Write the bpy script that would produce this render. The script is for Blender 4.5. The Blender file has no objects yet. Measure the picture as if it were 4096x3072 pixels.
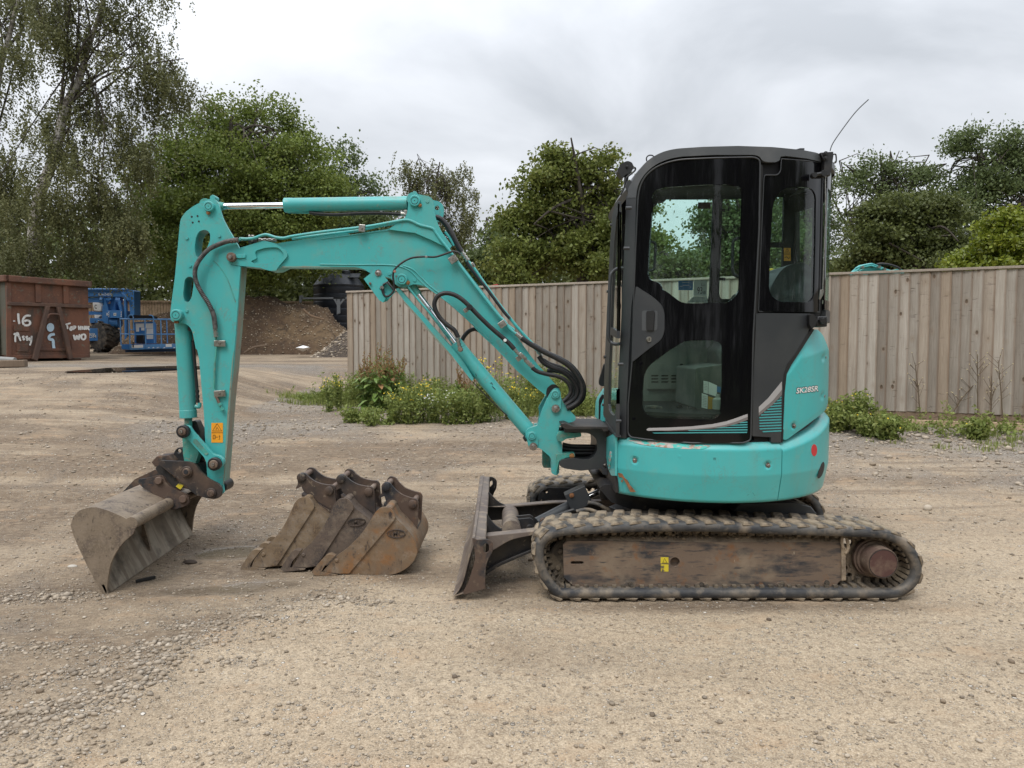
import bpy, bmesh, math, random
import numpy as np
from mathutils import Vector, Matrix, noise
from mathutils.geometry import delaunay_2d_cdt
R = math.radians
scn = bpy.context.scene
# ------------------------------------------------------------------ camera, sky, sun, exposure
F, PITCH, EYE = 710.2, R(3.04), 1.43           # focal length in pixels of a 1024 wide frame
cam_d = bpy.data.cameras.new('camera'); cam = bpy.data.objects.new('camera', cam_d)
scn.collection.objects.link(cam); scn.camera = cam
cam_d.sensor_width = 36; cam_d.lens = F / 1024 * 36; cam_d.clip_start = .05; cam_d.clip_end = 3000
cam.location = (0, 0, EYE); cam.rotation_euler = (R(90) - PITCH, 0, 0)
scn.view_settings.view_transform = 'Standard'; scn.view_settings.look = 'None'
scn.view_settings.gamma = 1; scn.view_settings.exposure = 0.27
scn.cycles.max_bounces = 8; scn.cycles.transparent_max_bounces = 16
scn.cycles.use_denoising = True
SUN_EL, SUN_AZ = R(58), R(205)                  # azimuth measured clockwise from +Y: behind the camera
world = bpy.data.worlds.new('World'); scn.world = world; world.use_nodes = True
def build_world():
    nt = world.node_tree; nt.nodes.clear(); N = nt.nodes.new; L = nt.links.new
    out = N('ShaderNodeOutputWorld'); mixs = N('ShaderNodeAddShader')
    sky = N('ShaderNodeTexSky'); sky.sky_type = 'NISHITA'; sky.sun_disc = False
    sky.sun_elevation = SUN_EL; sky.sun_rotation = SUN_AZ; sky.air_density = 1.5; sky.dust_density = 4
    b1 = N('ShaderNodeBackground'); b1.inputs['Strength'].default_value = .012
    L(sky.outputs['Color'], b1.inputs['Color'])
    tc = N('ShaderNodeTexCoord'); sep = N('ShaderNodeSeparateXYZ'); L(tc.outputs['Generated'], sep.inputs[0])
    # clouds laid on a level sheet overhead: direction divided by its height
    def math_(op, a, b=None):
        n = N('ShaderNodeMath'); n.operation = op
        for i, v in enumerate((a, b)):
            if v is None: continue
            if isinstance(v, (int, float)): n.inputs[i].default_value = v
            else: L(v, n.inputs[i])
        return n.outputs[0]
    h = math_('ADD', math_('MAXIMUM', sep.outputs['Z'], 0), .42)
    comb = N('ShaderNodeCombineXYZ')
    L(math_('DIVIDE', sep.outputs['X'], h), comb.inputs[0]); L(math_('DIVIDE', sep.outputs['Y'], h), comb.inputs[1])
    mp = N('ShaderNodeMapping'); mp.inputs['Location'].default_value = (3.1, 1.7, 0); mp.inputs['Scale'].default_value = (1.25, 1.7, 1)
    L(comb.outputs[0], mp.inputs[0])
    n1 = N('ShaderNodeTexNoise'); n1.inputs['Scale'].default_value = 1.3; n1.inputs['Detail'].default_value = 7
    n1.inputs['Roughness'].default_value = .5; n1.inputs['Distortion'].default_value = .4; L(mp.outputs[0], n1.inputs['Vector'])
    cr = N('ShaderNodeValToRGB'); e = cr.color_ramp.elements
    e[0].position = .36; e[0].color = (.41, .43, .46, 1); e[1].position = .64; e[1].color = (.68, .70, .735, 1)
    m = cr.color_ramp.elements.new(.5); m.color = (.56, .58, .615, 1)
    L(n1.outputs['Fac'], cr.inputs[0])
    # an overcast sky is brighter towards the zenith
    zen = N('ShaderNodeMapRange'); zen.interpolation_type = 'SMOOTHSTEP'; zen.inputs['From Min'].default_value = .15; zen.inputs['From Max'].default_value = 1
    zen.inputs['To Min'].default_value = 1.0; zen.inputs['To Max'].default_value = 2.7; L(sep.outputs['Z'], zen.inputs['Value'])
    b2 = N('ShaderNodeBackground'); L(cr.outputs['Color'], b2.inputs['Color']); L(zen.outputs[0], b2.inputs['Strength'])
    L(b1.outputs[0], mixs.inputs[0]); L(b2.outputs[0], mixs.inputs[1]); L(mixs.outputs[0], out.inputs['Surface'])
build_world()
sd = bpy.data.lights.new('sun', 'SUN'); sd.energy = 1.5; sd.angle = R(24); sd.color = (1, .97, .92)
sun = bpy.data.objects.new('sun', sd); scn.collection.objects.link(sun)
_d = Vector((math.sin(SUN_AZ) * math.cos(SUN_EL), math.cos(SUN_AZ) * math.cos(SUN_EL), math.sin(SUN_EL)))
sun.rotation_euler = _d.to_track_quat('Z', 'Y').to_euler(); sun.location = _d * 30

# ------------------------------------------------------------------ measured directions -> points in the place
# every letter is a patch of the survey picture (origin x, origin y, scale), all in quarter-pixels of a 4096 wide frame
CROP = dict(A=(600, 700, .46293), B=(600, 1400, .46293), C=(1400, 700, .46293), D=(1600, 1300, .46293),
            E=(2350, 550, .46293), F=(2350, 1200, .46293), G=(3000, 1000, .3472), H=(3000, 1500, .3472),
            I=(1750, 1750, .46293), J=(2700, 1750, .46293), K=(200, 1700, .46293), L=(900, 1800, .40687),
            M=(0, 1050, .3472), N=(0, 0, .5425), O=(1100, 1050, .3472), Q=(3200, 450, .40506),
            R=(1100, 1350, .46293), S=(3200, 1050, .40506), T=(3200, 1550, .40506), V=(0, 0, 1.8517),
            Wd=(340, 1120, .3152))
def px(c, x, y):
    a, b, s = CROP[c]; return ((a + x * s) / 4, (b + y * s) / 4)
def ray(c, x, y):
    u, v = px(c, x, y); u = (u - 512) / F; v = -(v - 384) / F
    s, k = math.sin(PITCH), math.cos(PITCH)
    return Vector((u, k + v * s, -s + v * k))
def onY(Y):
    def f(c, x, y):
        d = ray(c, x, y); d = d * (Y / d.y); return Vector((d.x, Y, EYE + d.z))
    return f
def at(c, x, y, Y): return onY(Y)(c, x, y)
CX, CY = 1.21, 4.675                            # slewing centre of the machine
def onCyl(r, far=False):
    def f(c, x, y):
        d = ray(c, x, y); ax, ay = -CX, -CY
        A = d.x**2 + d.y**2; B = 2 * (d.x * ax + d.y * ay); Cc = ax * ax + ay * ay - r * r
        q = B * B - 4 * A * Cc
        t = (-B - math.sqrt(q)) / (2 * A) if q > 0 else -B / (2 * A)
        p = Vector((0, 0, EYE)) + d * t
        return p
    return f
def onPlane(p0, p1):                            # a vertical plane through two ground points
    n = Vector((p1[1] - p0[1], -(p1[0] - p0[0]), 0)); o = Vector((p0[0], p0[1], 0))
    def f(c, x, y):
        d = ray(c, x, y); e = Vector((0, 0, EYE)); t = (o - e).dot(n) / d.dot(n); return e + d * t
    return f
def onX(X):
    return onPlane((X, 0), (X, 1))
def onGround(c, x, y):
    d = ray(c, x, y); t = .5
    for i in range(4000):
        p = Vector((0, 0, EYE)) + d * t
        if p.z <= gz(p.x, p.y): return p
        t += .01 + t * .001
    return p

def gz(x, y):                                   # lie of the land
    w = min(1, max(0, (-x - 3.6) / 2.6)); w = w * w * (3 - 2 * w)
    return _prof(GR, y) * (1 - w) + _prof(GL, y) * w
GR = [(-50, 0), (3.9, 0), (5.45, .0), (9.3, .37), (13.6, .45), (19, 1.0), (27, 1.27), (40, 1.53), (500, 1.63)]
GL = [(-50, 0), (3.9, 0), (5.45, .0), (9.3, .50), (12.6, .925), (17, .965), (19.5, 1.0), (24, 1.12), (27, 1.20), (40, 1.53), (500, 1.63)]
def _prof(ks, y):
    for (a, za), (b, zb) in zip(ks, ks[1:]):
        if y <= b:
            t = max(0, (y - a) / (b - a)); t = t * t * (3 - 2 * t) * .5 + t * .5
            return za + (zb - za) * t
    return 1.63

# ------------------------------------------------------------------ outlines
def rounded(pts, n=5):
    """corner points (x, y) or (x, y, radius) -> smooth polyline"""
    out = []; k = len(pts)
    for i, p in enumerate(pts):
        if len(p) == 2 or p[2] <= 0: out.append((p[0], p[1])); continue
        a = Vector(pts[i - 1][:2]); b = Vector(p[:2]); c = Vector(pts[(i + 1) % k][:2])
        la, lc = (a - b).length, (c - b).length
        r = min(p[2], la * .48, lc * .48)
        s = b + (a - b).normalized() * r; e = b + (c - b).normalized() * r
        for j in range(n + 1):
            t = j / n; q = s * (1 - t)**2 + b * 2 * t * (1 - t) + e * t * t
            out.append((q.x, q.y))
    return out
def spline(P, per=6, closed=False):
    P = [Vector(p) for p in P]; out = []; n = len(P)
    for i in range(n if closed else n - 1):
        if closed: a, b, c, d = P[i - 1], P[i], P[(i + 1) % n], P[(i + 2) % n]
        else: a, b, c, d = P[max(i - 1, 0)], P[i], P[i + 1], P[min(i + 2, n - 1)]
        for j in range(per):
            t = j / per
            out.append(.5 * ((2 * b) + (-a + c) * t + (2 * a - 5 * b + 4 * c - d) * t * t + (-a + 3 * b - 3 * c + d) * t**3))
    if not closed: out.append(P[-1])
    return out
def circle_px(cx, cy, r, n=16, ry=None):
    ry = ry or r
    return [(cx + r * math.cos(i / n * 2 * math.pi), cy + ry * math.sin(i / n * 2 * math.pi)) for i in range(n)]
def conv(c, pts, to):                            # re-express patch coordinates in another patch
    out = []
    a, b, s = CROP[c]; a2, b2, s2 = CROP[to]
    for p in pts:
        q = ((a + p[0] * s - a2) / s2, (b + p[1] * s - b2) / s2)
        out.append(q + tuple(v * s / s2 for v in p[2:]))
    return out

# ------------------------------------------------------------------ mesh building
def loc_of(o):
    v = Vector((0, 0, 0))
    while o is not None: v += o.location; o = o.parent
    return v
def finish(name, me, mat, parent=None, smooth=35, bevel=0, seg=2, **tags):
    o = bpy.data.objects.new(name, me); scn.collection.objects.link(o)
    if mat is not None:
        for m_ in (mat if isinstance(mat, (list, tuple)) else [mat]): me.materials.append(m_)
    if smooth:
        me.shade_smooth(); me.set_sharp_from_angle(angle=R(smooth))
    if parent is not None:
        o.parent = parent; off = loc_of(parent)
        if off.length > 0: me.transform(Matrix.Translation(-off))
    if bevel:
        b = o.modifiers.new('bevel', 'BEVEL'); b.width = bevel; b.segments = seg; b.limit_method = 'ANGLE'; b.angle_limit = R(38)
        b.harden_normals = False
    for k, v in tags.items(): o[k] = v
    return o
class MB:
    def __init__(s): s.v = []; s.f = []
    def add(s, vs, fs):
        o = len(s.v); s.v += [tuple(v) for v in vs]; s.f += [tuple(i + o for i in f) for f in fs]; return s
    def box(s, c, size, rot=None, taper=1):
        x, y, z = size[0] / 2, size[1] / 2, size[2] / 2
        vs = [Vector((a * x * (taper if e > 0 else 1), b * y * (taper if e > 0 else 1), e * z)) for e in (-1, 1) for b in (-1, 1) for a in (-1, 1)]
        if rot is not None: vs = [rot @ v for v in vs]
        c = Vector(c); vs = [v + c for v in vs]
        return s.add(vs, [(0, 2, 3, 1), (4, 5, 7, 6), (0, 1, 5, 4), (1, 3, 7, 5), (3, 2, 6, 7), (2, 0, 4, 6)])
    def beam(s, p, q, w, h=None, up=(0, 0, 1)):
        p, q = Vector(p), Vector(q); d = (q - p); l = d.length; d.normalize(); up = Vector(up)
        if abs(d.dot(up)) > .95: up = Vector((0, 1, 0))
        x = d.cross(up).normalized(); z = x.cross(d)
        m = Matrix((x, d, z)).transposed()
        return s.box((p + q) / 2, (w, l, h or w), m)
    def frames(s, pts):
        P = [Vector(p) for p in pts]; fr = []; up = None
        for i in range(len(P)):
            t = (P[min(i + 1, len(P) - 1)] - P[max(i - 1, 0)])
            if t.length < 1e-9: t = Vector((0, 0, 1))
            t.normalize()
            if up is None:
                up = Vector((0, 1, 0)) if abs(t.y) < .9 else Vector((0, 0, 1))
            x = t.cross(up)
            if x.length < 1e-6: x = t.orthogonal()
            x.normalize(); up = x.cross(t).normalized(); fr.append((P[i], x, up))
        return fr
    def tube(s, pts, r, n=10, caps=True):
        fr = s.frames(pts); rs = r if isinstance(r, (list, tuple)) else [r] * len(fr)
        vs = []; fs = []
        for (p, x, y), rr in zip(fr, rs):
            for j in range(n):
                a = 2 * math.pi * j / n; vs.append(p + x * math.cos(a) * rr + y * math.sin(a) * rr)
        for i in range(len(fr) - 1):
            for j in range(n):
                a = i * n + j; b = i * n + (j + 1) % n; fs.append((a, b, b + n, a + n))
        if caps: fs.append(tuple(range(n - 1, -1, -1))); fs.append(tuple(range((len(fr) - 1) * n, len(fr) * n)))
        return s.add(vs, fs)
    def cyl(s, p, q, r, r2=None, n=24): return s.tube([p, q], [r, r if r2 is None else r2], n)
    def lathe(s, p, axis, prof, n=28):
        """profile of (along, radius) around an axis starting at p"""
        p = Vector(p); axis = Vector(axis).normalized()
        pts = []; rs = []
        x = axis.orthogonal().normalized(); y = axis.cross(x); vs = []; fs = []
        for (h, r) in prof:
            for j in range(n):
                a = 2 * math.pi * j / n; vs.append(p + axis * h + (x * math.cos(a) + y * math.sin(a)) * max(r, 1e-4))
        m = len(prof)
        for i in range(m - 1):
            for j in range(n):
                a = i * n + j; b = i * n + (j + 1) % n; fs.append((a, b, b + n, a + n))
        fs.append(tuple(range(n - 1, -1, -1))); fs.append(tuple(range((m - 1) * n, m * n)))
        return s.add(vs, fs)
    def sphere(s, c, r, n=12, m=8, sc=(1, 1, 1)):
        vs = []; fs = []; c = Vector(c)
        for i in range(1, m):
            t = math.pi * i / m
            for j in range(n):
                a = 2 * math.pi * j / n
                vs.append(c + Vector((math.sin(t) * math.cos(a) * sc[0], math.sin(t) * math.sin(a) * sc[1], math.cos(t) * sc[2])) * r)
        for i in range(m - 2):
            for j in range(n):
                a = i * n + j; b = i * n + (j + 1) % n; fs.append((a, a + n, b + n, b))
        t = len(vs); vs += [c + Vector((0, 0, r * sc[2])), c - Vector((0, 0, r * sc[2]))]
        for j in range(n): fs.append((t, j, (j + 1) % n)); fs.append((t + 1, (m - 2) * n + (j + 1) % n, (m - 2) * n + j))
        return s.add(vs, fs)
    def loft(s, rings, closed=False, capA=False, capB=False):
        n = len(rings[0]); vs = [p for r_ in rings for p in r_]; fs = []
        for i in range(len(rings) - 1):
            for j in range(n if closed else n - 1):
                a = i * n + j; b = i * n + (j + 1) % n; fs.append((a, b, b + n, a + n))
        if capA: fs.append(tuple(range(n - 1, -1, -1)))
        if capB: fs.append(tuple(range((len(rings) - 1) * n, len(rings) * n)))
        return s.add(vs, fs)
    def sheet(s, c, pts, fn, off, holes=(), grid=0):
        """a plate cut to an outline (with holes), laid on surface fn and given thickness off(point)"""
        loops = [rounded(pts)] + [rounded(h) for h in holes]
        P = []; E = []
        for lp in loops:
            if grid:
                q = []
                for i in range(len(lp)):
                    a = Vector(lp[i]); b = Vector(lp[(i + 1) % len(lp)]); m = max(1, int((b - a).length / grid))
                    for k in range(m): q.append(tuple(a + (b - a) * k / m))
                lp = q
            o = len(P); P += [Vector(p) for p in lp]; E += [(o + i, o + (i + 1) % len(lp)) for i in range(len(lp))]
        if grid:
            xs = [p.x for p in P]; ys = [p.y for p in P]
            nx = int((max(xs) - min(xs)) / grid) + 1; ny = int((max(ys) - min(ys)) / grid) + 1
            for i in range(nx):
                for j in range(ny): P.append(Vector((min(xs) + (i + .37) * grid, min(ys) + (j + .41) * grid)))
        V, _, T, _, _, _ = delaunay_2d_cdt(P, E, [], 1, 1e-4)
        if holes:
            def inside(q, lp):
                r_ = False; j = len(lp) - 1
                for i in range(len(lp)):
                    (xi, yi), (xj, yj) = lp[i][:2], lp[j][:2]
                    if (yi > q[1]) != (yj > q[1]) and q[0] < (xj - xi) * (q[1] - yi) / (yj - yi) + xi: r_ = not r_
                    j = i
                return r_
            HL = [rounded(h) for h in holes]
            T = [t for t in T if not any(inside((sum(V[i].x for i in t) / len(t), sum(V[i].y for i in t) / len(t)), h) for h in HL)]
        if not callable(off): ov = Vector(off); off = lambda p: ov
        A = [fn(c, v.x, v.y) for v in V]; B = None
        used = sorted({i for t in T for i in t}); rm = {o: k for k, o in enumerate(used)}; A = [A[i] for i in used]; T = [[rm[i] for i in t] for t in T]
        B = [p + off(p) for p in A]; n = len(A)
        fs = [tuple(t) for t in T]; cnt = {}
        for t in fs:
            for i in range(len(t)): a, b = t[i], t[(i + 1) % len(t)]; cnt[(a, b)] = cnt.get((a, b), 0) + 1
        # the front faces the camera: image y runs downwards, so the winding is checked once
        t = fs[0]; nn = (A[t[1]] - A[t[0]]).cross(A[t[2]] - A[t[0]])
        flip = nn.dot(off(A[t[0]])) > 0
        side = []
        for (a, b) in cnt:
            if (b, a) not in cnt: side.append((a, a + n, b + n, b) if not flip else (b, b + n, a + n, a))
        back = [tuple(i + n for i in reversed(t)) for t in fs]
        if flip: fs = [tuple(reversed(t)) for t in fs]; back = [tuple(reversed(t)) for t in back]
        return s.add(A + B, fs + back + side)
    def plate(s, c, pts, Y, t, holes=()): return s.sheet(c, pts, onY(Y), (0, t, 0), holes)
    def build(s, name, mat, parent=None, **k):
        me = bpy.data.meshes.new(name); me.from_pydata(s.v, [], s.f); me.update()
        return finish(name, me, mat, parent, **k)
def thing(name, label, cat, loc=(0, 0, 0), group=None):
    o = bpy.data.objects.new(name, None); scn.collection.objects.link(o); o.location = loc; o.empty_display_size = .2
    o['label'] = label; o['category'] = cat
    if group: o['group'] = group
    return o
def np_mesh(name, V, Fq, mat, parent=None, smooth=0, cols=None, **k):
    """many equal polygons at once; V (n,3), Fq (m,3 or 4)"""
    me = bpy.data.meshes.new(name); n, m, w = len(V), len(Fq), Fq.shape[1]
    me.vertices.add(n); me.vertices.foreach_set('co', np.asarray(V, dtype=np.float32).ravel())
    me.loops.add(m * w); me.loops.foreach_set('vertex_index', np.asarray(Fq, dtype=np.int32).ravel())
    me.polygons.add(m); me.polygons.foreach_set('loop_start', np.arange(0, m * w, w, dtype=np.int32))
    me.update(calc_edges=True)
    if cols is not None:
        a = me.color_attributes.new('tint', 'FLOAT_COLOR', 'POINT')
        c = np.ones((n, 4), dtype=np.float32); c[:, :cols.shape[1]] = cols; a.data.foreach_set('color', c.ravel())
    return finish(name, me, mat, parent, smooth=smooth, **k)
def text_mesh(s, bold=0, shear=0):
    """flat lettering as (verts 2d, faces), height about 1, starting at x = 0"""
    c = bpy.data.curves.new('lettering', 'FONT'); c.body = s; c.offset = bold; c.shear = shear; c.resolution_u = 3; c.fill_mode = 'FRONT'
    o = bpy.data.objects.new('lettering', c); scn.collection.objects.link(o)
    bpy.context.view_layer.update()
    me = o.evaluated_get(bpy.context.evaluated_depsgraph_get()).to_mesh()
    V = [tuple(v.co) for v in me.vertices]; Fc = [tuple(p.vertices) for p in me.polygons]
    o.evaluated_get(bpy.context.evaluated_depsgraph_get()).to_mesh_clear()
    bpy.data.objects.remove(o); bpy.data.curves.remove(c)
    return V, Fc
def lettering(mb, s, origin, ux, uy, width=None, height=None, bold=0, shear=0, wrap=None, lift=0):
    """lettering laid from origin along ux / uy (world vectors)"""
    V, Fc = text_mesh(s, bold, shear)
    x0 = min(v[0] for v in V); x1 = max(v[0] for v in V); y0 = min(v[1] for v in V); y1 = max(v[1] for v in V)
    ux, uy = Vector(ux), Vector(uy); o = Vector(origin)
    sx = (width or (x1 - x0)) / (x1 - x0); sy = (height or (y1 - y0)) / (y1 - y0)
    pts = [o + ux * (v[0] - x0) * sx + uy * (v[1] - y0) * sy for v in V]
    if wrap: pts = [wrap(p) for p in pts]
    return mb.add(pts, Fc)
def ribbon(mb, pts, w, nrm):
    """a brush stroke lying on a surface with normal nrm"""
    P = [Vector(p) for p in pts]; nrm = Vector(nrm).normalized(); L_ = []; R_ = []
    for i in range(len(P)):
        t = P[min(i + 1, len(P) - 1)] - P[max(i - 1, 0)]; sd_ = t.cross(nrm).normalized() * w * .5
        k = .6 if i in (0, len(P) - 1) else 1
        L_.append(P[i] + sd_ * k); R_.append(P[i] - sd_ * k)
    return mb.loft([L_, R_])
# ------------------------------------------------------------------ materials
def nodes(name):
    m = bpy.data.materials.new(name); m.use_nodes = True; nt = m.node_tree
    return m, nt, nt.nodes['Principled BSDF'], nt.nodes.new, nt.links.new
def coords(nt, space='Object', scale=(1, 1, 1), rnd=False):
    N, L = nt.nodes.new, nt.links.new
    tc = N('ShaderNodeTexCoord'); mp = N('ShaderNodeMapping'); mp.inputs['Scale'].default_value = scale
    L(tc.outputs[space], mp.inputs['Vector'])
    if rnd:
        oi = N('ShaderNodeObjectInfo'); ml = N('ShaderNodeMath'); ml.operation = 'MULTIPLY'; ml.inputs[1].default_value = 57
        L(oi.outputs['Random'], ml.inputs[0]); L(ml.outputs[0], mp.inputs['Location'])
    return mp.outputs['Vector']
def noise_fac(nt, vec, scale, detail, lo, hi, rough=.6, dist=0, inv=False):
    N, L = nt.nodes.new, nt.links.new
    n = N('ShaderNodeTexNoise'); n.inputs['Scale'].default_value = scale; n.inputs['Detail'].default_value = detail
    n.inputs['Roughness'].default_value = rough; n.inputs['Distortion'].default_value = dist; L(vec, n.inputs['Vector'])
    mr = N('ShaderNodeMapRange'); mr.inputs['From Min'].default_value = lo; mr.inputs['From Max'].default_value = hi
    if inv: mr.inputs['To Min'].default_value = 1; mr.inputs['To Max'].default_value = 0
    L(n.outputs['Fac'], mr.inputs['Value']); return mr.outputs[0], n.outputs['Fac']
def mix(nt, fac, a, b):
    N, L = nt.nodes.new, nt.links.new
    m = N('ShaderNodeMix'); m.data_type = 'RGBA'
    if isinstance(fac, (int, float)): m.inputs[0].default_value = fac
    else: L(fac, m.inputs[0])
    for i, v in ((6, a), (7, b)):
        if isinstance(v, tuple): m.inputs[i].default_value = (*v, 1)
        else: L(v, m.inputs[i])
    return m.outputs[2]
def mth(nt, op, a, b=0.0, clamp=False):
    n = nt.nodes.new('ShaderNodeMath'); n.operation = op; n.use_clamp = clamp
    for i, v in enumerate((a, b)):
        if isinstance(v, (int, float)): n.inputs[i].default_value = v
        else: nt.links.new(v, n.inputs[i])
    return n.outputs[0]
def bump(nt, bsdf, h, strength=.3, dist=.01):
    b = nt.nodes.new('ShaderNodeBump'); b.inputs['Strength'].default_value = strength; b.inputs['Distance'].default_value = dist
    nt.links.new(h, b.inputs['Height']); nt.links.new(b.outputs[0], bsdf.inputs['Normal']); return b
def mat(name, col, rough=.5, metal=0, layers=(), bmp=None, coat=0, rnd=False, rough2=None, spec=None):
    """col base; layers = (colour, scale, lo, hi[, stretch[, detail]]) mixed over it"""
    m, nt, bs, N, L = nodes(name); c = col
    fac_last = None
    for ly in layers:
        st = ly[4] if len(ly) > 4 else (1, 1, 1); dt = ly[5] if len(ly) > 5 else 6
        v = coords(nt, 'Object', st, rnd)
        f, raw = noise_fac(nt, v, ly[1], dt, ly[2], ly[3]); c = mix(nt, f, c, ly[0]); fac_last = f
    if isinstance(c, tuple): bs.inputs['Base Color'].default_value = (*c, 1)
    else: L(c, bs.inputs['Base Color'])
    bs.inputs['Metallic'].default_value = metal; bs.inputs['Roughness'].default_value = rough
    if rough2 is not None and fac_last is not None:
        mr = N('ShaderNodeMapRange'); mr.inputs['To Min'].default_value = rough; mr.inputs['To Max'].default_value = rough2
        L(fac_last, mr.inputs['Value']); L(mr.outputs[0], bs.inputs['Roughness'])
    if coat: bs.inputs['Coat Weight'].default_value = coat; bs.inputs['Coat Roughness'].default_value = .12
    if spec is not None: bs.inputs['Specular IOR Level'].default_value = spec
    if bmp:
        v = coords(nt, 'Object', (1, 1, 1), rnd); f, raw = noise_fac(nt, v, bmp[0], 8, 0, 1)
        bump(nt, bs, raw, bmp[1], bmp[2] if len(bmp) > 2 else .01)
    return m
DUST = (.34, .27, .19); RUST = (.20, .085, .04)
TEAL = (.056, .385, .385)
m_teal = mat('teal_paint', TEAL, .42, 0, [((.075, .42, .405), 2.2, .4, .75), ((.17, .34, .29), 7, .56, .86), (DUST, 26, .66, .80), ((.05, .07, .06), 55, .735, .76), ((.10, .13, .11), 14, .74, .765, (1, 1, .35))], rough2=.6, bmp=(90, .02))
m_teal_hood = mat('teal_body_paint', (.056, .41, .415), .34, 0, [((.085, .45, .445), 1.7, .4, .75), ((.17, .37, .33), 9, .62, .9), ((.10, .22, .20), 60, .72, .78)], coat=.10)
m_teal_dirty = mat('grimy_teal_paint', (.06, .33, .28), .6, 0, [((.10, .13, .11), 9, .45, .7), (DUST, 22, .56, .75), ((.03, .04, .035), 40, .62, .7)], bmp=(60, .15))
m_edge = mat('worn_edge_paint', (.12, .33, .28), .7, 0, [((.24, .21, .16), 8, .35, .6, (1, 1, .3)), ((.10, .07, .05), 30, .6, .75)], bmp=(60, .2))
m_grey = mat('charcoal_paint', (.034, .037, .041), .42, 0, [((.055, .057, .058), 3, .45, .8), ((.12, .115, .10), 60, .71, .80)], rough2=.6)
m_greyl = mat('roof_grey_plastic', (.075, .08, .085), .38, 0, [((.13, .13, .13), 4, .5, .8)], rough2=.55)
m_black = mat('black_gloss', (.004, .004, .005), .07, 0, [((.05, .05, .045), 75, .725, .80)], spec=.3)
m_blackp = mat('black_steel', (.018, .018, .02), .5, 0, [((.055, .045, .036), 7, .45, .75), (DUST, 24, .62, .85), (RUST, 15, .7, .8)], bmp=(70, .12))
m_rubberseal = mat('rubber_seal', (.008, .008, .008), .7)
m_hose = mat('hose_rubber', (.012, .012, .013), .5, 0, [((.05, .045, .04), 12, .55, .8)])
m_hosegrey = mat('dusty_hose', (.09, .085, .08), .8, 0, [(DUST, 12, .45, .7)])
m_spiral = mat('hose_guard', (.09, .085, .08), .55, 0, [((.03, .03, .03), 30, .45, .6)])
m_chrome = mat('chrome_rod', (.75, .76, .78), .12, 1)
m_zinc = mat('zinc_fitting', (.42, .41, .38), .4, 1, [((.2, .18, .15), 40, .5, .7)])
m_bolt = mat('bolt_steel', (.36, .34, .32), .45, 1, [((.12, .08, .06), 50, .5, .7)])
m_brass = mat('brass_nipple', (.45, .25, .12), .4, 1)
m_black_plastic = mat('black_plastic', (.015, .015, .016), .45)
def scratches(m, col=(.16, .20, .18), amt=.55):
    """thin wandering scuffs and dribbles over a paint, kept to patches"""
    nt = m.node_tree; bs = nt.nodes['Principled BSDF']; L = nt.links.new; src = bs.inputs['Base Color'].links[0].from_socket; c = src
    for sc, st, w in ((3.0, (1, 1, 1.6), .0055), (9.0, (1.8, 1, 1), .010)):
        f, raw = noise_fac(nt, coords(nt, 'Object', st), sc, 9, 0, 1, rough=.62, dist=.8)
        d = mth(nt, 'ABSOLUTE', mth(nt, 'SUBTRACT', raw, .5)); ln = mth(nt, 'LESS_THAN', d, w)
        pm, _ = noise_fac(nt, coords(nt, 'Object'), 2.4 + sc * .3, 3, .50, .62); c = mix(nt, mth(nt, 'MULTIPLY', mth(nt, 'MULTIPLY', ln, pm), amt), c, col)
    dm, _ = noise_fac(nt, coords(nt, 'Object', (6, 6, .7)), 1.6, 6, .50, .74); c = mix(nt, mth(nt, 'MULTIPLY', dm, .30), c, (.20, .25, .20))
    # dust lies on what faces up
    g = nt.nodes.new('ShaderNodeNewGeometry'); sp = nt.nodes.new('ShaderNodeSeparateXYZ'); L(g.outputs['Normal'], sp.inputs[0]); up = mth(nt, 'MULTIPLY', mth(nt, 'SUBTRACT', sp.outputs['Z'], .35, True), 1.1, True)
    dn, _ = noise_fac(nt, coords(nt, 'Object'), 14, 5, .3, .7); c = mix(nt, mth(nt, 'MULTIPLY', mth(nt, 'MULTIPLY', up, dn), .65), c, (.36, .34, .27))
    L(c, bs.inputs['Base Color'])
scratches(m_teal); scratches(m_teal_hood, (.12, .24, .22), .4)
def steel(name, base, mid, rust, dust_lo=.5, k=1):
    return mat(name, base, .6, .0, [(mid, 5 * k, .38, .62), (rust, 7 * k, .50, .64), ((.25, .20, .15), 11 * k, dust_lo + .03, dust_lo + .26), ((.055, .044, .036), 38, .58, .74), (mid, 90, .5, .62), ((.46, .42, .36), 60, .70, .76, (1, 1, 2)), ((.04, .03, .027), 24, .60, .70, (1, 1, .4))], bmp=(45, .5, .005))
m_buck1 = steel('worn_bucket_steel', (.15, .110, .074), (.215, .150, .088), (.11, .072, .045), .42)
m_buck2 = steel('dark_bucket_steel', (.092, .070, .058), (.135, .10, .075), (.058, .048, .044), .5)
m_buck3 = steel('rusty_bucket_steel', (.155, .115, .082), (.19, .125, .072), (.235, .115, .045), .47)
m_ditch = steel('ditching_bucket_steel', (.165, .128, .092), (.23, .18, .13), (.095, .073, .060), .45)
m_inner = mat('polished_bucket_inside', (.155, .122, .088), .5, .1, [((.27, .235, .185), 3, .45, .55, (1, 3, .3)), ((.06, .048, .036), 7, .5, .7)], bmp=(40, .2, .004))
m_lug = mat('rusty_black_plate', (.024, .022, .023), .55, 0, [((.095, .062, .044), 7, .42, .66), (DUST, 26, .6, .8)], bmp=(60, .2, .004))
m_lugrust = mat('rusty_lug_plate', (.085, .055, .040), .7, 0, [((.020, .021, .025), 8, .50, .60), ((.2, .155, .11), 24, .56, .8), ((.14, .07, .035), 14, .60, .7)], bmp=(60, .2, .004))
m_pin = mat('dull_pin_steel', (.16, .11, .085), .55, .3, [((.3, .24, .18), 14, .5, .75)])
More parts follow.
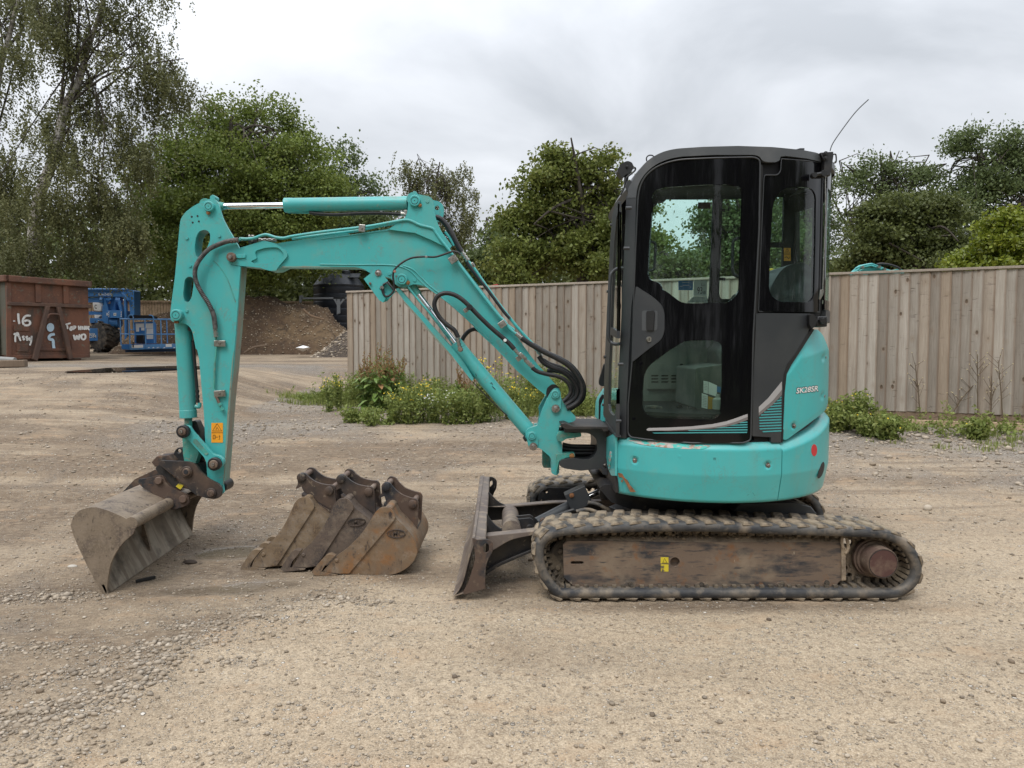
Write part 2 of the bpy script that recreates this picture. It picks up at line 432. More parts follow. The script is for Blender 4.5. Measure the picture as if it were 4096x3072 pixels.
m_rub = mat('track_rubber', (.030, .031, .033), .75, 0, [((.15, .125, .095), 5, .40, .68), ((.27, .215, .15), 11, .52, .75)], bmp=(45, .5, .006))
m_rub_side = mat('track_rubber_flank', (.028, .030, .034), .65, 0, [((.085, .080, .073), 6, .40, .60, (1, 1, 3)), ((.22, .18, .135), 10, .48, .70)], bmp=(60, .3, .004))
m_lugm = mat('muddy_track_lug', (.30, .24, .17), .95, 0, [((.18, .145, .105), 9, .42, .6), ((.04, .04, .042), 12, .56, .68)], bmp=(38, 1.0, .01))
m_mud = mat('dried_mud', (.30, .235, .165), .95, 0, [((.13, .10, .075), 6, .45, .66)], bmp=(30, 1.0, .012))
m_trackframe = mat('muddy_track_frame', (.150, .108, .078), .8, 0, [((.030, .031, .035), 3.2, .50, .62, (1, 1, 3.6), 10), ((.24, .185, .13), 5, .50, .74, (1, 1, 1), 9), ((.045, .042, .042), 40, .56, .68, (.25, 1, 1.6)), ((.19, .095, .045), 16, .58, .72), ((.36, .30, .22), 30, .69, .75, (1, 1, .35))], bmp=(60, .4, .004))
m_link = mat('muddy_links', (.15, .12, .085), .9, 0, [((.055, .045, .035), 12, .45, .6)], bmp=(40, .7, .008))
m_motor = mat('motor_cover', (.078, .036, .032), .5, 0, [((.19, .14, .10), 9, .45, .7), ((.4, .38, .35), 50, .73, .76)], bmp=(80, .15))
m_blade = mat('worn_blade_steel', (.16, .13, .11), .55, .1, [((.10, .075, .065), 4, .45, .65), (DUST, 13, .5, .75)], bmp=(60, .25, .004))
def glass(name, tint, refl=.9, dirt=0.0):
    m, nt, bs, N, L = nodes(name); nt.nodes.remove(bs)
    out = nt.nodes['Material Output']; t = N('ShaderNodeBsdfTransparent'); t.inputs[0].default_value = (*tint, 1)
    g = N('ShaderNodeBsdfGlossy'); g.inputs['Roughness'].default_value = .02; g.inputs[0].default_value = (refl, refl, refl, 1)
    fr = N('ShaderNodeFresnel'); fr.inputs['IOR'].default_value = 1.45; ge = N('ShaderNodeNewGeometry')
    ff = mth(nt, 'MULTIPLY', fr.outputs[0], mth(nt, 'SUBTRACT', 1.0, ge.outputs['Backfacing'])); mx = N('ShaderNodeMixShader'); L(ff, mx.inputs[0]); L(t.outputs[0], mx.inputs[1]); L(g.outputs[0], mx.inputs[2])
    if dirt:
        d = N('ShaderNodeBsdfDiffuse'); d.inputs[0].default_value = (.35, .38, .35, 1)
        f, raw = noise_fac(nt, coords(nt, 'Object', (1.5, 1.5, .6)), 6, 5, .35, .8); m2 = N('ShaderNodeMixShader')
        L(mth(nt, 'MULTIPLY', f, dirt), m2.inputs[0]); L(mx.outputs[0], m2.inputs[1]); L(d.outputs[0], m2.inputs[2]); mx = m2
    L(mx.outputs[0], out.inputs['Surface']); return m
m_glass = glass('tinted_cab_glass', (.885, .972, .950), dirt=.03)
m_glassd = glass('grimy_cab_glass', (.84, .94, .89), dirt=.05)
m_glassf = glass('windscreen_glass', (.82, .92, .88), dirt=.10)
def flat(name, c, rough=.6): return mat(name, c, rough)
m_white = flat('white_print', (.75, .75, .73)); m_ink = flat('black_print', (.012, .012, .012)); m_orange = flat('orange_label', (.80, .33, .015))
m_yellow = mat('yellow_label', (.62, .50, .03), .6, 0, [((.12, .10, .06), 30, .5, .62)])
m_red = flat('red_sticker', (.55, .03, .035)); m_silver = flat('silver_decal', (.36, .35, .35), .45); m_silverd = flat('dark_silver_decal', (.17, .155, .15), .45)
m_tealdecal = flat('teal_decal', (.06, .33, .34), .45); m_bluelabel = flat('blue_label', (.03, .16, .36), .5)
m_scrape = mat('scraped_paint', (.42, .36, .33), .7, 0, [((.30, .17, .11), 30, .5, .6), ((.05, .42, .37), 22, .48, .55, (1, 1, 3))])
m_rustpatch = mat('rust_patch', (.26, .115, .045), .85, 0, [((.16, .07, .03), 40, .45, .6)], bmp=(90, .3, .003))
m_panel_int = mat('cab_inner_panel', (.16, .18, .155), .7, 0, [((.10, .11, .10), 4, .5, .7)])
m_seat = mat('seat_vinyl', (.03, .035, .036), .4, 0, [((.13, .15, .15), 7, .5, .75)])
m_int = mat('cab_inner_trim', (.010, .010, .011), .7, spec=.2)
# ------------------------------------------------------------------ ground
rng = np.random.default_rng(7)
def vnoise(x, y, seed=0):
    """smooth value noise on arrays"""
    x = np.asarray(x, dtype=float); y = np.asarray(y, dtype=float)
    xi = np.floor(x).astype(np.int64); yi = np.floor(y).astype(np.int64); fx = x - xi; fy = y - yi
    fx = fx * fx * (3 - 2 * fx); fy = fy * fy * (3 - 2 * fy)
    def h(a, b):
        n = (a * 374761393 + b * 668265263 + seed * 1442695041) & 0x7fffffff
        n = (n ^ (n >> 13)) * 1274126177 & 0x7fffffff
        return ((n ^ (n >> 16)) & 0xffff) / 65535.0
    return (h(xi, yi) * (1 - fx) + h(xi + 1, yi) * fx) * (1 - fy) + (h(xi, yi + 1) * (1 - fx) + h(xi + 1, yi + 1) * fx) * fy
def fbm(x, y, o=4, seed=0):
    s = 0; a = .5; t = 0
    for i in range(o): s = s + a * vnoise(x * 2**i, y * 2**i, seed + i); t += a; a *= .5
    return s / t
_ys = np.linspace(-50, 600, 13001); _gr = np.array([_prof(GR, y) for y in _ys]); _gl = np.array([_prof(GL, y) for y in _ys])
def gzv(y, x=0.0):
    w = np.clip((-np.asarray(x, dtype=float) - 3.6) / 2.6, 0, 1); w = w * w * (3 - 2 * w)
    return np.interp(y, _ys, _gr) * (1 - w) + np.interp(y, _ys, _gl) * w
PUD = Vector((-7.65, 14.9, .962))
def patch(Xs, Ys, c, rx, ry, rot=0):
    dx = Xs - c[0]; dy = Ys - c[1]; a = math.cos(rot); b = math.sin(rot)
    return np.clip(1.35 - np.sqrt(((dx * a + dy * b) / rx)**2 + ((-dx * b + dy * a) / ry)**2), 0, 1)
def gpt(x, y): p = onGround('V', x, y); return (p.x, p.y)
HEAPS = [(gpt(200, 1455), .38, .13, .35), (gpt(330, 1400), .34, .10, .3), (gpt(90, 1540), .28, .09, .2), (gpt(60, 1400), .25, .07, 0), (gpt(500, 1437), .14, .05, 0),
         (gpt(480, 1350), .55, .08, .1), (gpt(700, 1300), .5, .08, -.1), (gpt(120, 1290), .4, .10, 0), (gpt(590, 1320), .3, .06, 0)]
DAMP_DARK = [(gpt(330, 1290), .65, .35, 0), (gpt(520, 1230), .7, .35, 0), (gpt(230, 1380), .9, .22, 0), (gpt(420, 1340), .6, .12, 0), (gpt(80, 1280), .8, .3, 0), (gpt(1080, 1260), .25, .3, 0),
        (gpt(1830, 960), 1.0, .45, 0), (gpt(1560, 1312), 1.2, .10, 0), (gpt(420, 1180), .9, .3, 0), (gpt(60, 1160), 1.2, .5, 0), (gpt(880, 1240), .5, .25, 0)]  # damp by the buckets; a long dark strip along the near track's foot
WET = [(gpt(505, 1195), .33, .16, .2), (gpt(470, 1275), .38, .09, .1), (gpt(560, 1265), .28, .09, .1)]
WINDROW = [(-400, 1800), (0, 1640), (140, 1560), (250, 1480), (420, 1400), (560, 1335), (700, 1290), (860, 1262), (1000, 1300), (1120, 1340), (2400, 1360)]
def to_px(X, Y):                                # where a ground point lay in the survey picture, to place what was seen there
    dz = gzv(Y, X) - EYE; c, s = math.cos(PITCH), math.sin(PITCH); d = np.maximum(Y * c - dz * s, .05)
    return 1106 + 1534 * X / d, 829.5 - 1534 * (Y * s + dz * c) / d
def windrow(X, Y):
    u, v = to_px(X, Y); vb = np.interp(u, [p[0] for p in WINDROW], [p[1] for p in WINDROW]); n = (fbm(X * 3, Y * 3, 4, 77) - .5)
    return u, v, (v - vb) * (Y / 3.2) + n * 120
def ground_masks(X, Y):
    n1 = fbm(X * .9, Y * .9, 4, 3); n2 = fbm(X * .25, Y * 1.6, 4, 11); n3 = fbm(X * 3.1, Y * 3.1, 3, 23)
    # distance to the fence line, in front of it
    fx = (X + 3.14) / 9.84; yl = 13.6 + (9.3 - 13.6) * fx; d = yl - Y
    g = np.where(X > -4.2, np.exp(-((d - 1.2) / 1.7)**2), 0) * np.clip((X + 5.2) / 1.2, 0, 1)
    g = np.maximum(g, .85 * np.exp(-((Y - 17.2) / 1.3)**2) * np.clip((-X - 3.5) / 1.5, 0, 1))
    g = np.maximum(g, np.clip((X - 4.2) / 1.5, 0, 1) * .9 * np.exp(-((Y - 6.6) / 1.0)**2))
    g = np.maximum(g, .75 * np.exp(-((Y - 10.5 - .3 * X) / 1.1)**2) * np.clip((-X - .2) / 2.0, 0, 1) * np.clip((X + 5.5) / 1.5, 0, 1))
    gravel = np.clip(g * 1.25 + (n3 - .5) * .9 + (n1 - .5) * .7 - .12, 0, 1)
    damp_dark = np.clip((n2 - .45) * 3.6, 0, 1) * np.clip((Y - 4.6) / 2, 0, 1) * 1.2 + np.clip((n1 - .47) * 3.0, 0, 1) * .7 * np.clip((Y - 3.4), .3, 1) + np.clip((-X - .2) / 1.6, 0, 1) * np.clip((Y - 2.6) / .8, 0, 1) * np.clip((n3 - .34) * 2, 0, 1) * .6
    damp_dark = damp_dark * np.clip(1.15 - np.clip((X - .5) / 6, 0, .5), 0, 1)
    for c, rx, ry, rot in DAMP_DARK: damp_dark = np.maximum(damp_dark, patch(X, Y, c, rx, ry, rot) * (.45 + .9 * n3))
    damp_dark = np.maximum(damp_dark, .34 * np.clip((Y - 4.8) / 1.6, 0, 1) * (.5 + n3)); wet = X * 0
    for c, rx, ry, rot in WET: wet = np.maximum(wet, np.clip(patch(X, Y, c, rx * 1.1, ry * 1.15, rot) * 2.0 - n3 * .9, 0, 1))
    heap = X * 0
    u, v, dist = windrow(X, Y)
    left = np.clip((1000 - u) / 260, 0, 1) * np.clip((v - 1130) / 60, 0, 1)
    brown = np.clip(-dist / 35, 0, 1) * left; damp_dark = np.maximum(damp_dark, brown * (.30 + .75 * n3))
    pale = np.clip(dist / 30, 0, 1) * np.clip((v - 1180) / 50, 0, 1); damp_dark = damp_dark * (1 - .85 * pale)
    damp_dark = np.maximum(damp_dark, pale * np.clip((fbm(X * 1.3, Y * 1.9, 4, 31) - .55) * 4, 0, 1) * .42)
    heap = np.maximum(heap, np.exp(-(dist / 42)**2) * np.clip((900 - u) / 200, 0, 1) * np.clip((v - 1200) / 40, 0, 1) * np.clip((n3 - .25) * 2.2, 0, 1) * .9)
    for c, rx, ry, rot in HEAPS: heap = np.maximum(heap, patch(X, Y, c, rx, ry, rot) * (.35 + 1.0 * n3))
    return np.clip(gravel, 0, 1), np.clip(damp_dark, 0, 1), wet, np.clip(heap, 0, 1)
def relief(X, Y):
    near = np.clip(1 - np.abs(Y - 4) / 18, .25, 1)
    z = (fbm(X * 2.2, Y * 2.8, 5, 40) - .5) * .045 * near + (fbm(X * .5, Y * .6, 2, 50) - .5) * .03 * np.clip((Y - 5.6) / 3, 0, 1)
    z += (fbm(X * 13, Y * 13, 3, 60) - .5) * .024 * near
    u_, v_, dd = windrow(X, Y); z += np.exp(-(dd / 55)**2) * np.clip((900 - u_) / 200, 0, 1) * np.clip((v_ - 1200) / 40, 0, 1) * .028
    # wheel ruts winding across the yard
    for k, (o, w) in enumerate(((6.3, .12), (6.75, .12), (7.9, .14), (8.4, .13), (10.2, .2), (11.0, .2), (12.4, .25))):
        yy = o + .25 * np.sin(X * .35 + k) - .05 * X
        z -= .017 * (np.exp(-((Y - yy) / w)**2) - .6 * np.exp(-((Y - yy - w * 1.7) / w)**2)) * (.6 + .8 * fbm(X * .8, Y * 3, 2, 66)) * np.clip(1.2 - X / 3, 0, 1)
    # level standings under the machine, its blade and the buckets
    for c, rx, ry in (((1.2, 4.7), 1.5, 1.15), ((-.25, 4.7), .45, 1.1), ((-1.1, 4.6), .8, .6), ((-2.3, 4.7), .55, 1.0)):
        q = np.clip(1.6 - np.sqrt(((X - c[0]) / rx)**2 + ((Y - c[1]) / ry)**2), 0, 1); z = z * (1 - .8 * q)
    return z
def ground_z(X, Y):
    z = gzv(Y, X) + relief(X, Y)
    p = patch(X, Y, (PUD.x, PUD.y), 1.5, 2.7, 0) * (.85 + .3 * fbm(X * 2, Y * 1.2, 2, 8)); p = np.clip(p * 2.2, 0, 1)
    return z * (1 - p) + (PUD.z - .02) * p
def build_ground():
    ys = [-6.]; 
    while ys[-1] < 330: ys.append(ys[-1] + (max(.012, .0080 * ys[-1]) if ys[-1] > 2.0 else (.25 if ys[-1] < 1.4 else .03)))
    ys = np.array(ys); nu = 480; u = np.linspace(-1, 1, nu); u = np.sign(u) * np.abs(u)**1.25
    half = np.clip(ys, 1.5, None) * 1.25 + 2.5
    X = u[None, :] * half[:, None]; Y = np.repeat(ys[:, None], nu, 1)
    Z = ground_z(X, Y); ny = len(ys)
    V = np.stack([X.ravel(), Y.ravel(), Z.ravel()], 1)
    i = np.arange(ny - 1)[:, None] * nu + np.arange(nu - 1)[None, :]
    Fq = np.stack([i, i + 1, i + nu + 1, i + nu], 2).reshape(-1, 4)
    g, d, w, h = ground_masks(X.ravel(), Y.ravel())
    o = np_mesh('ground', V, Fq, m_ground, smooth=0, cols=np.stack([g, d, w, h], 1), kind='structure')
    o.data.shade_smooth()
    # the far land beyond the yard on every side
    b = MB(); b.box((0, 0, -.6), (2400, 2400, .1)); b.build('terrain', m_far, kind='structure')
def ground_material():
    m, nt, bs, N, L = nodes('yard_dirt')
    at_ = N('ShaderNodeAttribute'); at_.attribute_name = 'tint'; sp = N('ShaderNodeSeparateColor'); L(at_.outputs['Color'], sp.inputs[0])
    grav, damp_dark, wet, heap = sp.outputs[0], sp.outputs[1], sp.outputs[2], at_.outputs['Alpha']
    v = coords(nt); vs = coords(nt, 'Object', (1, 2.2, 1))
    f1, r1 = noise_fac(nt, vs, 1.3, 7, .3, .7); f2, r2 = noise_fac(nt, v, 9, 7, .35, .68); f3, r3 = noise_fac(nt, v, 60, 4, .3, .7)
    f0, r0 = noise_fac(nt, coords(nt, 'Object', (.8, 1.6, 1)), .8, 5, .36, .62); c = mix(nt, f1, (.445, .348, .238), (.325, .245, .163)); c = mix(nt, mth(nt, 'MULTIPLY', f0, .6), c, (.54, .445, .325)); c = mix(nt, mth(nt, 'MULTIPLY', f2, .5), c, (.46, .36, .245))
    c = mix(nt, mth(nt, 'MULTIPLY', f3, .75), c, (.20, .150, .102))
    f4, r4 = noise_fac(nt, v, 24, 5, .48, .66); c = mix(nt, mth(nt, 'MULTIPLY', f4, .75), c, (.18, .135, .09))
    f5, r5 = noise_fac(nt, v, 140, 3, .45, .68); c = mix(nt, mth(nt, 'MULTIPLY', f5, .6), c, (.62, .52, .39))
    dm, _ = noise_fac(nt, vs, 16, 6, .25, .6)
    c = mix(nt, mth(nt, 'MULTIPLY', damp_dark, mth(nt, 'ADD', mth(nt, 'MULTIPLY', dm, .6), .42), True), c, (.135, .098, .066))
    # churned streaks where wheels have dragged wet soil along
    ss, _ = noise_fac(nt, coords(nt, 'Object', (.32, 5.2, 1)), 1.5, 9, .50, .575, rough=.68); sy = N('ShaderNodeSeparateXYZ'); tcx = N('ShaderNodeTexCoord'); L(tcx.outputs['Object'], sy.inputs[0])
    my = N('ShaderNodeMapRange'); my.inputs['From Min'].default_value = 5.0; my.inputs['From Max'].default_value = 6.6; L(sy.outputs['Y'], my.inputs['Value'])
    c = mix(nt, mth(nt, 'MULTIPLY', mth(nt, 'MULTIPLY', ss, my.outputs[0]), .62), c, (.165, .120, .080))
    gt = mix(nt, f2, (.30, .27, .235), (.17, .15, .13)); c = mix(nt, mth(nt, 'MULTIPLY', grav, .75), c, gt)
    fr_, _ = noise_fac(nt, vs, 2.6, 5, .56, .70); c = mix(nt, mth(nt, 'MULTIPLY', fr_, .45), c, (.42, .29, .18))
    # stones pressed into the dirt, three sizes
    hs = []; pz, _ = noise_fac(nt, coords(nt, 'Object', (1, 1.7, 1)), 2.1, 5, .38, .62)
    for sc, thr, amt, key in ((52, .34, .85, None), (120, .40, .8, None), (28, .30, 1.0, 'g')):
        vo = N('ShaderNodeTexVoronoi'); vo.inputs['Scale'].default_value = sc; L(v, vo.inputs['Vector']); vo.inputs['Randomness'].default_value = 1
        sh = N('ShaderNodeSeparateColor'); L(vo.outputs['Color'], sh.inputs[0])
        inside = N('ShaderNodeMapRange'); inside.inputs['From Min'].default_value = thr; inside.inputs['From Max'].default_value = thr * .72; L(vo.outputs['Distance'], inside.inputs['Value'])
        dens = mth(nt, 'ADD', mth(nt, 'MULTIPLY', pz, .34 if key is None else .10), mth(nt, 'MULTIPLY', grav, .8)); dens = mth(nt, 'MAXIMUM', dens, mth(nt, 'MULTIPLY', heap, .9))
        on = mth(nt, 'LESS_THAN', sh.outputs[0], dens)
        mk = mth(nt, 'MULTIPLY', inside.outputs[0], on); mk = mth(nt, 'MULTIPLY', mk, amt)
        sc_ = mix(nt, sh.outputs[1], (.17, .145, .12), (.66, .61, .54)); sc_ = mix(nt, mth(nt, 'MULTIPLY', sh.outputs[2], .4), sc_, (.42, .36, .28))
        c = mix(nt, mk, c, sc_); hs.append(mth(nt, 'MULTIPLY', mk, 60 / sc))
    
    c = mix(nt, mth(nt, 'MULTIPLY', wet, .6), c, (.13, .105, .08))
    L(c, bs.inputs['Base Color'])
    ro = N('ShaderNodeMapRange'); L(wet, ro.inputs['Value']); ro.inputs['To Min'].default_value = .95; ro.inputs['To Max'].default_value = .10; L(ro.outputs[0], bs.inputs['Roughness'])
    bs.inputs['Specular IOR Level'].default_value = .35
    h = mth(nt, 'ADD', mth(nt, 'MULTIPLY', r2, .8), mth(nt, 'MULTIPLY', r3, .35))
    for q in hs: h = mth(nt, 'ADD', h, mth(nt, 'MULTIPLY', q, .45))
    h = mth(nt, 'MULTIPLY', h, mth(nt, 'SUBTRACT', 1.0, mth(nt, 'MULTIPLY', wet, .93)))
    bump(nt, bs, h, 1.0, .03)
    return m
m_ground = ground_material(); m_far = mat('field_grass', (.07, .09, .03), .95)
build_ground()

# loose stones
m_stone = None
def stone_material(name, a, b):
    m, nt, bs, N, L = nodes(name)
    at_ = N('ShaderNodeAttribute'); at_.attribute_name = 'tint'; sp = N('ShaderNodeSeparateColor'); L(at_.outputs['Color'], sp.inputs[0])
    c = mix(nt, sp.outputs[0], a, b); c = mix(nt, mth(nt, 'MULTIPLY', sp.outputs[1], .55), c, (.30, .23, .155)); L(c, bs.inputs['Base Color'])
    bs.inputs['Roughness'].default_value = .9; return m
m_stone = stone_material('loose_stone', (.16, .132, .102), (.47, .405, .325))
m_clod = stone_material('dark_clod', (.06, .045, .035), (.12, .09, .065))
_bm = bmesh.new(); bmesh.ops.create_icosphere(_bm, subdivisions=1, radius=1); ICO_V = np.array([v.co[:] for v in _bm.verts]); ICO_F = np.array([[v.index for v in f.verts] for f in _bm.faces]); _bm.free()
OCT_V = np.array([(1, 0, 0), (-1, 0, 0), (0, 1, 0), (0, -1, 0), (0, 0, 1), (0, 0, -1)], dtype=float); OCT_F = np.array([(0, 2, 4), (2, 1, 4), (1, 3, 4), (3, 0, 4), (2, 0, 5), (1, 2, 5), (3, 1, 5), (0, 3, 5)])
def stones(name, P, S, m, seed=1, flat=.6, sink=.25, fine=False, **tags):
    ICO_V, ICO_F = (OCT_V, OCT_F) if fine else (globals()['ICO_V'], globals()['ICO_F'])
    r = np.random.default_rng(seed); n = len(P); k = len(ICO_V)
    sc = np.stack([r.uniform(.7, 1.4, n), r.uniform(.7, 1.25, n), r.uniform(flat * .7, flat * 1.3, n)], 1) * S[:, None]
    V = ICO_V[None] * (1 + r.uniform(-.22, .22, (n, k, 1))) * sc[:, None, :]
    a = r.uniform(0, 2 * math.pi, n); ca, sa = np.cos(a)[:, None], np.sin(a)[:, None]
    V = np.stack([V[:, :, 0] * ca - V[:, :, 1] * sa, V[:, :, 0] * sa + V[:, :, 1] * ca, V[:, :, 2]], 2)
    V += P[:, None, :]; V[:, :, 2] += (S * flat * (1 - 2 * sink))[:, None]
    Fq = (ICO_F[None] + (np.arange(n) * k)[:, None, None]).reshape(-1, 3)
    C = np.repeat(np.stack([r.random(n), r.random(n), r.random(n)], 1)[:, None], k, 1).reshape(-1, 3)
    return np_mesh(name, V.reshape(-1, 3), Fq, m, smooth=0, cols=C, **tags)
def scatter_stones():
    r = np.random.default_rng(3)
    n = 260000; Y = 2.1 * (13.5 / 2.1)**r.random(n)**1.0; X = r.uniform(-.95, .95, n) * Y
    g, d, w, h = ground_masks(X, Y)
    keep = r.random(n) < (.10 + .24 * g + .75 * h + .10 * d)
    ok = ~((X > .05) & (X < 2.35) & (Y > 3.85) & (Y < 5.5))
    X, Y, g, h = X[keep & ok], Y[keep & ok], g[keep & ok], h[keep & ok]
    S = (.0026 + .0095 * r.random(len(X))**6) * (1 + .75 * h + .6 * g) * np.clip(Y / 5, .9, 1.6)
    P = np.stack([X, Y, ground_z(X, Y)], 1)
    big = S > .0062
    stones('gravel', P[big], S[big], m_stone, 5, kind='stuff', label='loose pale gravel scattered over the dirt yard', category='gravel')
    stones('grit', P[~big], S[~big], m_stone, 15, kind='stuff', fine=True, label='fine pale grit loose on the dirt yard', category='grit')
    n = 420; Y = 2.3 * (8 / 2.3)**r.random(n); X = r.uniform(-.85, .85, n) * Y
    g, d, w, h = ground_masks(X, Y); k = r.random(n) < .25 + .5 * d; X, Y = X[k], Y[k]
    S = .004 + .014 * r.random(len(X))**3; P = np.stack([X, Y, ground_z(X, Y)], 1)
    stones('clods', P, S, m_clod, 6, kind='stuff', label='dark clods of earth dropped about the yard', category='clods')
    # bigger rubble among the weeds by the fence
    n = 420; t = r.uniform(.35, 1.25, n); X = -3.14 + 9.84 * t; Y = 13.6 - 4.3 * t - r.gamma(2., .55, n) - .4
    k = X > 3.2; X, Y = X[k], Y[k]; S = .014 + .035 * r.random(len(X))**2; P = np.stack([X, Y, ground_z(X, Y)], 1)
    stones('rubble', P, S, m_stone, 8, kind='stuff', label='pale rubble among the weeds by the fence', category='rubble')
scatter_stones()
def build_puddle():
    b = MB(); c = PUD; n = 48; rr = random.Random(4)
    ring = [Vector((c.x + (1.05 + .12 * math.sin(3 * t) + .06 * math.sin(7 * t + 1)) * math.cos(t), c.y + (2.1 + .2 * math.sin(3 * t + 2)) * math.sin(t), c.z)) for t in [i / n * 2 * math.pi for i in range(n)]]
    b.add(ring, [tuple(range(n))])
    m, nt, bs, N, L = nodes('puddle_water'); bs.inputs['Base Color'].default_value = (.06, .05, .038, 1); bs.inputs['Roughness'].default_value = .02
    bs.inputs['Specular IOR Level'].default_value = .9; bs.inputs['IOR'].default_value = 1.45
    b.build('puddle_water', m, smooth=0, kind='structure')
build_puddle()

# ------------------------------------------------------------------ wood and fences
def wood(name, a, b, c_, knots=True, board=True):
    m, nt, bs, N, L = nodes(name)
    oi = N('ShaderNodeObjectInfo'); v0 = coords(nt, 'Object', (1, 1, 1), True)
    vg = coords(nt, 'Object', (9, 9, .55), True); f1, r1 = noise_fac(nt, vg, 3.2, 5, .3, .7, dist=1.2)
    vf = coords(nt, 'Object', (60, 60, 1.2), True); f2, r2 = noise_fac(nt, vf, 3, 5, .35, .65)
    vb = coords(nt, 'Object', (3, 3, 1.3), True); f3, r3 = noise_fac(nt, vb, 1.6, 4, .35, .7)
    c = mix(nt, f1, a, b); c = mix(nt, mth(nt, 'MULTIPLY', f2, .5), c, c_); c = mix(nt, mth(nt, 'MULTIPLY', f3, .5), c, tuple(q * .72 for q in a))
    # every board has weathered to its own tone
    rm = N('ShaderNodeValToRGB'); L(oi.outputs['Random'], rm.inputs[0]); e = rm.color_ramp.elements
    e[0].color = (.72, .69, .66, 1); e[1].color = (1.30, 1.31, 1.31, 1); k = e.new(.35); k.color = (1.00, .99, .97, 1); k = e.new(.6); k.color = (1.20, 1.19, 1.18, 1); k = e.new(.8); k.color = (.92, .80, .68, 1)
    mm = N('ShaderNodeMix'); mm.data_type = 'RGBA'; mm.blend_type = 'MULTIPLY'; mm.inputs[0].default_value = 1; L(c, mm.inputs[6]); L(rm.outputs[0], mm.inputs[7]); c = mm.outputs[2]
    h = mth(nt, 'ADD', mth(nt, 'MULTIPLY', r1, .6), mth(nt, 'MULTIPLY', r2, .3))
    vw = coords(nt, 'Object', (5, 5, 24), True); fw_, rw_ = noise_fac(nt, vw, 1.4, 4, .60, .70); fw2, _ = noise_fac(nt, coords(nt, 'Object', (1.5, 1.5, 1.5), True), 1.3, 3, .48, .6)
    wn = mth(nt, 'MULTIPLY', fw_, fw2); c = mix(nt, mth(nt, 'MULTIPLY', wn, .5), c, (.15, .12, .10)); h = mth(nt, 'SUBTRACT', h, mth(nt, 'MULTIPLY', wn, .5))
    if knots:
        vk = coords(nt, 'Object', (1, 1, .55), True); vo = N('ShaderNodeTexVoronoi'); vo.inputs['Scale'].default_value = 6.5; L(vk, vo.inputs['Vector'])
        sh = N('ShaderNodeSeparateColor'); L(vo.outputs['Color'], sh.inputs[0])
        kk = N('ShaderNodeMapRange'); kk.inputs['From Min'].default_value = .135; kk.inputs['From Max'].default_value = .07; L(vo.outputs['Distance'], kk.inputs['Value'])
        on = mth(nt, 'LESS_THAN', sh.outputs[0], .72); mk = mth(nt, 'MULTIPLY', kk.outputs[0], on)
        c = mix(nt, mth(nt, 'MULTIPLY', mk, .85), c, (.055, .036, .025))
        k2 = N('ShaderNodeMapRange'); k2.inputs['From Min'].default_value = .30; k2.inputs['From Max'].default_value = .08; L(vo.outputs['Distance'], k2.inputs['Value'])
        c = mix(nt, mth(nt, 'MULTIPLY', mth(nt, 'MULTIPLY', k2.outputs[0], on), .35), c, (.22, .15, .095)); h = mth(nt, 'SUBTRACT', h, mth(nt, 'MULTIPLY', mk, .8))
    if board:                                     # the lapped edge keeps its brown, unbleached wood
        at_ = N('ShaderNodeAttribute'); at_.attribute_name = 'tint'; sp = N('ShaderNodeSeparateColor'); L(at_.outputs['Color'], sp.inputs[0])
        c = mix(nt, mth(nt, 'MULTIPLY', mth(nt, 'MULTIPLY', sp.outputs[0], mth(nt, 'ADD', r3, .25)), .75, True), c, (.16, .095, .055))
    L(c, bs.inputs['Base Color']); bs.inputs['Roughness'].default_value = .88; bs.inputs['Specular IOR Level'].default_value = .2
    bump(nt, bs, h, .9, .012); return m
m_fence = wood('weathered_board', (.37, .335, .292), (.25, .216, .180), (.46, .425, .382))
m_cap = wood('capping_wood', (.40, .345, .29), (.30, .25, .205), (.46, .41, .36), False, False)
m_gravelboard = wood('gravel_board_wood', (.26, .21, .17), (.19, .15, .115), (.32, .275, .23), False, False)
m_newwood = wood('pale_plank_wood', (.50, .42, .32), (.42, .33, .24), (.55, .47, .37), False, False)
m_oldwood = wood('rotten_timber', (.20, .15, .11), (.12, .09, .065), (.28, .22, .17), False, False)
m_brownfence = mat('brown_fence_boards', (.165, .115, .07), .9, 0, [((.24, .175, .115), 2, .4, .65), ((.10, .07, .045), 9, .5, .7)])
FP0, FP1 = Vector((-3.14, 13.6, 0)), Vector((6.7, 9.3, 0))
FD = (FP1 - FP0).normalized(); FN = Vector((FD.y, -FD.x, 0))        # FN points to the camera side
if FN.y > 0: FN = -FN
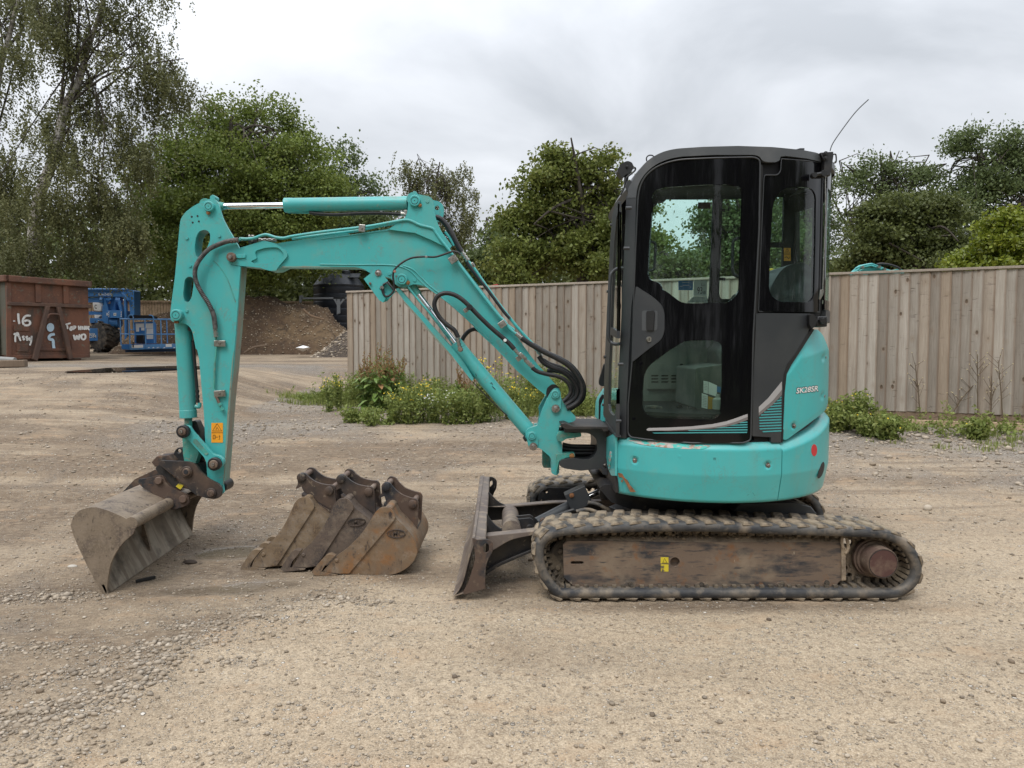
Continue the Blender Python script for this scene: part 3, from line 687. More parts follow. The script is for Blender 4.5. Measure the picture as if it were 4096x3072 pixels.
def build_fence():
    root = thing('board_fence', 'long weathered close board timber fence behind the turquoise excavator', 'fence', tuple(FP0))
    z0, z1 = .50, 2.41; rr = random.Random(2); meshes = []
    for k in range(8):                           # a few board shapes, shared between alike boards
        b = MB(); n = 7; w = .142; rings = []
        cup = rr.uniform(-.003, .004); tw = rr.uniform(-.004, .004)
        for i in range(n):
            t = i / (n - 1); z = z0 + (z1 - z0) * t; off = rr.uniform(-.0015, .0015); q = tw * (t - .5)
            prof = [(0, .004 + q), (w * .08, .006 + q), (w * .5, .013 + cup + q), (w * .80, .018 + cup * .5), (w * .875, .020), (w, .021 - q), (w, .0), (0, -.003)]
            rings.append([FD * (x + off) + FN * y + Vector((0, 0, z)) for x, y in prof])
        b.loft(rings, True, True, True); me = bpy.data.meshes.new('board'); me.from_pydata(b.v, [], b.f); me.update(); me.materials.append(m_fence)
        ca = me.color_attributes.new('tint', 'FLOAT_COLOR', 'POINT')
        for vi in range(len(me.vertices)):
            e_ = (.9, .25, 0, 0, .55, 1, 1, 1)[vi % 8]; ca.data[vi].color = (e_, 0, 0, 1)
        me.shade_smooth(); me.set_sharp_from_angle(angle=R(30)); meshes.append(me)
    s = 0; i = 0
    while s < 17.5:
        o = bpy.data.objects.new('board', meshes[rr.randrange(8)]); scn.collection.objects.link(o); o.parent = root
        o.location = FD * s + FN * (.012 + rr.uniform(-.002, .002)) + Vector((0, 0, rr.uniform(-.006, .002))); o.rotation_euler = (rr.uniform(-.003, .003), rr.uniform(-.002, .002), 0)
        s += .1245 + rr.uniform(-.006, .006)
    L_ = s
    for a, e in ((0, 3.6), (3.6, 7.1), (7.1, 10.7), (10.7, 14.2), (14.2, L_)):
        b = MB(); b.beam(FD * (a + .002) + FN * .018 + Vector((0, 0, 2.432)), FD * (e - .002) + FN * .018 + Vector((0, 0, 2.432)), .062, .034); b.build('capping_rail', m_cap, root, smooth=0, bevel=.004).location = (0, 0, 0)
        b = MB(); b.beam(FD * (a + .3) + FN * .002 + Vector((0, 0, .425)), FD * (e - .004 + .3) + FN * .002 + Vector((0, 0, .425)), .026, .155); b.build('gravel_board', m_gravelboard, root, smooth=0, bevel=.003)
    for z in (.8, 1.45, 2.1):
        b = MB(); b.beam(FD * .05 - FN * .04 + Vector((0, 0, z)), FD * L_ - FN * .04 + Vector((0, 0, z)), .07, .07); b.build('back_rail', m_gravelboard, root, smooth=0)
    for k in range(7):
        b = MB(); b.box(FD * (.06 + k * 2.9) - FN * .13 + Vector((0, 0, 1.3)), (.1, .1, 2.25)); b.build('post', m_gravelboard, root, smooth=0, bevel=.005)
    for o in root.children: pass
    return root
# the parts of the fence are laid out from its root
_fo = finish
def build_fence_fixed():
    root = build_fence()
    for o in root.children:
        if o.name.split('.')[0] in ('capping_rail', 'gravel_board', 'back_rail', 'post'):
            o.data.transform(Matrix.Translation(FP0))       # undo the shift: these were drawn relative to the root
    root.location.z += .03
    return root
build_fence_fixed()
def plank_between(name, pA, pB, w, h, m, label, cat, bv=.004):
    b = MB(); b.beam(pA, pB, w, h); b.build(name, m, None, smooth=0, bevel=bv, label=label, category=cat)
def zat(x, y): return float(ground_z(np.array([x]), np.array([y]))[0])
def build_planks():
    a = FP0 + FD * 9.0 + FN * .42; b = FP0 + FD * 11.75 + FN * .40; c = FP0 + FD * 15.2 + FN * .42
    zz = .405
    plank_between('timber_plank', (a.x, a.y, zz), (b.x, b.y, zz + .01), .05, .09, m_newwood, 'pale sawn timber plank on edge in the weeds close to the machine', 'plank')
    plank_between('timber_plank', (b.x + .03, b.y, zz), (c.x, c.y, zz + .01), .05, .09, m_newwood, 'pale sawn timber plank on edge running off along the fence foot', 'plank')
build_planks()
def far_fence():
    root = thing('brown_board_fence', 'distant brown board fence beyond the blue lift and soil heap', 'fence', (-16, 33, 1.2))
    fn = onPlane((-26, 31.5), (-5, 33)); b = MB(); rr = random.Random(5)
    x = -26.0
    while x < -7:
        y = 31.5 + (x + 26) / 21 * 1.5; z1 = 3.46 + rr.uniform(-.01, .01)
        b.box((x + .06, y + rr.uniform(-.008, .008), 2.25), (.112, .02, 2 * (z1 - 2.25))); x += .125
    b.build('board_panel', m_brownfence, root, smooth=0, kind='stuff')
    b = MB(); b.box((-16.5, 32.1, 3.47), (19, .06, .03), Matrix.Rotation(math.atan2(1.5, 21), 3, 'Z')); b.build('capping_rail', m_brownfence, root, smooth=0)
far_fence()

# ------------------------------------------------------------------ heaps of soil
def heap(name, label, prof, Y, depth, m, seed, kind=None):
    """prof: skyline points (px x, px y) of the heap seen at distance Y"""
    W = [at('V', x, y, Y) for x, y in prof]; xs = np.array([p.x for p in W]); zs = np.array([p.z for p in W])
    X = np.linspace(xs[0], xs[-1], 170); Yg = np.linspace(Y - depth, Y + depth, 90); XX, YY = np.meshgrid(X, Yg)
    base = gzv(YY, XX) - .12; top = np.interp(XX, xs, zs)
    t = 1 - np.clip(np.abs(YY - Y) / depth, 0, 1); t = np.clip(t * 1.25, 0, 1)**.8
    n = (fbm(XX * 1.3, YY * 1.3, 5, seed) - .5) * .75 + (fbm(XX * 5, YY * 5, 4, seed + 9) - .5) * .26
    Z = base + (top - base) * t + n * t * np.clip((top - base), 0, 1) * .8
    i = np.arange(89)[:, None] * 170 + np.arange(169)[None, :]
    Fq = np.stack([i, i + 1, i + 171, i + 170], 2).reshape(-1, 4)
    o = np_mesh(name, np.stack([XX.ravel(), YY.ravel(), Z.ravel()], 1), Fq, m, smooth=0, label=label, category='heap'); o.data.shade_smooth()
    return XX, YY, Z, top, base
m_soil = mat('dug_soil', (.088, .055, .032), .95, 0, [((.15, .10, .055), .7, .48, .62), ((.045, .030, .020), 5, .5, .7), ((.28, .22, .15), 34, .68, .72)], bmp=(9, 1.0, .06))
m_spoil = mat('grey_spoil', (.055, .043, .034), .95, 0, [((.10, .078, .060), 3, .45, .6), ((.30, .26, .21), 26, .66, .70)], bmp=(9, 1.0, .06))
def build_heaps():
    XX, YY, Z, top, base = heap('soil_heap', 'big brown heap of dug soil flecked with stones in the distance', [(262, 775), (300, 715), (335, 690), (375, 676), (450, 655), (525, 645), (560, 644), (605, 650), (650, 660), (690, 663), (712, 676), (735, 712), (785, 745), (820, 775)], 27.0, 2.0, m_soil, 70)
    r = np.random.default_rng(9); n = 3000; i = r.integers(0, 46, n); j = r.integers(0, 170, n)
    k = (Z[i, j] - base[i, j]) > .1; i, j = i[k], j[k]
    P = np.stack([XX[i, j] + r.uniform(-.05, .05, len(i)), YY[i, j] + r.uniform(-.04, .04, len(i)), Z[i, j]], 1); S = .010 + .024 * r.random(len(i))**2
    stones('heap_stones', P, S, stone_material('flint', (.30, .24, .17), (.62, .54, .42)), 12, kind='stuff', label='pale flints strewn over the distant soil heap', category='stones')
    XX, YY, Z, top, base = heap('spoil_heap', 'small grey heap of rubbly spoil beside the fence end', [(680, 772), (705, 752), (728, 732), (750, 716), (790, 710), (830, 715), (870, 770)], 23.5, 1.3, m_spoil, 90)
    r = np.random.default_rng(19); n = 900; i = r.integers(0, 46, n); j = r.integers(0, 170, n)
    P = np.stack([XX[i, j], YY[i, j], Z[i, j]], 1); S = .015 + .05 * r.random(n)**3
    stones('spoil_stones', P, S, m_stone, 13, kind='stuff', label='rubble stones on the small grey spoil heap', category='stones')
    # roots sticking out and a scrap of white sheet at the foot
    for k, (pts, lab) in enumerate((([(528, 762), (545, 752), (560, 748), (578, 746)], 'forked dead root lying at the foot of the soil heap'), ([(470, 655), (474, 664), (476, 672)], 'short pale root poking from the heap top'), ([(655, 668), (672, 682), (700, 690)], 'thin root trailing down the right slope of the heap'))):
        b = MB(); P = [at('V', x, y, 23.3 if k == 0 else 24.6) for x, y in pts]; b.tube(spline(P, 4), [.035] * ((len(P) - 1) * 4 + 1), 6); b.build('tree_root', m_oldwood, None, label=lab, category='root')
    b = MB(); P = at('V', 655, 757, 22.2); rr = random.Random(3)
    ring = [P + Vector((.28 * math.cos(a) + rr.uniform(-.05, .05), .2 * math.sin(a), .06 + .05 * rr.random())) for a in [i / 9 * 6.28 for i in range(9)]]
    b.add(ring + [P + Vector((0, 0, .16)), P - Vector((0, 0, .03))], [(i, (i + 1) % 9, 9) for i in range(9)] + [((i + 1) % 9, i, 10) for i in range(9)]); b.build('plastic_scrap', flat('white_plastic', (.7, .7, .7)), None, smooth=0, label='crumpled white plastic scrap at the heap foot', category='litter')
build_heaps()
# ------------------------------------------------------------------ rusty skip
m_skip = mat('skip_rust', (.15, .065, .038), .8, 0, [((.085, .045, .032), 1.3, .42, .62), ((.055, .045, .035), 2.5, .52, .70, (1, 1, .5)), ((.12, .125, .095), 6, .60, .72), ((.24, .115, .06), 14, .6, .75)], bmp=(14, .5, .02))
m_skipg = mat('skip_green_side', (.085, .082, .062), .8, 0, [((.13, .065, .04), 1.6, .48, .62, (1, 1, .5))], bmp=(14, .4, .02))
m_skipd = mat('skip_frame_rust', (.075, .045, .034), .8, 0, [((.13, .07, .045), 3, .45, .7)], bmp=(20, .4, .01))
m_spray = mat('spray_paint', (.62, .62, .60), .7, 0, [((.40, .33, .29), 14, .55, .72)]); m_sprayb = mat('blue_spray_paint', (.42, .56, .66), .7, 0, [((.30, .34, .36), 14, .55, .72)])
def build_skip():
    A = (at('M', 100, 1105, 19.0)); Bp = (at('M', 1040, 1090, 20.8))
    a = Vector((A.x, 19.0, 0)); b_ = Vector((Bp.x, 20.8, 0)); d = (b_ - a).normalized(); n = Vector((d.y, -d.x, 0))
    if n.y > 0: n = -n
    PLp = onPlane(a, b_); zb = .5 * (A.z + Bp.z); zt = PLp('M', 100, 160).z; L_ = (b_ - a).length; back = -n
    root = thing('roll_on_skip', 'big rusty steel skip chalked 16 ASSY TOP HINGE with an A frame', 'skip', (a.x, a.y, zb - .08))
    dep = 5.0
    def body():
        b = MB()                                 # open box with wall thickness: end, two sides, far end, floor
        O = Vector((a.x, a.y, 0))
        def q(s, t, z): return O + d * s + back * t + Vector((0, 0, z))
        for (s0, s1, t0, t1) in ((0, L_, 0, .06), (L_ - .06, L_, .061, dep), (0, L_, dep - .06, dep)):
            P = [q(s0, t0, zb), q(s1, t0, zb), q(s1, t1, zb), q(s0, t1, zb)]; T = [p + Vector((0, 0, zt - zb - .1)) for p in P]
            b.add(P + T, [(3, 2, 1, 0), (4, 5, 6, 7), (0, 1, 5, 4), (1, 2, 6, 5), (2, 3, 7, 6), (3, 0, 4, 7)])
        P = [q(.0, .06, zb), q(L_, .06, zb), q(L_, dep, zb), q(0, dep, zb)]; T = [p + Vector((0, 0, .1)) for p in P]
        b.add(P + T, [(3, 2, 1, 0), (4, 5, 6, 7), (0, 1, 5, 4), (1, 2, 6, 5), (2, 3, 7, 6), (3, 0, 4, 7)])
        b.build('end_panel', m_skip, root, smooth=0, bevel=.01)
        b = MB(); P = [q(0, .061, zb), q(.06, .061, zb), q(.06, dep, zb), q(0, dep, zb)]; T = [p + Vector((0, 0, zt - zb - .1)) for p in P]
        b.add(P + T, [(3, 2, 1, 0), (4, 5, 6, 7), (0, 1, 5, 4), (1, 2, 6, 5), (2, 3, 7, 6), (3, 0, 4, 7)]); b.build('side_panel', m_skipg, root, smooth=0, bevel=.01)
        for k in range(6):
            b = MB(); b.beam(q(-.05, .45 + k * .8, zb), q(-.05, .45 + k * .8, zt - .12), .12, .1); b.build('side_rib', m_skipg, root, smooth=0, bevel=.01)
        for nm, (p0, p1) in (('rim', (q(-.05, -.04, zt - .06), q(L_ + .06, -.04, zt - .06))), ('rim', (q(-.02, -.11, zt - .06), q(-.02, dep, zt - .06))), ('rim', (q(L_, .04, zt - .061), q(L_, dep, zt - .061)))):
            b = MB(); b.beam(p0, p1, .14, .17); b.build(nm, m_skipd if nm != 'rim' else m_skip, root, smooth=0, bevel=.02)
    body()
    off = lambda t: (lambda p: back * t)
    def pl(name, pts, fwd, t, m=m_skipd, bv=.008):
        fn0 = onPlane(a + n * fwd, b_ + n * fwd); b = MB(); b.sheet('M', pts, fn0, back * t); return b.build(name, m, root, smooth=30, bevel=bv)
    pl('waist_rail', [(90, 452), (1060, 488), (1060, 526), (90, 492)], .08, .08)
    for x0, x1, y0, y1 in ((75, 130, 225, 1090), (408, 470, 246, 460), (730, 790, 262, 475)): pl('upright', [(x0, y0), (x1, y0 + 3), (x1 + 6, y1), (x0 + 6, y1)], .05, .05, m_skip)
    pl('a_frame_bar', [(535, 505), (580, 505), (435, 1140), (382, 1110)], .16, .10); pl('a_frame_bar', [(663, 512), (705, 512), (848, 1105), (800, 1118)], .16, .10)
    pl('a_frame_bar', [(505, 600), (535, 560), (460, 860), (436, 872)], .10, .05)
    b = MB(); f = onPlane(a + n * .14, b_ + n * .14); b.tube(spline([f('M', 548, 640), f('M', 562, 605), f('M', 600, 595), f('M', 670, 600), f('M', 692, 625)], 5), [.03] * 21, 8); b.build('hook_bar', m_skip, root)
    pl('foot_channel', [(455, 985), (795, 990), (800, 1020), (450, 1015)], .03, .03, m_skip); pl('base_beam', [(110, 1070), (1035, 1060), (1035, 1095), (110, 1112)], .03, .03, m_skip)
    pl('end_plate', [(190, 935), (330, 940), (330, 1028), (190, 1026)], .02, .02, m_skip); pl('number_plate', [(155, 725), (340, 735), (340, 792), (155, 788)], .02, .02, m_skip)
    pl('door_panel', [(820, 890), (1030, 890), (1030, 1080), (825, 1080)], .02, .02, m_skip)
    for x in (250, 780): pl('skid_foot', [(x, 1100), (x + 160, 1105), (x + 150, 1150), (x + 30, 1155)], -.02, .3)
    g = onPlane(a + n * .024, b_ + n * .024)
    def write(strokes, w, m, nm):
        b = MB()
        for st in strokes: ribbon(b, spline([g('M', x, y) for x, y in st], 5), w, n)
        b.build(nm, m, root, smooth=0)
    write([[(210, 585), (212, 640), (222, 710)], [(355, 612), (300, 615), (268, 650), (265, 695), (285, 722), (325, 722), (348, 700), (335, 672), (300, 668), (280, 680)], [(162, 668), (164, 680)]], .055, m_spray, 'chalked_number')
    write([[(178, 918), (176, 860), (200, 808), (218, 850), (238, 905)], [(160, 835), (180, 820), (235, 870)], [(282, 850), (262, 856), (270, 872), (280, 884), (262, 892)], [(322, 852), (302, 858), (312, 874), (322, 888), (302, 896)], [(335, 862), (345, 895), (358, 880), (366, 845)], [(366, 845), (356, 920), (342, 955)]], .045, m_spray, 'sprayed_word')
    write([[(755, 715), (815, 698)], [(772, 712), (780, 768)], [(815, 745), (806, 768), (820, 780), (832, 762), (824, 742), (812, 748)], [(842, 730), (848, 778)], [(842, 735), (870, 738), (862, 756), (846, 758)], [(905, 728), (910, 778)], [(932, 730), (930, 778)], [(908, 754), (932, 752)], [(952, 732), (955, 775)], [(975, 778), (978, 734), (996, 770), (1002, 730)], [(1032, 738), (1018, 745), (1020, 770), (1034, 772)]], .045, m_spray, 'sprayed_word')
    write([[(848, 832), (866, 888), (885, 845), (905, 886), (918, 825)], [(955, 825), (938, 845), (942, 875), (965, 886), (984, 866), (980, 835), (955, 825)]], .055, m_spray, 'sprayed_word')
    write([[(632, 826), (590, 832), (566, 856), (572, 884), (600, 888), (612, 905), (616, 950), (624, 1000)]], .075, m_sprayb, 'sprayed_mark')
    b = MB(); P = [g('M', 581 + 43 * math.cos(t), 748 + 50 * math.sin(t)) for t in [i / 20 * 6.283 for i in range(20)]]; b.add(P, [tuple(range(20))]); b.build('sprayed_disc', m_sprayb, root, smooth=0)
    b = MB(); g2 = onPlane(a + n * .026, b_ + n * .026); P0 = g2('M', 165, 778); P1 = g2('M', 330, 782); lettering(b, '2066', P0, (P1 - P0).normalized(), (0, 0, 1), (P1 - P0).length * .75, .16); b.build('raised_number', m_skipg, root, smooth=0)
    # things lying by the skip
    q0, q1 = at('M', -120, 1190, 15.8), at('M', 268, 1175, 15.8)
    z = zat(q0.x, 15.8)
    b = MB(); b.beam((q0.x, 15.6, z + .08), (q1.x, 15.9, z + .09), .3, .16); b.build('timber_baulk', m_oldwood, None, smooth=0, bevel=.02, label='old dark timber baulk on the gravel in front of the skip', category='timber')
    b = MB(); p0, p1 = at('M', -150, 1108, 16.6), at('M', 172, 1128, 16.6); b.tube([p0, p1], .07, 14); b.build('grey_pipe', mat('grey_pipe', (.22, .22, .21), .5), None, label='short grey pipe lying on the old timber by the skip', category='pipe')
build_skip()

# ------------------------------------------------------------------ blue boom lift
m_blue = mat('lift_blue', (.045, .18, .45), .4, 0, [((.06, .21, .46), 2, .45, .7), ((.12, .13, .15), 12, .66, .8)])
m_blued = mat('lift_blue_worn', (.09, .25, .50), .55, 0, [((.25, .28, .30), 8, .55, .75)])
m_tyre = mat('tyre_rubber', (.03, .028, .026), .85, 0, [((.13, .105, .08), 6, .42, .62)], bmp=(12, .4, .02))
def build_lift():
    Y = 26.5; root = thing('boom_lift', 'blue articulated boom lift parked behind the rusty skip', 'boom lift', at('Wd', 300, 850, Y))
    def P(name, pts, dy=0, t=.3, m=m_blue, bv=.01, holes=()):
        b = MB(); b.plate('Wd', pts, Y + dy, t, holes); return b.build(name, m, root, smooth=30, bevel=bv)
    def T(name, pts, r, dy=0, m=m_blue, n=8):
        b = MB(); q = [at('Wd', x, y, Y + dy) for x, y in pts]; b.tube(q, r, n); return b.build(name, m, root)
    P('upper_boom', [(-120, 112), (520, 118), (545, 150), (500, 215), (-120, 205)], 0, .35)
    T('boom_pipe', [(-120, 120), (550, 122)], .045, -.05)
    P('boom_knuckle', [(545, 125, 20), (605, 125, 15), (622, 140), (625, 445), (575, 445), (560, 280), (520, 210)], -.1, .45)
    P('mast_post', [(490, 200), (520, 200), (532, 800), (502, 802)], -.1, .12)
    T('boom_hose', [(500, 140), (520, 190), (545, 240), (565, 270)], .05, -.2); T('boom_hose', [(470, 160), (500, 190), (530, 230), (550, 260)], .035, -.25)
    P('lower_boom', [(-60, 225), (210, 222), (235, 250), (235, 280), (-60, 280)], .1, .4)
    P('link_arm', [(210, 232), (300, 225), (330, 225), (335, 250), (300, 262), (225, 275)], -.05, .2)
    P('riser', [(322, 215), (392, 215), (385, 385), (318, 385)], .1, .25)
    P('riser_arm', [(228, 235), (255, 235), (295, 370), (298, 560), (210, 540), (60, 545), (60, 480), (215, 490)], -.12, .1)
    T('boom_pin', [(405, 255), (460, 262)], .13, .1); T('boom_pin', [(205, 255), (240, 255)], .13, -.1)
    P('jib_plate', [(430, 250), (450, 270), (470, 390), (442, 388), (412, 300)], -.12, .06)
    P('counterweight_box', [(288, 385), (465, 385), (465, 482), (290, 480)], -.2, .6)
    P('counterweight_back', [(262, 300), (450, 300), (465, 385), (290, 385)], .3, .2)
    T('swing_tube', [(300, 540), (445, 540)], .2, .1, m_blue, 14); P('turret_plate', [(-60, 395), (215, 400), (215, 440), (-60, 440)], 0, .4)
    P('turret_cover', [(90, 285), (175, 288), (212, 330), (210, 398), (112, 392)], -.05, .5, m_white, .03); P('lower_cover', [(115, 440), (215, 445), (160, 485), (120, 482)], -.05, .4, m_white)
    P('chassis', [(-60, 612), (172, 614), (182, 770), (-60, 778)], -.2, 1.4); P('axle_box', [(172, 618), (292, 690), (298, 778), (178, 772)], -.1, .9)
    P('steering_post', [(245, 560), (298, 560), (300, 655), (248, 655)], -.1, .3)
    # wheel seen in three-quarter view
    c = at('Wd', 330, 722, Y + .1); ax = Vector((.45, .9, 0)).normalized()
    b = MB(); r0 = .56; b.lathe(c - ax * .3 - Vector((.25, 0, 0)), ax, [(0, .25), (.0, .42), (.03, .52), (.12, r0), (.48, r0), (.57, .52), (.6, .42), (.6, .2)], 40); b.build('tyre', m_tyre, root)
    for k in range(34):
        a = k / 34 * 6.283; x = ax.orthogonal().normalized(); y = ax.cross(x); rad = x * math.cos(a) + y * math.sin(a); tg = ax.cross(rad)
        s = .15 if k % 2 else .45
        if k == 0: tb = MB()
        tb.box(c - Vector((.25, 0, 0)) - ax * .3 + ax * s + rad * (r0 + .01), (.07, .3, .05), Matrix((tg, (ax + tg * (.35 if k % 2 else -.35)).normalized(), rad)).transposed())
    tb.build('tread_block', m_tyre, root, smooth=0, kind='stuff')
    # labels and print
    b = MB()
    def lab(x, y, w, h, s, dy, m=m_white, sh=.2):
        b = MB(); o = at('Wd', x, y, Y + dy); e = at('Wd', x + w, y, Y + dy); t = at('Wd', x, y - h, Y + dy)
        lettering(b, s, o, (e - o).normalized(), (0, 0, 1), (e - o).length, (t - o).length, .02, sh); b.build('lettering', m, root, smooth=0)
    lab(168, 196, 174, 32, 'Genie Z-60/34', -.004); lab(20, 697, 108, 30, 'Genie', -.204, sh=0); lab(-30, 735, 172, 38, 'BOOM', -.204, sh=0)
    P('label', [(362, 418), (396, 418), (396, 452), (362, 452)], -.206, .004, m_white, 0); lab(366, 440, 26, 12, 'MM', -.21, m_ink)
    lab(122, 364, 28, 50, 'C', -.056, m_ink, 0)
    P('label', [(162, 512), (178, 512), (178, 552), (162, 552)], -.126, .004, m_white, 0); P('label', [(272, 418), (288, 418), (288, 450), (272, 450)], -.13, .004, m_white, 0)
    for x in (296, 454):
        for k in range(3): P('hazard_stripe', [(x, 405 + k * 26), (x + 12, 397 + k * 26), (x + 12, 410 + k * 26), (x, 418 + k * 26)], -.206, .004, m_white, 0)
def build_basket():
    Y = 23.9; root = thing('lift_basket', 'blue railed work platform basket of the boom lift near the ground', 'platform', at('Wd', 800, 885, Y))
    def P(name, pts, dy=0, t=.03, m=m_blue, bv=.006):
        b = MB(); b.plate('Wd', pts, Y + dy, t); return b.build(name, m, root, smooth=30, bevel=bv)
    def T(name, pts, r=.021, m=m_blued):
        b = MB(); q = [at('Wd', x, y, Y + dy) for x, y, dy in pts]; b.tube(q, r, 8); return b.build(name, m, root)
    xr = 1240
    T('top_rail', [(560, 497, 0), (xr, 503, 0)]); T('mid_rail', [(570, 690, 0), (xr, 690, 0)], .017)
    T('top_rail', [(445, 494, .75), (560, 497, 0)]); T('mid_rail', [(452, 686, .75), (570, 690, 0)], .017); T('top_rail', [(445, 494, .75), (xr, 498, .75)]); T('mid_rail', [(452, 686, .75), (xr, 686, .75)], .017)
    for x, dy, y1 in ((560, 0, 880), (760, 0, 872), (960, 0, 862), (1150, 0, 862), (447, .75, 830), (1035, .75, 800)): T('rail_post', [(x, 497, dy), (x + (12 if dy == 0 else 12), y1, dy)])
    for x in (790, 1035): pass
    P('floor_tray', [(462, 815), (1160, 810), (1240, 815), (1240, 872), (575, 888), (462, 878)], .1, .7, m_blue); P('toe_board', [(575, 830), (755, 820), (757, 878), (577, 888)], -.02, .02, m_blued)
    P('toe_board', [(765, 820), (960, 812), (962, 868), (767, 876)], -.02, .02, m_blued); P('toe_board', [(972, 812), (1240, 806), (1240, 866), (974, 868)], -.02, .02, m_blued)
    P('base_beam', [(505, 888), (1200, 878), (1200, 905), (510, 918)], .2, .5, mat('underside_shade_blue', (.02, .07, .17), .5))  # blue darkened to carry the underside's shade, kept blue for the puddle
    P('control_panel', [(622, 535), (862, 530), (878, 560), (880, 805), (628, 808)], .35, .15)
    P('control_hood', [(560, 455, 10), (590, 445), (840, 448), (866, 470), (862, 492), (565, 492)], .2, .3, m_black_plastic)
    T('guard_hoop', [(548, 492, .15), (550, 462, .15), (570, 446, .15), (598, 446, .15), (612, 465, .15), (614, 520, .15), (618, 640, .15), (575, 630, .15)]); T('guard_hoop', [(812, 446, .15), (850, 450, .15), (866, 470, .15), (870, 540, .15), (880, 800, .15)])
    P('document_box', [(650, 700), (738, 700), (738, 800), (650, 800)], .2, .14, m_black_plastic)
    for pts in ([(642, 552), (750, 550), (750, 600), (686, 602), (686, 655), (648, 655)], [(765, 552), (860, 550), (862, 612), (768, 612)], [(780, 615), (864, 615), (866, 748), (782, 750)], [(712, 603), (754, 603), (754, 640), (712, 640)]): P('notice', pts, .34, .004, m_white, 0)
    P('label', [(592, 828), (735, 820), (737, 858), (594, 864)], -.026, .004, m_white, 0); P('label', [(1022, 812), (1098, 810), (1100, 848), (1024, 850)], -.026, .004, m_white, 0)
    b = MB(); o = at('Wd', 602, 856, Y - .03); lettering(b, 'i', o, (1, 0, 0), (0, 0, 1), .05, .18, .03); b.build('lettering', m_ink, root, smooth=0)
    for x in (792, 850, 905, 990, 1115): P('hazard_stripe', [(x, 862), (x + 22, 850), (x + 30, 860), (x + 8, 866)], -.026, .004, m_white, 0)
build_lift(); build_basket()

# ------------------------------------------------------------------ dark tank in its frame
def build_tank():
    Y = 29.0; L_ = at('O', 450, 280, Y); R_ = at('O', 1022, 280, Y); cx = (L_.x + R_.x) / 2; r = (R_.x - L_.x) / 2; zt = at('O', 700, 262, Y - r).z
    m_t = mat('navy_plastic', (.012, .016, .024), .45, 0, [((.03, .033, .038), 3, .5, .75)]); m_g = mat('galvanised_frame', (.17, .18, .19), .5, .2)
    root = thing('storage_tank', 'dark navy round plastic tank under the trees behind the fence end', 'tank', (cx, Y, gz(-6, Y)))
    b = MB(); prof = [(0, .9 * r)]; z0 = gz(-6, Y); H = zt - z0
    for k in range(9): h = H * k / 9; prof += [(h + .02, r), (h + H / 9 - .05, r), (h + H / 9 - .03, r * .985), (h + H / 9 - .01, r * .985)]
    b.lathe((cx, Y, z0), (0, 0, 1), prof + [(H, r * .99)], 40); b.build('tank_body', m_t, root)
    b = MB(); b.lathe((cx, Y, zt), (0, 0, 1), [(.0, r * 1.01), (.06, r * 1.02), (.10, r * .97), (.45, r * .72), (.52, r * .62), (.52, .1)], 40); b.build('tank_lid', m_t, root)
    for x in (-.25, .35):
        b = MB(); b.lathe((cx + x * r, Y - .35, zt + .45), (0, 0, 1), [(0, .2), (.16, .2), (.2, .15), (.2, .02)], 18); b.build('filler_cap', m_t, root)
    b = MB(); b.box((cx + .5, Y - .45, zt + .42), (.9, .4, .05), Matrix.Rotation(.5, 3, 'X')); b.build('hatch', m_t, root, bevel=.01)
    fr = thing('tank_frame', 'grey galvanised post and rail frame standing in front of the tank', 'frame', at('O', 730, 590, 27)); Yf = 27.2
    def P(nm, pts): b = MB(); b.plate('O', pts, Yf, .08); b.build(nm, m_g, fr, smooth=0, bevel=.005)
    P('rail', [(300, 402), (1100, 398), (1100, 418), (300, 422)]); P('post', [(712, 425), (748, 425), (748, 585), (712, 600)]); P('post', [(278, 380, 10), (318, 378, 10), (318, 400), (300, 460), (278, 462)])
    P('brace', [(672, 422), (700, 422), (716, 470), (712, 490)]); P('brace', [(780, 420), (808, 420), (748, 490), (748, 468)]); P('gusset', [(668, 401), (815, 398), (815, 422), (670, 424)])
build_tank()

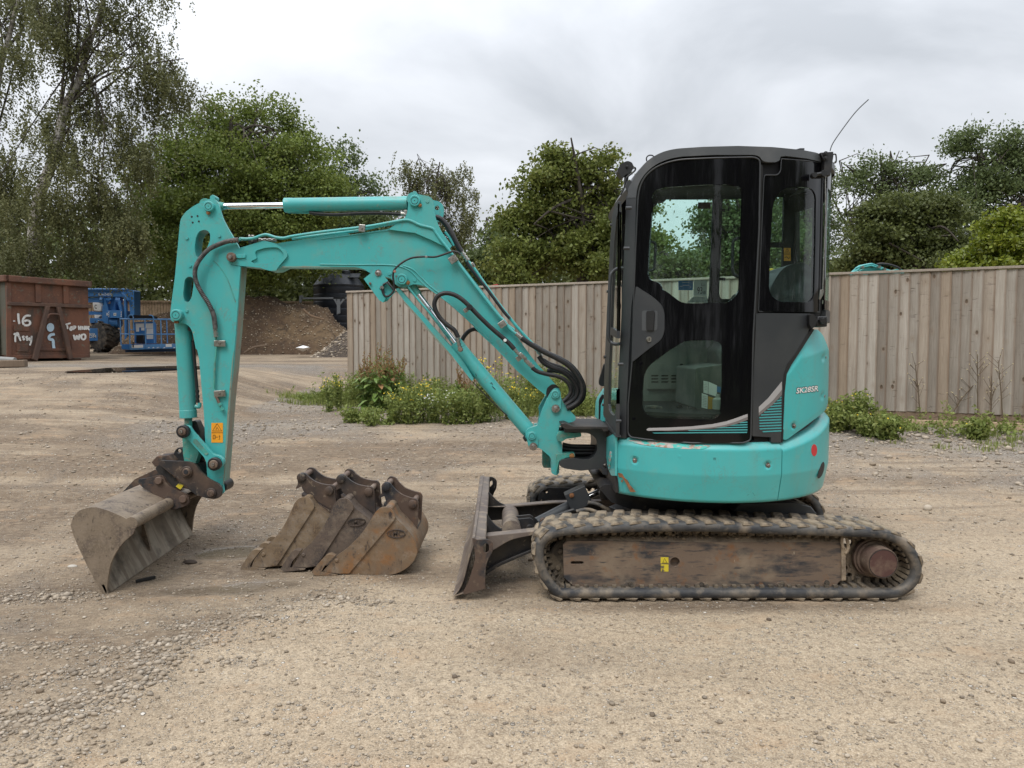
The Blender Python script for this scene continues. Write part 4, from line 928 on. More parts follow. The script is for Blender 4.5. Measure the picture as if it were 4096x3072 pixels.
# ------------------------------------------------------------------ machines half hidden behind the fence
def build_behind():
    Y = 14.5; root = thing('hidden_excavator_boom', 'turquoise boom top of another digger showing above the fence cap', 'excavator', at('G', 1450, 600, Y))
    b = MB(); b.plate('G', [(1180, 330), (1215, 265, 30), (1300, 218, 40), (1400, 200, 40), (1500, 215, 40), (1680, 262), (1760, 330), (1760, 420), (1180, 420)], Y, .3); b.build('boom', m_teal, root, bevel=.01)
    k = 0
    for dy, off in ((-.06, 0), (-.06, 12), (-.03, 24), (.1, -6), (.2, 6), (.32, 14)):
        P = [(1140, 285), (1165, 262), (1262, 222), (1215, 208), (1300, 178), (1402, 158), (1440, 172), (1560, 222), (1660, 262)] if k % 2 == 0 else [(1150, 282), (1240, 205), (1262, 190), (1390, 165), (1460, 190), (1600, 240), (1700, 268)]
        b = MB(); q = [at('G', x + off * .6, y + off, Y + dy) for x, y in P]; b.tube(q, .016, 8); b.build('pipe', m_teal_hood, root); k += 1
    for x, y in ((1290, 200), (1480, 195), (1545, 222)): b = MB(); b.box(at('G', x, y, Y - .1), (.05, .08, .05)); b.build('pipe_clamp', m_zinc, root)
    b = MB(); q = [at('G', x, y, Y - .05) for x, y in ((1460, 168), (1520, 158), (1620, 172), (1700, 200), (1735, 225))]; b.tube(spline(q, 4), [.022] * 17, 8); b.build('hose', m_hose, root)
    b = MB(); b.plate('G', [(1640, 240, 10), (1690, 218, 14), (1740, 222, 10), (1775, 232), (1778, 290), (1640, 290)], Y - .05, .4); b.build('pin_boss', m_teal, root, bevel=.01)
    m_y = mat('yellow_machine_paint', (.50, .36, .03), .5, 0, [((.2, .15, .05), 8, .55, .7)])
    Y = 17.0; r2 = thing('yellow_machine', 'yellow machine roof glimpsed over the fence through the rear cab window', 'machine', at('E', 1610, 1300, Y))
    b = MB(); b.plate('E', [(1545, 1135), (1600, 1130), (1650, 1160), (1652, 1185), (1540, 1175)], Y, 1.0); b.build('roof', m_y, r2, bevel=.01)
    b = MB(); b.plate('E', [(1550, 1180), (1640, 1185), (1625, 1260), (1552, 1260)], Y + .05, .9); b.build('body', m_y, r2, bevel=.01)
    m_r = mat('red_machine_paint', (.38, .03, .025), .5)
    Y = 15.5; r3 = thing('red_machine', 'red angled jib tip just showing over the fence beside the sycamore', 'machine', at('C', 1240, 990, Y))
    b = MB(); b.plate('C', [(1200, 962), (1262, 945), (1285, 950), (1285, 1010), (1200, 1010)], Y, .12); b.build('jib_plate', m_r, r3, bevel=.004)
    b = MB(); b.tube([at('C', 1195, 966, Y - .02), at('C', 1272, 946, Y - .02), at('C', 1290, 966, Y - .02)], .012, 6); b.build('jib_tube', m_r, r3)
build_behind()
# ------------------------------------------------------------------ trees
def leaf_mat(name, a, b, back, rough=.55):
    m, nt, bs, N, L = nodes(name)
    at_ = N('ShaderNodeAttribute'); at_.attribute_name = 'tint'; sp = N('ShaderNodeSeparateColor'); L(at_.outputs['Color'], sp.inputs[0])
    c = mix(nt, sp.outputs[0], a, b); c = mix(nt, mth(nt, 'MULTIPLY', sp.outputs[1], .35), c, back); L(c, bs.inputs['Base Color']); bs.inputs['Roughness'].default_value = rough
    bs.inputs['Specular IOR Level'].default_value = .35
    tr = N('ShaderNodeBsdfTranslucent'); L(c, tr.inputs['Color']); mx = N('ShaderNodeMixShader'); mx.inputs[0].default_value = .35
    L(bs.outputs[0], mx.inputs[1]); L(tr.outputs[0], mx.inputs[2]); L(mx.outputs[0], nt.nodes['Material Output'].inputs['Surface']); return m
LM = dict(
    birch=leaf_mat('birch_leaf', (.105, .112, .045), (.185, .19, .078), (.24, .22, .10)),
    maple=leaf_mat('maple_leaf', (.090, .125, .026), (.20, .255, .052), (.29, .28, .07)),
    dark=leaf_mat('dark_leaf', (.062, .078, .024), (.135, .16, .045), (.17, .18, .06)),
    syc=leaf_mat('sycamore_leaf', (.10, .130, .028), (.20, .235, .054), (.26, .22, .065)),
    ash=leaf_mat('ash_leaf', (.080, .110, .040), (.145, .19, .068), (.17, .20, .07)),
    laurel=leaf_mat('laurel_leaf', (.12, .16, .018), (.25, .29, .035), (.30, .25, .04), .35),
    weed=leaf_mat('weed_leaf', (.13, .175, .040), (.29, .34, .095), (.34, .30, .11)),
    dock=leaf_mat('dock_leaf', (.07, .13, .025), (.15, .23, .045), (.22, .20, .05)))
m_bark = mat('bark', (.045, .036, .028), .9, 0, [((.085, .072, .055), 4, .45, .65)], bmp=(12, .6, .02))
m_birchbark = mat('birch_bark', (.40, .37, .33), .8, 0, [((.05, .04, .035), 3.2, .50, .60, (1, 1, 3.5)), ((.22, .19, .16), 2, .5, .7)], bmp=(12, .3, .01))
def leaf_cloud(C, sg, per, size, r, long=1.3, droop=False, hang=0.0):
    """C (n,3) clump centres; returns quads; each leaf is a bent diamond of four corners"""
    n = len(C); N_ = n * per
    c = np.repeat(C, per, 0); g = r.normal(0, 1, (N_, 3)) * np.repeat(np.asarray(sg).reshape(-1, 1) if np.ndim(sg) else np.full((n, 1), sg), per, 0)
    g[:, 2] *= .75
    if hang:
        t = np.tile(np.linspace(0, 1, per), n); sx = np.repeat(r.normal(0, .12, (n, 2)), per, 0)
        g = np.stack([sx[:, 0] * t + r.normal(0, .045, N_), sx[:, 1] * t + r.normal(0, .045, N_), -t * np.repeat(r.uniform(.4, 1.0, n), per) * hang + r.normal(0, .03, N_)], 1)
    p = c + g
    a = r.normal(0, 1, (N_, 3)); 
    if droop: a[:, 2] -= 1.2
    a /= np.linalg.norm(a, axis=1)[:, None]; b = r.normal(0, 1, (N_, 3)); b -= (b * a).sum(1)[:, None] * a; b /= np.linalg.norm(b, axis=1)[:, None]
    s = size * r.uniform(.65, 1.25, N_)[:, None]
    V = np.stack([p - a * s * .5 * long, p + b * s * .5 * .85, p + a * s * .5 * long, p - b * s * .5 * .85], 1).reshape(-1, 3)
    Fq = np.arange(N_ * 4).reshape(-1, 4)
    tn = np.clip(np.repeat(r.normal(.5, .22, n), per) + r.normal(0, .16, N_), 0, 1); t2 = (np.repeat(r.random(n), per) > .72) * r.random(N_)
    return V, Fq, np.repeat(np.stack([tn, t2, tn], 1), 4, 0)
def tree(name, label, blobs, Y, leaf, size, nclump, per, sg, trunk, seed, base_x=None, hang=0, shell=.55, boughs=None, bark=None, limbs=16, depth=.8, group=None, twigs=90, spikes=0, trunk_r=.2, crown_stuff=False):
    r = np.random.default_rng(seed); rr = random.Random(seed)
    W = []
    for x, y, rx, ry in blobs:
        c = at('V', x, y, Y); s = Y / 1534; W.append((c.x, Y + rr.uniform(-.4, .4) * rx * s * 1.5, c.z, rx * s, rx * s * depth, ry * s))
    W = np.array(W); vol = W[:, 3] * W[:, 5]; pr = vol / vol.sum()
    k = r.choice(len(W), nclump, p=pr); u = r.normal(0, 1, (nclump, 3)); u /= np.linalg.norm(u, axis=1)[:, None]
    rad = (shell + (1 - shell) * r.random(nclump)**.6)[:, None] * (1 + .17 * r.normal(0, 1, (nclump, 1)))
    C = W[k, :3] + u * rad * W[k, 3:6]
    if True:                                      # leaves gather on boughs, with gaps between them
        nb = boughs or max(24, nclump // (16 if not hang else 20)); Bc = C[:nb]; which = r.integers(0, nb, nclump); bs_ = (.20 * np.sqrt(W[k, 3] * W[k, 5]))[:, None]
        C2 = Bc[which] + r.normal(0, 1, (nclump, 3)) * bs_ * np.array([[1.15, 1.0, .5 if not hang else .8]]) * (1.15 if not hang else 1.1); keepf = r.random(nclump) < (.95 if not hang else .80); C = np.where(keepf[:, None], C2, C)
    sgv = sg * r.uniform(.6, 1.35, nclump)
    if spikes:                                    # leading shoots that break the outline
        top = u[:, 2] > .3; idx = np.where(top)[0][:spikes]; C[idx] += u[idx] * W[k[idx], 3:6] * r.uniform(.1, .35, (len(idx), 1)); sgv[idx] *= .6
    C[:, 2] = np.maximum(C[:, 2], gzv(C[:, 1], C[:, 0]) + .15)
    V, Fq, T = leaf_cloud(C, sgv, per, size, r, hang=hang, droop=bool(hang))
    bx = at('V', base_x if base_x is not None else blobs[0][0], 700, Y).x; zb = gz(bx, Y)
    root = thing(name, label, 'tree', (bx, Y, zb), group)
    np_mesh('crown', V, Fq, LM[leaf], root, smooth=0, cols=T)
    b = MB(); bark = bark or m_bark
    tp = [Vector((bx, Y, zb - .2))] + [at('V', x, y, Y) for x, y in trunk]
    tps = spline(tp, 6); n = len(tps); trs = [trunk_r * (1 - .88 * (i / (n - 1)))**.9 + .012 for i in range(n)]; b.tube(tps, trs, 9)
    b2 = MB(); ends = []
    for i in range(limbs):
        j = rr.randrange(int(n * .25), n - 1); s = tps[j]; e = Vector(W[rr.choices(range(len(W)), weights=list(pr))[0], :3]) + Vector((rr.uniform(-1, 1) * 1.0, rr.uniform(-.8, .8), rr.uniform(-.2, 1.0)))
        m_ = (s + e) / 2 + Vector((rr.uniform(-.3, .3), rr.uniform(-.3, .3), rr.uniform(-.1, .5))); q = spline([s, m_, e], 5)
        r0 = trs[j] * (.28 if hang else .6); b2.tube(q, [r0 * (1 - .85 * t / (len(q) - 1)) + .008 for t in range(len(q))], 6); ends += q[3:]
    for i in range(twigs):
        s = ends[rr.randrange(len(ends))] if ends else tps[-1]; cc = C[rr.randrange(nclump)]; e = Vector(cc)
        if (e - s).length > 3.2: continue
        m_ = (s + e) / 2 + Vector((0, 0, rr.uniform(-.1, .25))); q = [s, m_, e]; b2.tube(q, [.010, .007, .003] if hang else [.022, .014, .005], 5)
    b.build('trunk', bark, root)
    b2.build('branches', m_bark, root, kind='stuff')
    return root
def build_trees():
    tree('birch_tree', 'tall drooping silver birch with a pale leaning trunk above the skip',
         [(150, 60, 70, 80), (235, 40, 80, 60), (315, 55, 60, 65), (355, 165, 55, 45), (285, 150, 70, 60), (180, 190, 80, 70), (330, 225, 45, 50), (250, 270, 70, 60), (130, 320, 90, 80), (215, 370, 90, 70), (110, 450, 100, 80), (235, 460, 70, 70), (180, 540, 90, 60), (285, 505, 45, 60), (300, 330, 40, 50), (80, 555, 80, 50), (270, -60, 120, 60), (150, -80, 100, 60), (385, 190, 30, 22)],
         22, 'birch', .060, 3000, 26, .2, [(75, 480), (117, 337), (141, 234), (164, 190), (178, 150), (190, 105), (215, 30), (235, -60)], 21, base_x=60, hang=.85, shell=.2, bark=m_birchbark, limbs=26, twigs=260, trunk_r=.17)
    tree('birch_tree', 'second silver birch cut off by the picture edge beside the tall one',
         [(20, 60, 60, 80), (-60, 30, 80, 80), (60, 130, 60, 60), (30, 230, 60, 70), (-50, 180, 80, 90), (20, 330, 60, 80), (-60, 360, 80, 90), (20, 450, 60, 70), (0, 560, 70, 60), (-60, 500, 70, 70), (40, -40, 90, 60)],
         23.5, 'birch', .070, 1250, 26, .2, [(-30, 450), (-20, 300), (0, 150), (25, 60), (50, -60)], 22, base_x=-35, hang=1.1, shell=.2, bark=m_birchbark, limbs=12, twigs=110, trunk_r=.16)
    tree('maple_tree', 'big rounded green maple behind the raised digger arm',
         [(500, 255, 80, 55), (430, 300, 75, 65), (585, 300, 80, 65), (650, 345, 55, 55), (385, 380, 80, 80), (500, 370, 120, 90), (620, 420, 110, 80), (345, 470, 75, 80), (460, 490, 120, 90), (600, 520, 120, 80), (700, 440, 50, 60), (400, 580, 120, 60), (540, 570, 110, 45), (645, 545, 50, 35)],
         27, 'maple', .092, 3900, 28, .21, [(500, 600), (495, 480), (505, 380), (500, 300), (500, 250)], 23, shell=.5, limbs=22, twigs=140, spikes=60, trunk_r=.3)
    tree('lime_tree', 'dark tree between the maple and the thin birch', [(720, 365, 42, 50), (770, 415, 55, 45), (720, 470, 75, 70), (820, 450, 45, 45), (780, 515, 95, 60), (865, 550, 65, 60), (690, 530, 50, 45)],
         33, 'ash', .11, 1100, 26, .26, [(760, 600), (755, 500), (745, 400)], 24, shell=.45, limbs=12, spikes=30)
    tree('thin_birch_tree', 'thin airy birch rising behind the digger boom top', [(900, 385, 40, 40), (955, 370, 50, 38), (1005, 425, 28, 55), (930, 440, 70, 50), (975, 510, 55, 60), (900, 520, 50, 60), (1010, 500, 25, 40)],
         31, 'birch', .075, 760, 24, .3, [(930, 600), (935, 500), (940, 420), (950, 350)], 25, hang=.8, shell=.1, limbs=18, twigs=160, trunk_r=.09)
    tree('small_ash_tree', 'low green tree between the thin birch and the sycamore', [(1080, 520, 35, 35), (1050, 570, 50, 40), (1110, 560, 50, 50), (1010, 590, 50, 30)], 29, 'ash', .10, 700, 24, .24, [(1080, 600), (1080, 530)], 26, shell=.4, limbs=8)
    tree('sycamore_tree', 'olive green sycamore just left of the black cab', [(1232, 375, 36, 34), (1195, 358, 14, 26), (1262, 362, 14, 22), (1295, 385, 32, 42), (1185, 420, 42, 40), (1270, 450, 70, 60), (1150, 470, 36, 46), (1128, 412, 18, 14), (1105, 470, 22, 16), (1320, 350, 14, 22), (1200, 540, 90, 60), (1300, 550, 80, 60), (1115, 570, 60, 45), (1350, 450, 50, 70), (1370, 540, 60, 60)],
         20, 'syc', .085, 2300, 28, .16, [(1260, 600), (1262, 520), (1250, 440), (1240, 370)], 27, shell=.5, limbs=20, twigs=140, spikes=70, trunk_r=.2)
    tree('poplar_tree', 'tree seen through the cab door glass', [(1540, 490, 34, 45), (1600, 455, 45, 60), (1650, 430, 45, 70), (1560, 560, 60, 50), (1640, 540, 60, 60), (1500, 600, 50, 22)], 24, 'ash', .09, 1100, 26, .2, [(1600, 600), (1600, 500), (1605, 420)], 28, shell=.4, limbs=14, twigs=90, spikes=25)
    tree('low_bush', 'low dark bush over the fence behind the cab glass', [(1420, 592, 45, 24), (1470, 585, 35, 22), (1380, 560, 25, 50)], 18, 'dark', .08, 420, 22, .2, [(1430, 640), (1430, 600)], 29, shell=.4, limbs=5, twigs=20)
    tree('bare_topped_tree', 'sparse tree seen through the rear cab windows', [(1700, 430, 40, 60), (1755, 420, 45, 60), (1720, 520, 60, 60), (1780, 500, 40, 70), (1700, 580, 60, 30)], 27, 'ash', .08, 650, 22, .24, [(1730, 600), (1735, 500), (1745, 400)], 30, shell=.2, limbs=22, twigs=120)
    tree('ash_tree', 'thin leaved ash directly right of the cab', [(1850, 395, 40, 35), (1910, 378, 40, 28), (1970, 385, 35, 32), (1840, 460, 42, 50), (1930, 440, 55, 40), (1840, 540, 40, 40), (1990, 440, 30, 40)], 29, 'ash', .085, 560, 24, .22, [(1900, 600), (1895, 500), (1900, 400)], 31, shell=.2, limbs=26, twigs=180, spikes=30, trunk_r=.16)
    tree('ash_tree', 'tallest ash at the right behind the fence', [(2060, 322, 48, 36), (2125, 312, 50, 32), (2185, 335, 40, 36), (2040, 400, 48, 40), (2120, 395, 75, 55), (2205, 410, 50, 60), (2060, 470, 65, 50), (2160, 500, 80, 50), (2260, 380, 60, 60), (2250, 480, 60, 60)],
         27, 'ash', .085, 1350, 24, .21, [(2110, 600), (2115, 480), (2120, 380), (2120, 310)], 32, shell=.3, limbs=18, twigs=120, spikes=60, trunk_r=.18)
    tree('field_maple_tree', 'dark rounded field maple above the fence at the right', [(1910, 470, 50, 35), (1975, 450, 50, 32), (2040, 462, 50, 38), (1895, 535, 55, 45), (1985, 525, 70, 50), (2075, 540, 60, 45), (1858, 572, 32, 22), (1960, 580, 100, 30)], 19.5, 'dark', .075, 1900, 28, .13, [(1980, 620), (1985, 540), (1980, 460)], 33, shell=.55, limbs=5, twigs=30, spikes=50)
    tree('laurel_bush', 'bright yellow green laurel bush at the right edge above the fence', [(2195, 488, 42, 40), (2145, 540, 55, 34), (2225, 555, 60, 50), (2095, 568, 35, 18), (2270, 500, 60, 60), (2180, 590, 80, 30)], 12.5, 'laurel', .055, 1300, 28, .08, [(2200, 620), (2200, 570)], 34, shell=.6, limbs=0, twigs=0, spikes=40, trunk_r=.06)
    # the wood behind, one mass
    r = np.random.default_rng(77); n = 3800; X = r.uniform(-52, 42, n); Y = r.uniform(38, 46, n)
    top = 5.2 + 2.6 * fbm(X * .18, X * 0 + 3, 3, 5) + np.clip((-X - 5) / 12, 0, 1) * 2.2; Z = gzv(Y) + r.random(n) * (top - 1.2)
    V, Fq, T = leaf_cloud(np.stack([X, Y, Z], 1), .55, 26, .26, r)
    o = np_mesh('woodland', V, Fq, LM['dark'], None, smooth=0, cols=T, kind='stuff'); o['label'] = 'dark wood closing the view behind the trees'; o['category'] = 'woodland'
    r = np.random.default_rng(78); n = 900; X = r.uniform(-27, -4, n); Y = r.uniform(34, 36.5, n); Z = gzv(Y) + r.random(n)**1.2 * 5.4
    V, Fq, T = leaf_cloud(np.stack([X, Y, Z], 1), .5, 26, .2, r)
    o = np_mesh('hedgerow', V, Fq, LM['dark'], None, smooth=0, cols=T, kind='stuff'); o['label'] = 'dark hedgerow behind the tank, lift and soil heap'; o['category'] = 'hedge'
build_trees()
def trees_behind_camera():
    # the yard is closed by trees on the photographer's side as well; the cab's black glass mirrors them
    r = np.random.default_rng(91); n = 2200; X = np.concatenate([r.uniform(-46, .5, n // 2), r.uniform(3.2, 40, n // 2)]); Y = r.uniform(-19, -15, n) + np.clip(np.abs(X) - 16, 0, 60) * .75; Z = r.random(n)**.8 * (8.5 + 2.5 * fbm(X * .2, X * 0, 3, 9))
    V, Fq, T = leaf_cloud(np.stack([X, Y, Z], 1), .6, 22, .42, r)
    o = np_mesh('tree_belt', V, Fq, LM['dark'], None, smooth=0, cols=T, kind='stuff'); o['label'] = 'dark tree belt on the near side of the yard'; o['category'] = 'trees'
trees_behind_camera()
# ------------------------------------------------------------------ the excavator
EX = thing('mini_excavator', 'turquoise mini excavator with black cab, folded arm and muddy rubber tracks', 'excavator', (CX, CY, 0))
def PLT(name, c, pts, Y, t, m, bv=.003, holes=(), parent=EX, sm=30):
    b = MB(); b.plate(c, pts, Y, t, holes); return b.build(name, m, parent, smooth=sm, bevel=bv)
def radial(t):
    def f(p):
        d = Vector((CX - p.x, CY - p.y, 0)); return d.normalized() * t
    return f
def CYL(name, c, pts, r, t, m, bv=.0, holes=(), parent=EX, grid=28, sm=40):
    b = MB(); b.sheet(c, pts, onCyl(r), radial(t), holes, grid); return b.build(name, m, parent, smooth=sm, bevel=bv)
def TUB(name, c, pts, Y, r, m, per=5, n=10, parent=EX, sm=60, smoothed=True):
    if not callable(Y): Yf = lambda i: Y
    else: Yf = Y
    P = [at(c, p[0], p[1], p[2] if len(p) > 2 else Yf(i)) for i, p in enumerate(pts)]
    if smoothed: P = spline(P, per)
    b = MB(); b.tube(P, r if isinstance(r, (int, float)) else r(len(P)), n); return b.build(name, m, parent, smooth=sm)
def E2(pts): return conv('E', pts, 'F')          # cab outlines share patch F
def disc(name, c, cx, cy, rp, Y, dep, m, parent=EX, ring=True, ringm=None, bolt=False):
    """a pin boss seen end on: rp radius in patch pixels, face at Y, going back dep"""
    p = at(c, cx, cy, Y); r = rp * CROP[c][2] / 4 / F * Y; b = MB()
    prof = [(0, r * .90), (.004, r), (dep, r)]
    b.lathe(p, (0, 1, 0), prof, 28); o = b.build(name, m, parent, bevel=0)
    if ring:
        b = MB(); P = [p + Vector((math.cos(a) * r * .62, -.0005, math.sin(a) * r * .62)) for a in [i / 24 * 6.2832 for i in range(25)]]
        b.tube(P, r * .045, 6, False); b.build('groove', ringm or m_ink, o)
        b = MB(); b.lathe(p - Vector((0, .001, 0)), (0, 1, 0), [(0, r * .09), (.002, r * .09)], 8); b.build('centre_mark', ringm or m_ink, o)
    if bolt:
        b = MB(); b.lathe(p - Vector((0, .014, 0)), (0, 1, 0), [(0, r * .40), (.003, r * .46), (.016, r * .46)], 6); b.build('bolt_head', m_bolt, o, smooth=0)
    return o
def bolt(c, x, y, Y, r=.011, m=None, parent=EX, wash=True, h=.009):
    p = at(c, x, y, Y) if not callable(Y) else Y(c, x, y); b = MB()
    nrm = Vector((0, -1, 0))
    if callable(Y): nrm = Vector((p.x - CX, p.y - CY, 0)).normalized()
    if wash: b.lathe(p, nrm, [(0, r * 1.55), (.003, r * 1.5)], 18)
    b.lathe(p, nrm, [(0, r * .95), (h, r * .95), (h + .001, r * .8)], 6); return b.build('bolt', m or m_bolt, parent, smooth=30)

# ---- tracks
def track_path():
    P = [('I', 1130, 775), ('I', 1350, 762), ('I', 1600, 750), ('I', 1850, 742), ('J', 0, 742), ('J', 250, 742), ('J', 500, 750), ('J', 800, 764), ('J', 1100, 772), ('J', 1400, 782), ('J', 1650, 790), ('J', 1800, 800), ('J', 1900, 830),
         ('J', 2000, 885), ('J', 2075, 965), ('J', 2125, 1060), ('J', 2140, 1150), ('J', 2120, 1240), ('J', 2060, 1320), ('J', 1970, 1375), ('J', 1860, 1412), ('J', 1700, 1428), ('J', 1300, 1430), ('J', 900, 1430), ('J', 500, 1430), ('J', 100, 1430),
         ('I', 1800, 1430), ('I', 1500, 1430), ('I', 1250, 1428), ('I', 1110, 1420), ('I', 1020, 1375), ('I', 950, 1310), ('I', 890, 1220), ('I', 850, 1110), ('I', 840, 1000), ('I', 858, 910), ('I', 910, 845), ('I', 1000, 798)]
    q = [at(c, x, y, 3.90) for c, x, y in P]; return [Vector((p.x, 0, max(p.z, .020))) for p in spline(q, 4, True)]
TP = track_path()
def resample(P, n):
    d = [0]; k = len(P)
    for i in range(k): d.append(d[-1] + (P[(i + 1) % k] - P[i]).length)
    out = []; j = 0
    for i in range(n):
        s = d[-1] * i / n
        while d[j + 1] < s: j += 1
        t = (s - d[j]) / max(1e-9, d[j + 1] - d[j]); out.append(P[j].lerp(P[(j + 1) % k], t))
    return out
def track(Y0, Y1, near):
    w = Y1 - Y0; pts = resample(TP, 150); n = len(pts); rings = []; rr = random.Random(1 if near else 2)
    def nrm(i):
        t = (pts[(i + 1) % n] - pts[i - 1]).normalized(); return Vector((-t.z, 0, t.x)) if True else None
    c0 = sum((p for p in pts), Vector()) / n
    for i, p in enumerate(pts):
        m_ = nrm(i)
        if m_.dot(p - c0) < 0: m_ = -m_
        prof = [(Y0 + .014, .004), (Y0, -.010), (Y0 - .002, -.026), (Y0 + .001, -.044), (Y0 + .02, -.052), (Y1 - .02, -.052), (Y1 - .001, -.044), (Y1 + .002, -.026), (Y1, -.006), (Y1 - .012, .004), ((Y0 + Y1) / 2, .0)]
        rings.append([Vector((p.x, y, p.z)) + m_ * o for y, o in prof])
    rings.append(rings[0]); b = MB(); b.loft(rings, True)
    tr = b.build('rubber_track', m_rub_side, EX, smooth=60)
    # tread lugs: staggered rows of trapezoid bars
    N_ = 46; lp = resample(TP, N_ * 2); nn = len(lp); meshes = []
    for k in range(5):
        v = []; 
        for e, (hx, hy) in enumerate(((.038, .076), (.026, .070))):
            for a, c in ((-1, -1), (1, -1), (1, 1), (-1, 1)):
                v.append((a * hx + rr.uniform(-.003, .003), c * hy + rr.uniform(-.003, .003), (-.004 if e == 0 else .0135 + rr.uniform(-.003, .003))))
        me = bpy.data.meshes.new('track_lug'); me.from_pydata(v, [], [(3, 2, 1, 0), (4, 5, 6, 7), (0, 1, 5, 4), (1, 2, 6, 5), (2, 3, 7, 6), (3, 0, 4, 7)]); me.update(); me.materials.append(m_lugm); meshes.append(me)
    off = loc_of(tr)
    for i in range(nn):
        p = lp[i]; t = (lp[(i + 1) % nn] - lp[i - 1]).normalized(); m_ = Vector((-t.z, 0, t.x))
        if m_.dot(p - c0) < 0: m_ = -m_
        if p.z < .03 and .25 < p.x < 2.1 and not near and i % 2: continue
        y = Y0 + w * (.25 if i % 2 else .75)
        o = bpy.data.objects.new('track_lug', meshes[rr.randrange(5)]); scn.collection.objects.link(o); o.parent = tr
        yv = Vector((0, 1, 0)); skew = .22 if i % 2 else -.22
        xv = (yv.cross(m_)).normalized(); o.matrix_local = Matrix.Translation(Vector((p.x, y, p.z)) - off) @ Matrix((xv, yv, m_)).transposed().to_4x4() @ Matrix.Rotation(skew, 4, 'Z')
        bv = o.modifiers.new('bevel', 'BEVEL'); bv.width = .005; bv.segments = 2
    # steel links and guide horns inside the belt
    b = MB(); gp = resample(TP, 92)
    for i in range(92):
        p = gp[i]; t = (gp[(i + 1) % 92] - gp[i - 1]).normalized(); m_ = Vector((-t.z, 0, t.x))
        if m_.dot(p - c0) < 0: m_ = -m_
        M3 = Matrix((t, Vector((0, 1, 0)), m_)).transposed()
        b.box(Vector((p.x, Y0 + w * .5, p.z)) - m_ * .058, (.024, w * .78, .014), M3)
        for q in (.36, .64): b.box(Vector((p.x, Y0 + w * q, p.z)) - m_ * .074, (.022, .03, .030), M3)
    b.build('track_link', m_link, tr, smooth=0, kind='stuff')
    # dried mud clinging to the tread
    return tr
track(3.90, 4.20, True); track(5.15, 5.45, False)
def rollers(Y0, Y1):
    Yn = 3.9
    for c, x, y, r in (('I', 1665, 1268, .040), ('J', 222, 1268, .040), ('J', 915, 1262, .040), ('J', 1300, 1262, .040)):
        p = at(c, x, y, Yn); b = MB(); r = .043; b.lathe((p.x, Y0 + .085, p.z), (0, 1, 0), [(0, r * .6), (.005, r), (.04, r), (.045, r * .7), (.12, r * .7), (.125, r), (.16, r), (.165, r * .6)], 24); b.build('track_roller', m_link, EX)
    p = at('J', 450, 858, Yn); b = MB(); b.lathe((p.x, Y0 + .10, p.z), (0, 1, 0), [(0, .012), (.001, .022), (.012, .026), (.10, .026)], 22); b.build('carrier_roller', m_link, EX)
rollers(3.90, 4.20); rollers(5.15, 5.45)
def idler(Y0):
    c = at('I', 1165, 1085, 3.97); r = .142
    b = MB(); b.lathe((c.x + .01, Y0 + .11, c.z), (0, 1, 0), [(0, r * .72), (.0, r * .93), (.008, r), (.035, r), (.04, r * .90), (.06, r * .90), (.065, r), (.09, r), (.095, r * .9), (.095, r * .7)], 48); o = b.build('idler_wheel', m_link, EX)
    for k in range(6):
        a = k / 6 * 6.283 + .4; b = MB(); b.lathe((c.x + .01 + math.cos(a) * r * .68, Y0 + .098, c.z + math.sin(a) * r * .68), (0, 1, 0), [(0, .012), (.004, .015), (.014, .015)], 14); b.build('idler_boss', m_link, o)
idler(3.90); idler(5.15)
def sprocket(Y0, near):
    c = at('J', 1690, 1065, 4.0); n = 17; R1 = .158; b = MB(); ring = []
    for i in range(n):
        a = 2 * math.pi * i / n
        for da, rr_ in ((-.40, .80), (-.22, .84), (-.12, .97), (.12, .97), (.22, .84), (.40, .80)):
            t = a + da * 2 * math.pi / n; ring.append(Vector((c.x + math.cos(t) * R1 * rr_, 0, c.z + math.sin(t) * R1 * rr_)))
    A = [p + Vector((0, Y0 + .13, 0)) for p in ring]; B_ = [p + Vector((0, Y0 + .155, 0)) for p in ring]
    b.loft([A, B_], True, True, True); o = b.build('drive_sprocket', m_mud, EX, smooth=0, bevel=.002)
    for k in range(9):
        a = k / 9 * 6.283; b = MB(); b.lathe((c.x + math.cos(a) * .108, Y0 + .122, c.z + math.sin(a) * .108), (0, 1, 0), [(0, .007), (.009, .009)], 6); b.build('sprocket_bolt', m_link, o, smooth=0)
    if near:
        f = at('J', 1800, 1090, 3.885); rb = 137 * CROP['J'][2] / 4 / F * 3.885
        b = MB(); b.lathe((f.x, 3.885, f.z), Vector((c.x - f.x - .012, .16, c.z - f.z)).normalized() if False else (0, 1, 0), [(.003, rb * .9), (.003, rb * .975), (.010, rb), (.088, rb * 1.03), (.092, rb * 1.16), (.104, rb * 1.18), (.106, rb * 1.3), (.13, rb * 1.32)], 48); mo = b.build('travel_motor_housing', m_motorside, EX, bevel=.001)
        b = MB(); b.lathe((f.x, 3.8845, f.z), (0, 1, 0), [(0, rb * .2), (0, rb * .87), (.0025, rb * .90), (.006, rb * .90)], 48); b.build('motor_cover', m_motor, mo)
        for x, y in ((1768, 985), (1795, 1085), (1740, 1150)): disc('plug', 'J', x, y, 12, 3.884, .004, m_motor, mo, ring=False)
        b = MB(); P = [Vector((f.x + math.cos(a) * rb * .905, 3.8845, f.z + math.sin(a) * rb * .905)) for a in [i / 40 * 6.2832 for i in range(41)]]; b.tube(P, .0016, 5, False); b.build('cover_joint', m_ink, mo)
    else:
        b = MB(); b.lathe((c.x, Y0 - .1, c.z), (0, 1, 0), [(0, .10), (.24, .11)], 30); b.build('travel_motor_housing', m_motor, EX)
m_motorside = mat('dusty_motor_side', (.17, .125, .09), .8, 0, [((.09, .055, .042), 6, .48, .66), ((.28, .22, .16), 20, .6, .75)], bmp=(60, .3, .004))
